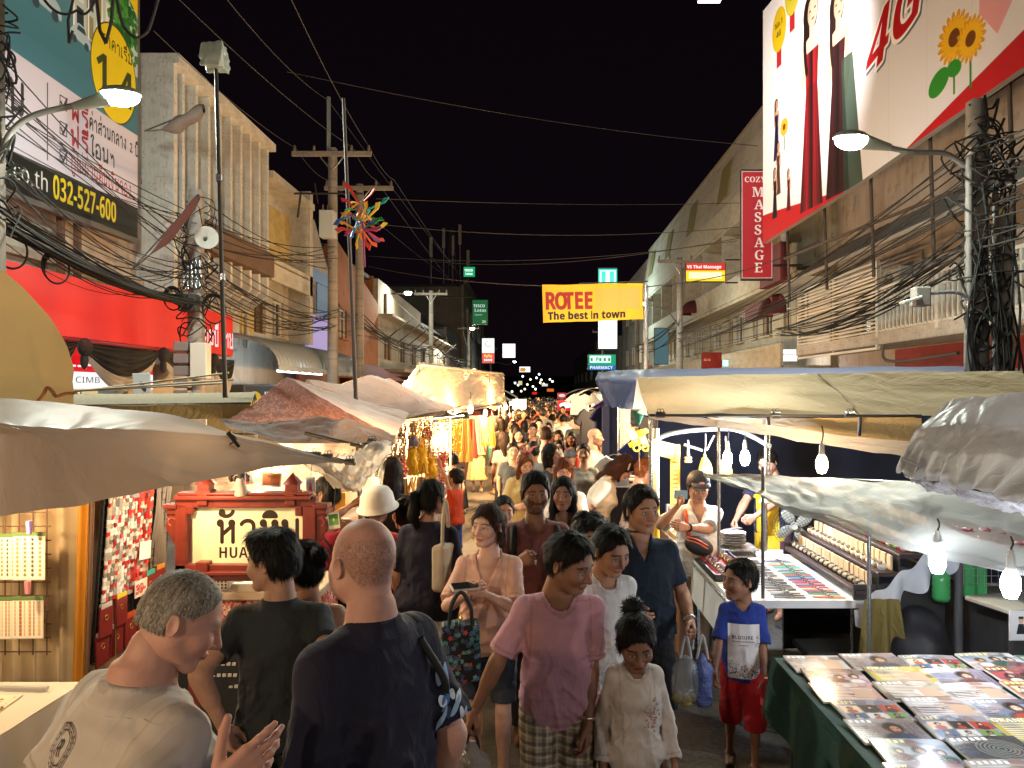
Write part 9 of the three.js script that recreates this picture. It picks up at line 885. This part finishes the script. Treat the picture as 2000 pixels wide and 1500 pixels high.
{
const o=K(1362, 926, 6.4, {label:'vendor in dark visor cap and white shirt holding a blue phone', yaw:-2, hp:10, hy:2, skin:SKIN.tan, hair:'short', girth:1.05, top:{col:'#dcdcdc', collar:1, neck:'v', hem:0.8, sleeve:0.85, flare:0.028, loose:0.03}, bottom:{col:'#8a8478', len:0.1}, armR:{toW:at(1322, 990, 6.15), hand:'hold', thumb:[0.3, 0.2, 1], pole:[-0.9, -0.8, 0.1]}, armL:{toW:at(1342, 1030, 6.08), hand:'relax', pole:[0.9, -0.6, 0]}}), P=person(o);
wear(P, 'visor_cap', [put(sphereG(1, 24, 12, 0, 2*PI, 0, PI/2), 0, 0.058, -0.014, 0, 0, 0, [0.093, 0.085, 0.112]), put(new THREE.CylinderGeometry(0.094, 0.094, 0.035, 24, 1, true), 0, 0.056, -0.010, 0, 0, 0, [1, 1, 1.2]), put(sphereG(1, 20, 8, 0, 2*PI, 0, PI/2), 0, 0.052, 0.10, 0.16, 0, 0, [0.078, 0.018, 0.075])], mat([0.022, 0.022, 0.03], 0.7));wear(P, 'cap_emblem', put(sphereG(0.018, 12, 8), 0, 0.07, 0.118, 0, 0, 0, [1.3, 0.8, 0.3]), mat([0.4, 0.2, 0.2], 0.6));glasses(P, steelM);
strap(P, o, 'orange_strap', [[-0.12, 1.42, 0.2], [-0.125, 1.37, 1], [-0.115, 1.27, 1], [-0.10, 1.15, 1], [-0.085, 1.05, 1]], 0.020, mat([0.55, 0.09, 0.03], 0.7));bracelet(P, 'L', blackM, 0.031, 0.010);for(const s of[-1, 1])decal(P, o, 'collar_stripe', s*0.07, 1.30, 0.05, 0.006, 1, blackM, 3);
const ph=thing('phone', 'blue phone held to the visor vendor ear', 'phone', at(1330, 966, 6.1), 0.5);mesh('case', rbox(0.13, 0.07, 0.010, 0.004, 0, 0, 0, 0, 0, -0.1), mat([0.10, 0.2, 0.32], 0.3), ph);const b=thing('hip_bag', 'black and orange hip bag worn across the visor vendor', 'bag', at(1365, 1066, 6.08));mesh('pouch', put(sphereG(1, 22, 14), 0, 0, 0, 0, 0, -0.35, [0.12, 0.075, 0.055]), mat([0.02, 0.02, 0.024], 0.6), b);for(const y of[0.03, 0.005])mesh('orange_zip', tube([[-0.10, y+0.045, 0.02], [-0.03, y+0.03, 0.052], [0.06, y-0.02, 0.05]], 0.006, 14, 5), mat([0.6, 0.12, 0.06], 0.6), b);
}
{
const o=K(1512, 880, 7.6, {h:1.68, label:'vendor in navy tee and yellow apron working behind the steel posts', yaw:-42, lean:8, hp:20, skin:SKIN.tan, hair:'short', top:{col:'#1a2040', sleeve:0.7, loose:0.025, hem:0.8}, bottom:{col:'#5a2c4a', len:0.45, loose:0.03}, armL:{toW:at(1436, 1046, 7.1), hand:'hold', pole:[0.8, -0.6, -0.3]}, armR:{toW:at(1424, 1040, 7.3), hand:'hold', pole:[-0.8, -0.6, -0.3]}}), P=person(o);const am=mat([0.60, 0.42, 0.02], 0.8, {bumpMap:T.wrinkle, bumpScale:0.006});decal(P, o, 'apron', 0.0, 1.06, 0.25, 0.46, 1, am, 18);decal(P, o, 'apron_label', 0.05, 1.20, 0.1, 0.04, 1, mat([0.5, 0.06, 0.04], 0.7), 4);mesh('apron_skirt', sheet((u, v)=>V((u-0.5)*0.40, lerp(0.86, 0.50, v), 0.19-0.16*(u-0.5)**2*4+0.012*Math.sin(u*15)+0.02*v), 20, 8), am, P.root);
}
// left stall customers and staff
{const o=K(642, 934, 5.5, {label:'woman in magenta vest and black shorts by the photo stall', fem:1, yaw:205, hy:48, skin:SKIN.brown, hair:'tight', girth:1.02, top:{col:'#8c1a36', sleeve:0, tank:1, neck:'scoop', hem:0.86}, bottom:{col:'#0c0c0e', len:0.66}, stride:0.08}), P=person(o);strap(P, o, 'bag_strap', [[0.10, 1.36, -1], [0.0, 1.22, -1], [-0.10, 1.05, -1], [-0.14, 0.92, -1]], 0.010, blackM);}
{const P=person(K(736, 962, 5.4, {label:'woman in white sun hat and red top with raised arms', fem:1, yaw:165, skin:SKIN.brown, hair:'buzz', top:{col:'#a02a2a', sleeve:0.2}, bottom:{col:'#7a1418', len:0.5, skirt:1}, armL:{toW:at(690, 985, 5.5), hand:'hold'}}));wear(P, 'sun_hat', put(lathe([[0.001, 0.135], [0.05, 0.129], [0.09, 0.108], [0.114, 0.065], [0.121, 0.015], [0.127, -0.01], [0.150, -0.03], [0.149, -0.036], [0.118, -0.016], [0.108, 0.0]], 36), 0, 0.022, -0.012, -0.2, 0, 0, [1, 1, 1.18]), mat([0.60, 0.57, 0.52], 0.85, {bumpMap:T.weave, bumpScale:0.002}));}
person(K(764, 896, 6.3, {label:'long haired woman in black behind the white sun hat', fem:1, yaw:185, skin:SKIN.tan, hair:'long', len:0.45, top:{col:'#100e0e', sleeve:1.5}, bottom:{col:'#121214', len:0.1}}));
person(K(510, 920, 5.9, {label:'stall keeper whose face shows between the hanging photographs', fem:1, yaw:8, hp:14, skin:SKIN.tan, hair:'tight', top:{col:'#3a2a2a'}, bottom:{col:'#222', len:0.1}}));
person(K(792, 985, 5.6, {label:'woman with dark bun in flowered dress beside the tote woman', fem:1, yaw:200, hy:20, h:1.42, skin:SKIN.tan, hair:'bun', top:{mat:printed(128, 128, (x)=>{x.fillStyle='#d8d0c8';x.fillRect(0, 0, 128, 128);const r=rng(3);for(let i=0;i<40;i++){x.fillStyle=['#2a2428', '#b83a4a', '#3a4a3a'][i%3];x.beginPath();x.arc(r()*128, r()*128, 3+r()*6, 0, 7);x.fill();}}), sleeve:0.5}, bottom:{col:'#6a1a1e', len:0.3, skirt:1}}));
{const P=person(K(932, 823, 17, {label:'woman in long cream dress standing at the scarf stall', fem:1, yaw:186, det:2, skin:SKIN.tan, hair:'tight', hairCol:HAIR.dark, top:{col:'#c0ae82', sleeve:0.8, hem:0.92, loose:0.03}, bottom:{col:'#c0ae82', len:0.30, skirt:1, w:0.27, waist:1.06}, shoe:'#8a7a6a'}));const b=thing('shoulder_bag', 'teal shoulder bag beside the long cream dress', 'bag', at(965, 885, 16.6));mesh('pouch', rbox(0.26, 0.3, 0.12, 0.05), mat([0.02, 0.16, 0.16], 0.7), b);mesh('strap', tube([[-0.08, 0.12, 0], [-0.04, 0.4, 0], [0.02, 0.55, 0], [0.06, 0.4, 0], [0.08, 0.12, 0]], 0.012, 14, 5), blackM, b);}
person(K(893, 848, 14, {h:1.5, label:'figure in long dark robe bending over the scarf stall', fem:1, yaw:-105, lean:28, hp:15, det:2, skin:SKIN.tan, hair:'tight', top:{col:'#14151b', sleeve:1.9, hem:0.9, loose:0.04}, bottom:{col:'#14151b', len:0.12, skirt:1, w:0.27, waist:1.02}, shoe:'#b8b4b0'}));
person(K(884, 925, 11.2, {h:1.3, label:'child in dark trousers half hidden behind the orange tee boy', kid:1, yaw:215, skin:SKIN.tan, hair:'short', top:{col:'#c8c4c0'}, bottom:{col:'#1a1414', len:0.1}, shoe:'#e0dcd8'}));
person(K(978, 816, 16.5, {label:'woman with very long black hair and denim shorts seen from behind', fem:1, yaw:212, hy:20, det:2, skin:SKIN.tan, hair:'long', len:0.5, top:{col:'#16130f', sleeve:0.3}, bottom:{col:'#4a4238', len:0.72}, shoe:'#9a7a4a', stride:0.16}));
person(K(1012, 837, 12.5, {label:'woman in white holding her hand to her chin', fem:1, yaw:8, skin:SKIN.tan, hair:'long', len:0.32, top:{col:'#cfc6ba', sleeve:0.7}, bottom:{col:'#a02a24', len:0.5}, armR:{to:[-0.06, 1.42, 0.16], hand:'hold'}}));
person(K(1091, 842, 13, {label:'long haired woman in red top drinking, mid crowd', fem:1, yaw:-8, skin:SKIN.brown, hair:'long', len:0.34, top:{col:'#a01c16', sleeve:0.4}, bottom:{col:'#222', len:0.1}, armL:{to:[0.08, 1.36, 0.2], hand:'hold'}}));
person(K(1116, 846, 13.4, {label:'smiling long haired woman in orange red top beside the red top woman', fem:1, yaw:-14, skin:SKIN.brown, hair:'long', len:0.34, top:{col:'#b8300e', sleeve:0.4, loose:0.03}, bottom:{col:'#222', len:0.1}}));
{const P=person(K(1112, 882, 11.2, {label:'blond child in blue sun hat and white striped vest', kid:1, yaw:52, skin:SKIN.fair, hair:'bob', hairCol:HAIR.blond, top:{col:'#d6d6d6', sleeve:0, tank:1}, bottom:{col:'#2a3a5a', len:0.5}}));wear(P, 'sun_hat', put(lathe([[0.001, 0.14], [0.06, 0.132], [0.092, 0.10], [0.102, 0.05], [0.15, 0.03], [0.149, 0.024], [0.10, 0.04]], 28), 0, 0.0, -0.01), mat([0.10, 0.13, 0.2], 0.85));}
person(K(1128, 813, 17, {label:'heavy man in grey tee walking away near the right stalls', yaw:182, girth:1.3, belly:0.3, det:2, skin:SKIN.pink, hair:'short', hairCol:HAIR.dark, top:{col:'#4e5652', loose:0.03}, bottom:{col:'#2c2c2c', len:0.45}}));
person(K(1041, 829, 14.5, {label:'man in open black shirt walking towards us, mid crowd', yaw:-4, skin:SKIN.tan, hair:'quiff', top:{col:'#131316', collar:1, neck:'v'}, bottom:{col:'#1c1c20', len:0.1}}));
person(K(1006, 858, 14.2, {label:'man in pale tee left of the woman in white', yaw:200, h:1.62, skin:SKIN.tan, hair:'short', top:{col:'#cbb896'}, bottom:{col:'#333', len:0.5}}));
const more=[[1060, 856, 11.6, 'back', '#3f5a50', 'dark', 'bun'], [1140, 868, 9.4, 'face', '#8a8478', 'black', 'pony'], [1002, 868, 11, 'face', '#30343a', 'black', 'short'], [985, 846, 12.4, 'back', '#b09a86', 'brown', 'long'], [1042, 866, 10.2, 'back', '#6a7078', 'black', 'short'], [1180, 852, 11.8, 'back', '#402a2a', 'dark', 'short'], [1092, 862, 12, 'face', '#d0b0a0', 'black', 'bob'], [1018, 846, 13.4, 'back', '#c2c6ca', 'black', 'quiff'], [1070, 826, 15.2, 'face', '#7a3a2a', 'dark', 'pony'], [1052, 820, 16.5, 'face', '#4a4a50', 'black', 'short'], [1001, 824, 15.6, 'back', '#7a7a78', 'dark', 'short'], [1030, 815, 18.4, 'face', '#9aa0a4', 'black', 'quiff'], [1100, 812, 20, 'back', '#d8d8d4', 'dark', 'short'], [1057, 808, 21, 'back', '#e0dcd6', 'grey', 'buzz'], [1078, 810, 20.5, 'back', '#22303c', 'dark', 'short'], [988, 812, 19.5, 'back', '#5a3a34', 'black', 'long'], [1015, 806, 22.5, 'face', '#6a2a3a', 'black', 'long'], [1043, 804, 24, 'back', '#2a2a30', 'black', 'curly'], [1085, 845, 15.5, 'back', '#1a1a1c', 'dark', 'bun'], [1140, 822, 16, 'face', '#2a2030', 'black', 'short'], [1118, 806, 22, 'back', '#b8322a', 'brown', 'pony'], [1070, 801, 26, 'face', '#c8a878', 'black', 'short'], [1024, 822, 17.2, 'back', '#1e2230', 'black', 'bob']];
const wordOf={'#3f5a50':'moss green', '#8a8478':'stone', '#30343a':'graphite', '#b09a86':'beige', '#6a7078':'steel grey', '#402a2a':'maroon', '#d0b0a0':'blush pink', '#c2c6ca':'silver', '#7a3a2a':'rust', '#4a4a50':'slate', '#7a7a78':'grey', '#9aa0a4':'pale grey', '#d8d8d4':'white', '#e0dcd6':'bright white', '#22303c':'dark blue', '#5a3a34':'brown', '#6a2a3a':'wine red', '#2a2a30':'black', '#1a1a1c':'jet black', '#2a2030':'dark plum', '#b8322a':'red', '#c8a878':'sand', '#1e2230':'navy'};
for(const[px, tp, z, way, c, hc, hs]of more)person(K(px, tp, z, {label:`person in ${wordOf[c]} top with ${hc} ${hs} hair, ${way === 'face' ? 'walking towards us' : 'walking away'} in the packed crowd`, det:3, fem:['long', 'bun', 'pony', 'bob'].includes(hs)?1:0, yaw:way==='face'?-8+(px%17):172+(px%17), skin:[SKIN.tan, SKIN.brown, SKIN.fair][px%3], hair:hs, hairCol:HAIR[hc], top:{col:c}, bottom:{col:['#22242a', '#3a3c44', '#4a4438'][px%3], len:[0.1, 0.5, 0.5][px%3]}}));
{
const g=new THREE.Group();g.name='crowd';scene.add(g);tag(g, 'packed mass of people filling the far end of the market street', 'crowd', null, 'stuff');
const torso=planar(surfaceNets((x, y, z)=>{let d=ell(0, 1.2, 0, 0.19, 0.32, 0.12)(x, y, z);const X=Math.abs(x);d=smin(d, cone(V(0.19, 1.38, 0), V(0.25, 0.98, 0.04), 0.055, 0.045)(X, y, z), 0.05);return d;}, [-0.36, 0.75, -0.2], [0.36, 1.55, 0.2], 0.03)), legs=planar(surfaceNets((x, y, z)=>cone(V(0.09, 0.95, 0), V(0.1, 0.05, 0), 0.1, 0.055)(Math.abs(x), y, z), [-0.25, -0.05, -0.15], [0.25, 1.08, 0.15], 0.035)), head=planar(surfaceNets((x, y, z)=>smin(ell(0, 1.6, 0.015, 0.068, 0.10, 0.078)(x, y, z), cone(V(0, 1.4, -0.01), V(0, 1.52, 0), 0.055, 0.05)(x, y, z), 0.03), [-0.12, 1.32, -0.13], [0.12, 1.75, 0.14], 0.02)), hair=planar(surfaceNets((x, y, z)=>Math.max(ell(0, 1.64, -0.015, 0.082, 0.10, 0.092)(x, y, z), -(ell(0, 1.57, 0.09, 0.08, 0.09, 0.08)(x, y, z)), 1.54-y), [-0.12, 1.45, -0.14], [0.12, 1.78, 0.13], 0.018));
const r=rng(123), N=230, sets=[['shirts', torso, 0.9, ()=>['#d8d4cc', '#2a2a2e', '#4a4c58', '#a03a34', '#7a7a78', '#e0dcd4', '#d0b8a0', '#8a7a60'][Math.floor(r()*8)]], ['trousers', legs, 0.9, ()=>['#1c1c22', '#2c3040', '#4a4438', '#15151a'][Math.floor(r()*4)]], ['heads', head, 0.6, ()=>['#a87858', '#8a5c42', '#b88868', '#704a34'][Math.floor(r()*4)]], ['hair', hair, 0.6, ()=>['#14100e', '#1c1512', '#2c1c14', '#14100e'][Math.floor(r()*4)]]], ms=[];const m=new THREE.Matrix4(), q=new THREE.Quaternion(), c=new THREE.Color();
for(let i=0;i<N;i++){const z=19.5+Math.pow(i/N, 1.3)*55, s=0.9+r()*0.14;q.setFromAxisAngle(Y0, (r()<0.5?0:PI)+(r()-0.5)*0.9);ms.push(new THREE.Matrix4().compose(V(-0.95+r()*(2.4+z*0.012), 0, -z-r()*0.4), q, V(s*(0.92+r()*0.16), s, s)));}
for(const[n, geo, ro, pickC]of sets){const im=new THREE.InstancedMesh(geo, mat([1, 1, 1], ro, {color:new THREE.Color(1, 1, 1)}), N);for(let i=0;i<N;i++){im.setMatrixAt(i, ms[i]);im.setColorAt(i, c.set(pickC()));}im.name=n;im.userData.kind='stuff';im.castShadow=im.receiveShadow=true;g.add(im);}
}
// street lamps behind the camera light the walkers' faces
for(const[x, z, p, lb]of[[-5.2, 6, 150, 'street lamp behind the camera on the left'], [5.2, 8, 125, 'street lamp behind the camera on the right']])streetLamp(lb, V(Math.sign(x)*6.1, 5, z), V(x*0.85, 5.6, z), V(x, 5.5, z), 1, p, 40, '#ffe6cc');
bulb('warm stall bulb beside the camera on the left', V(-2.5, 1.95, -0.6), WARM2, 13, 40, 'bulb', 0.1);bulb('cool stall bulb beside the camera on the right', V(2.1, 1.55, -2.0), COOL, 3, 60, 'big', 0.1);
[[-1.05, 1.95, 12, WARM2, 34], [1.5, 1.9, 9.6, WARM2, 26], [1.5, 1.95, 13.6, WARM2, 36], [-0.95, 2.05, 19.3, WARM, 50]].forEach(([x, y, z, c, p], i)=>bulb(['warm bulb at the street edge before the scarf display', 'warm bulb at the street edge of the clothes stall', 'warm bulb deeper in the clothes stall row', 'warm bulb just beyond the clear plastic tent corner'][i], V(x, y, -z), c, p, 40, 'big', 0.12));
renderer.render(scene, camera);
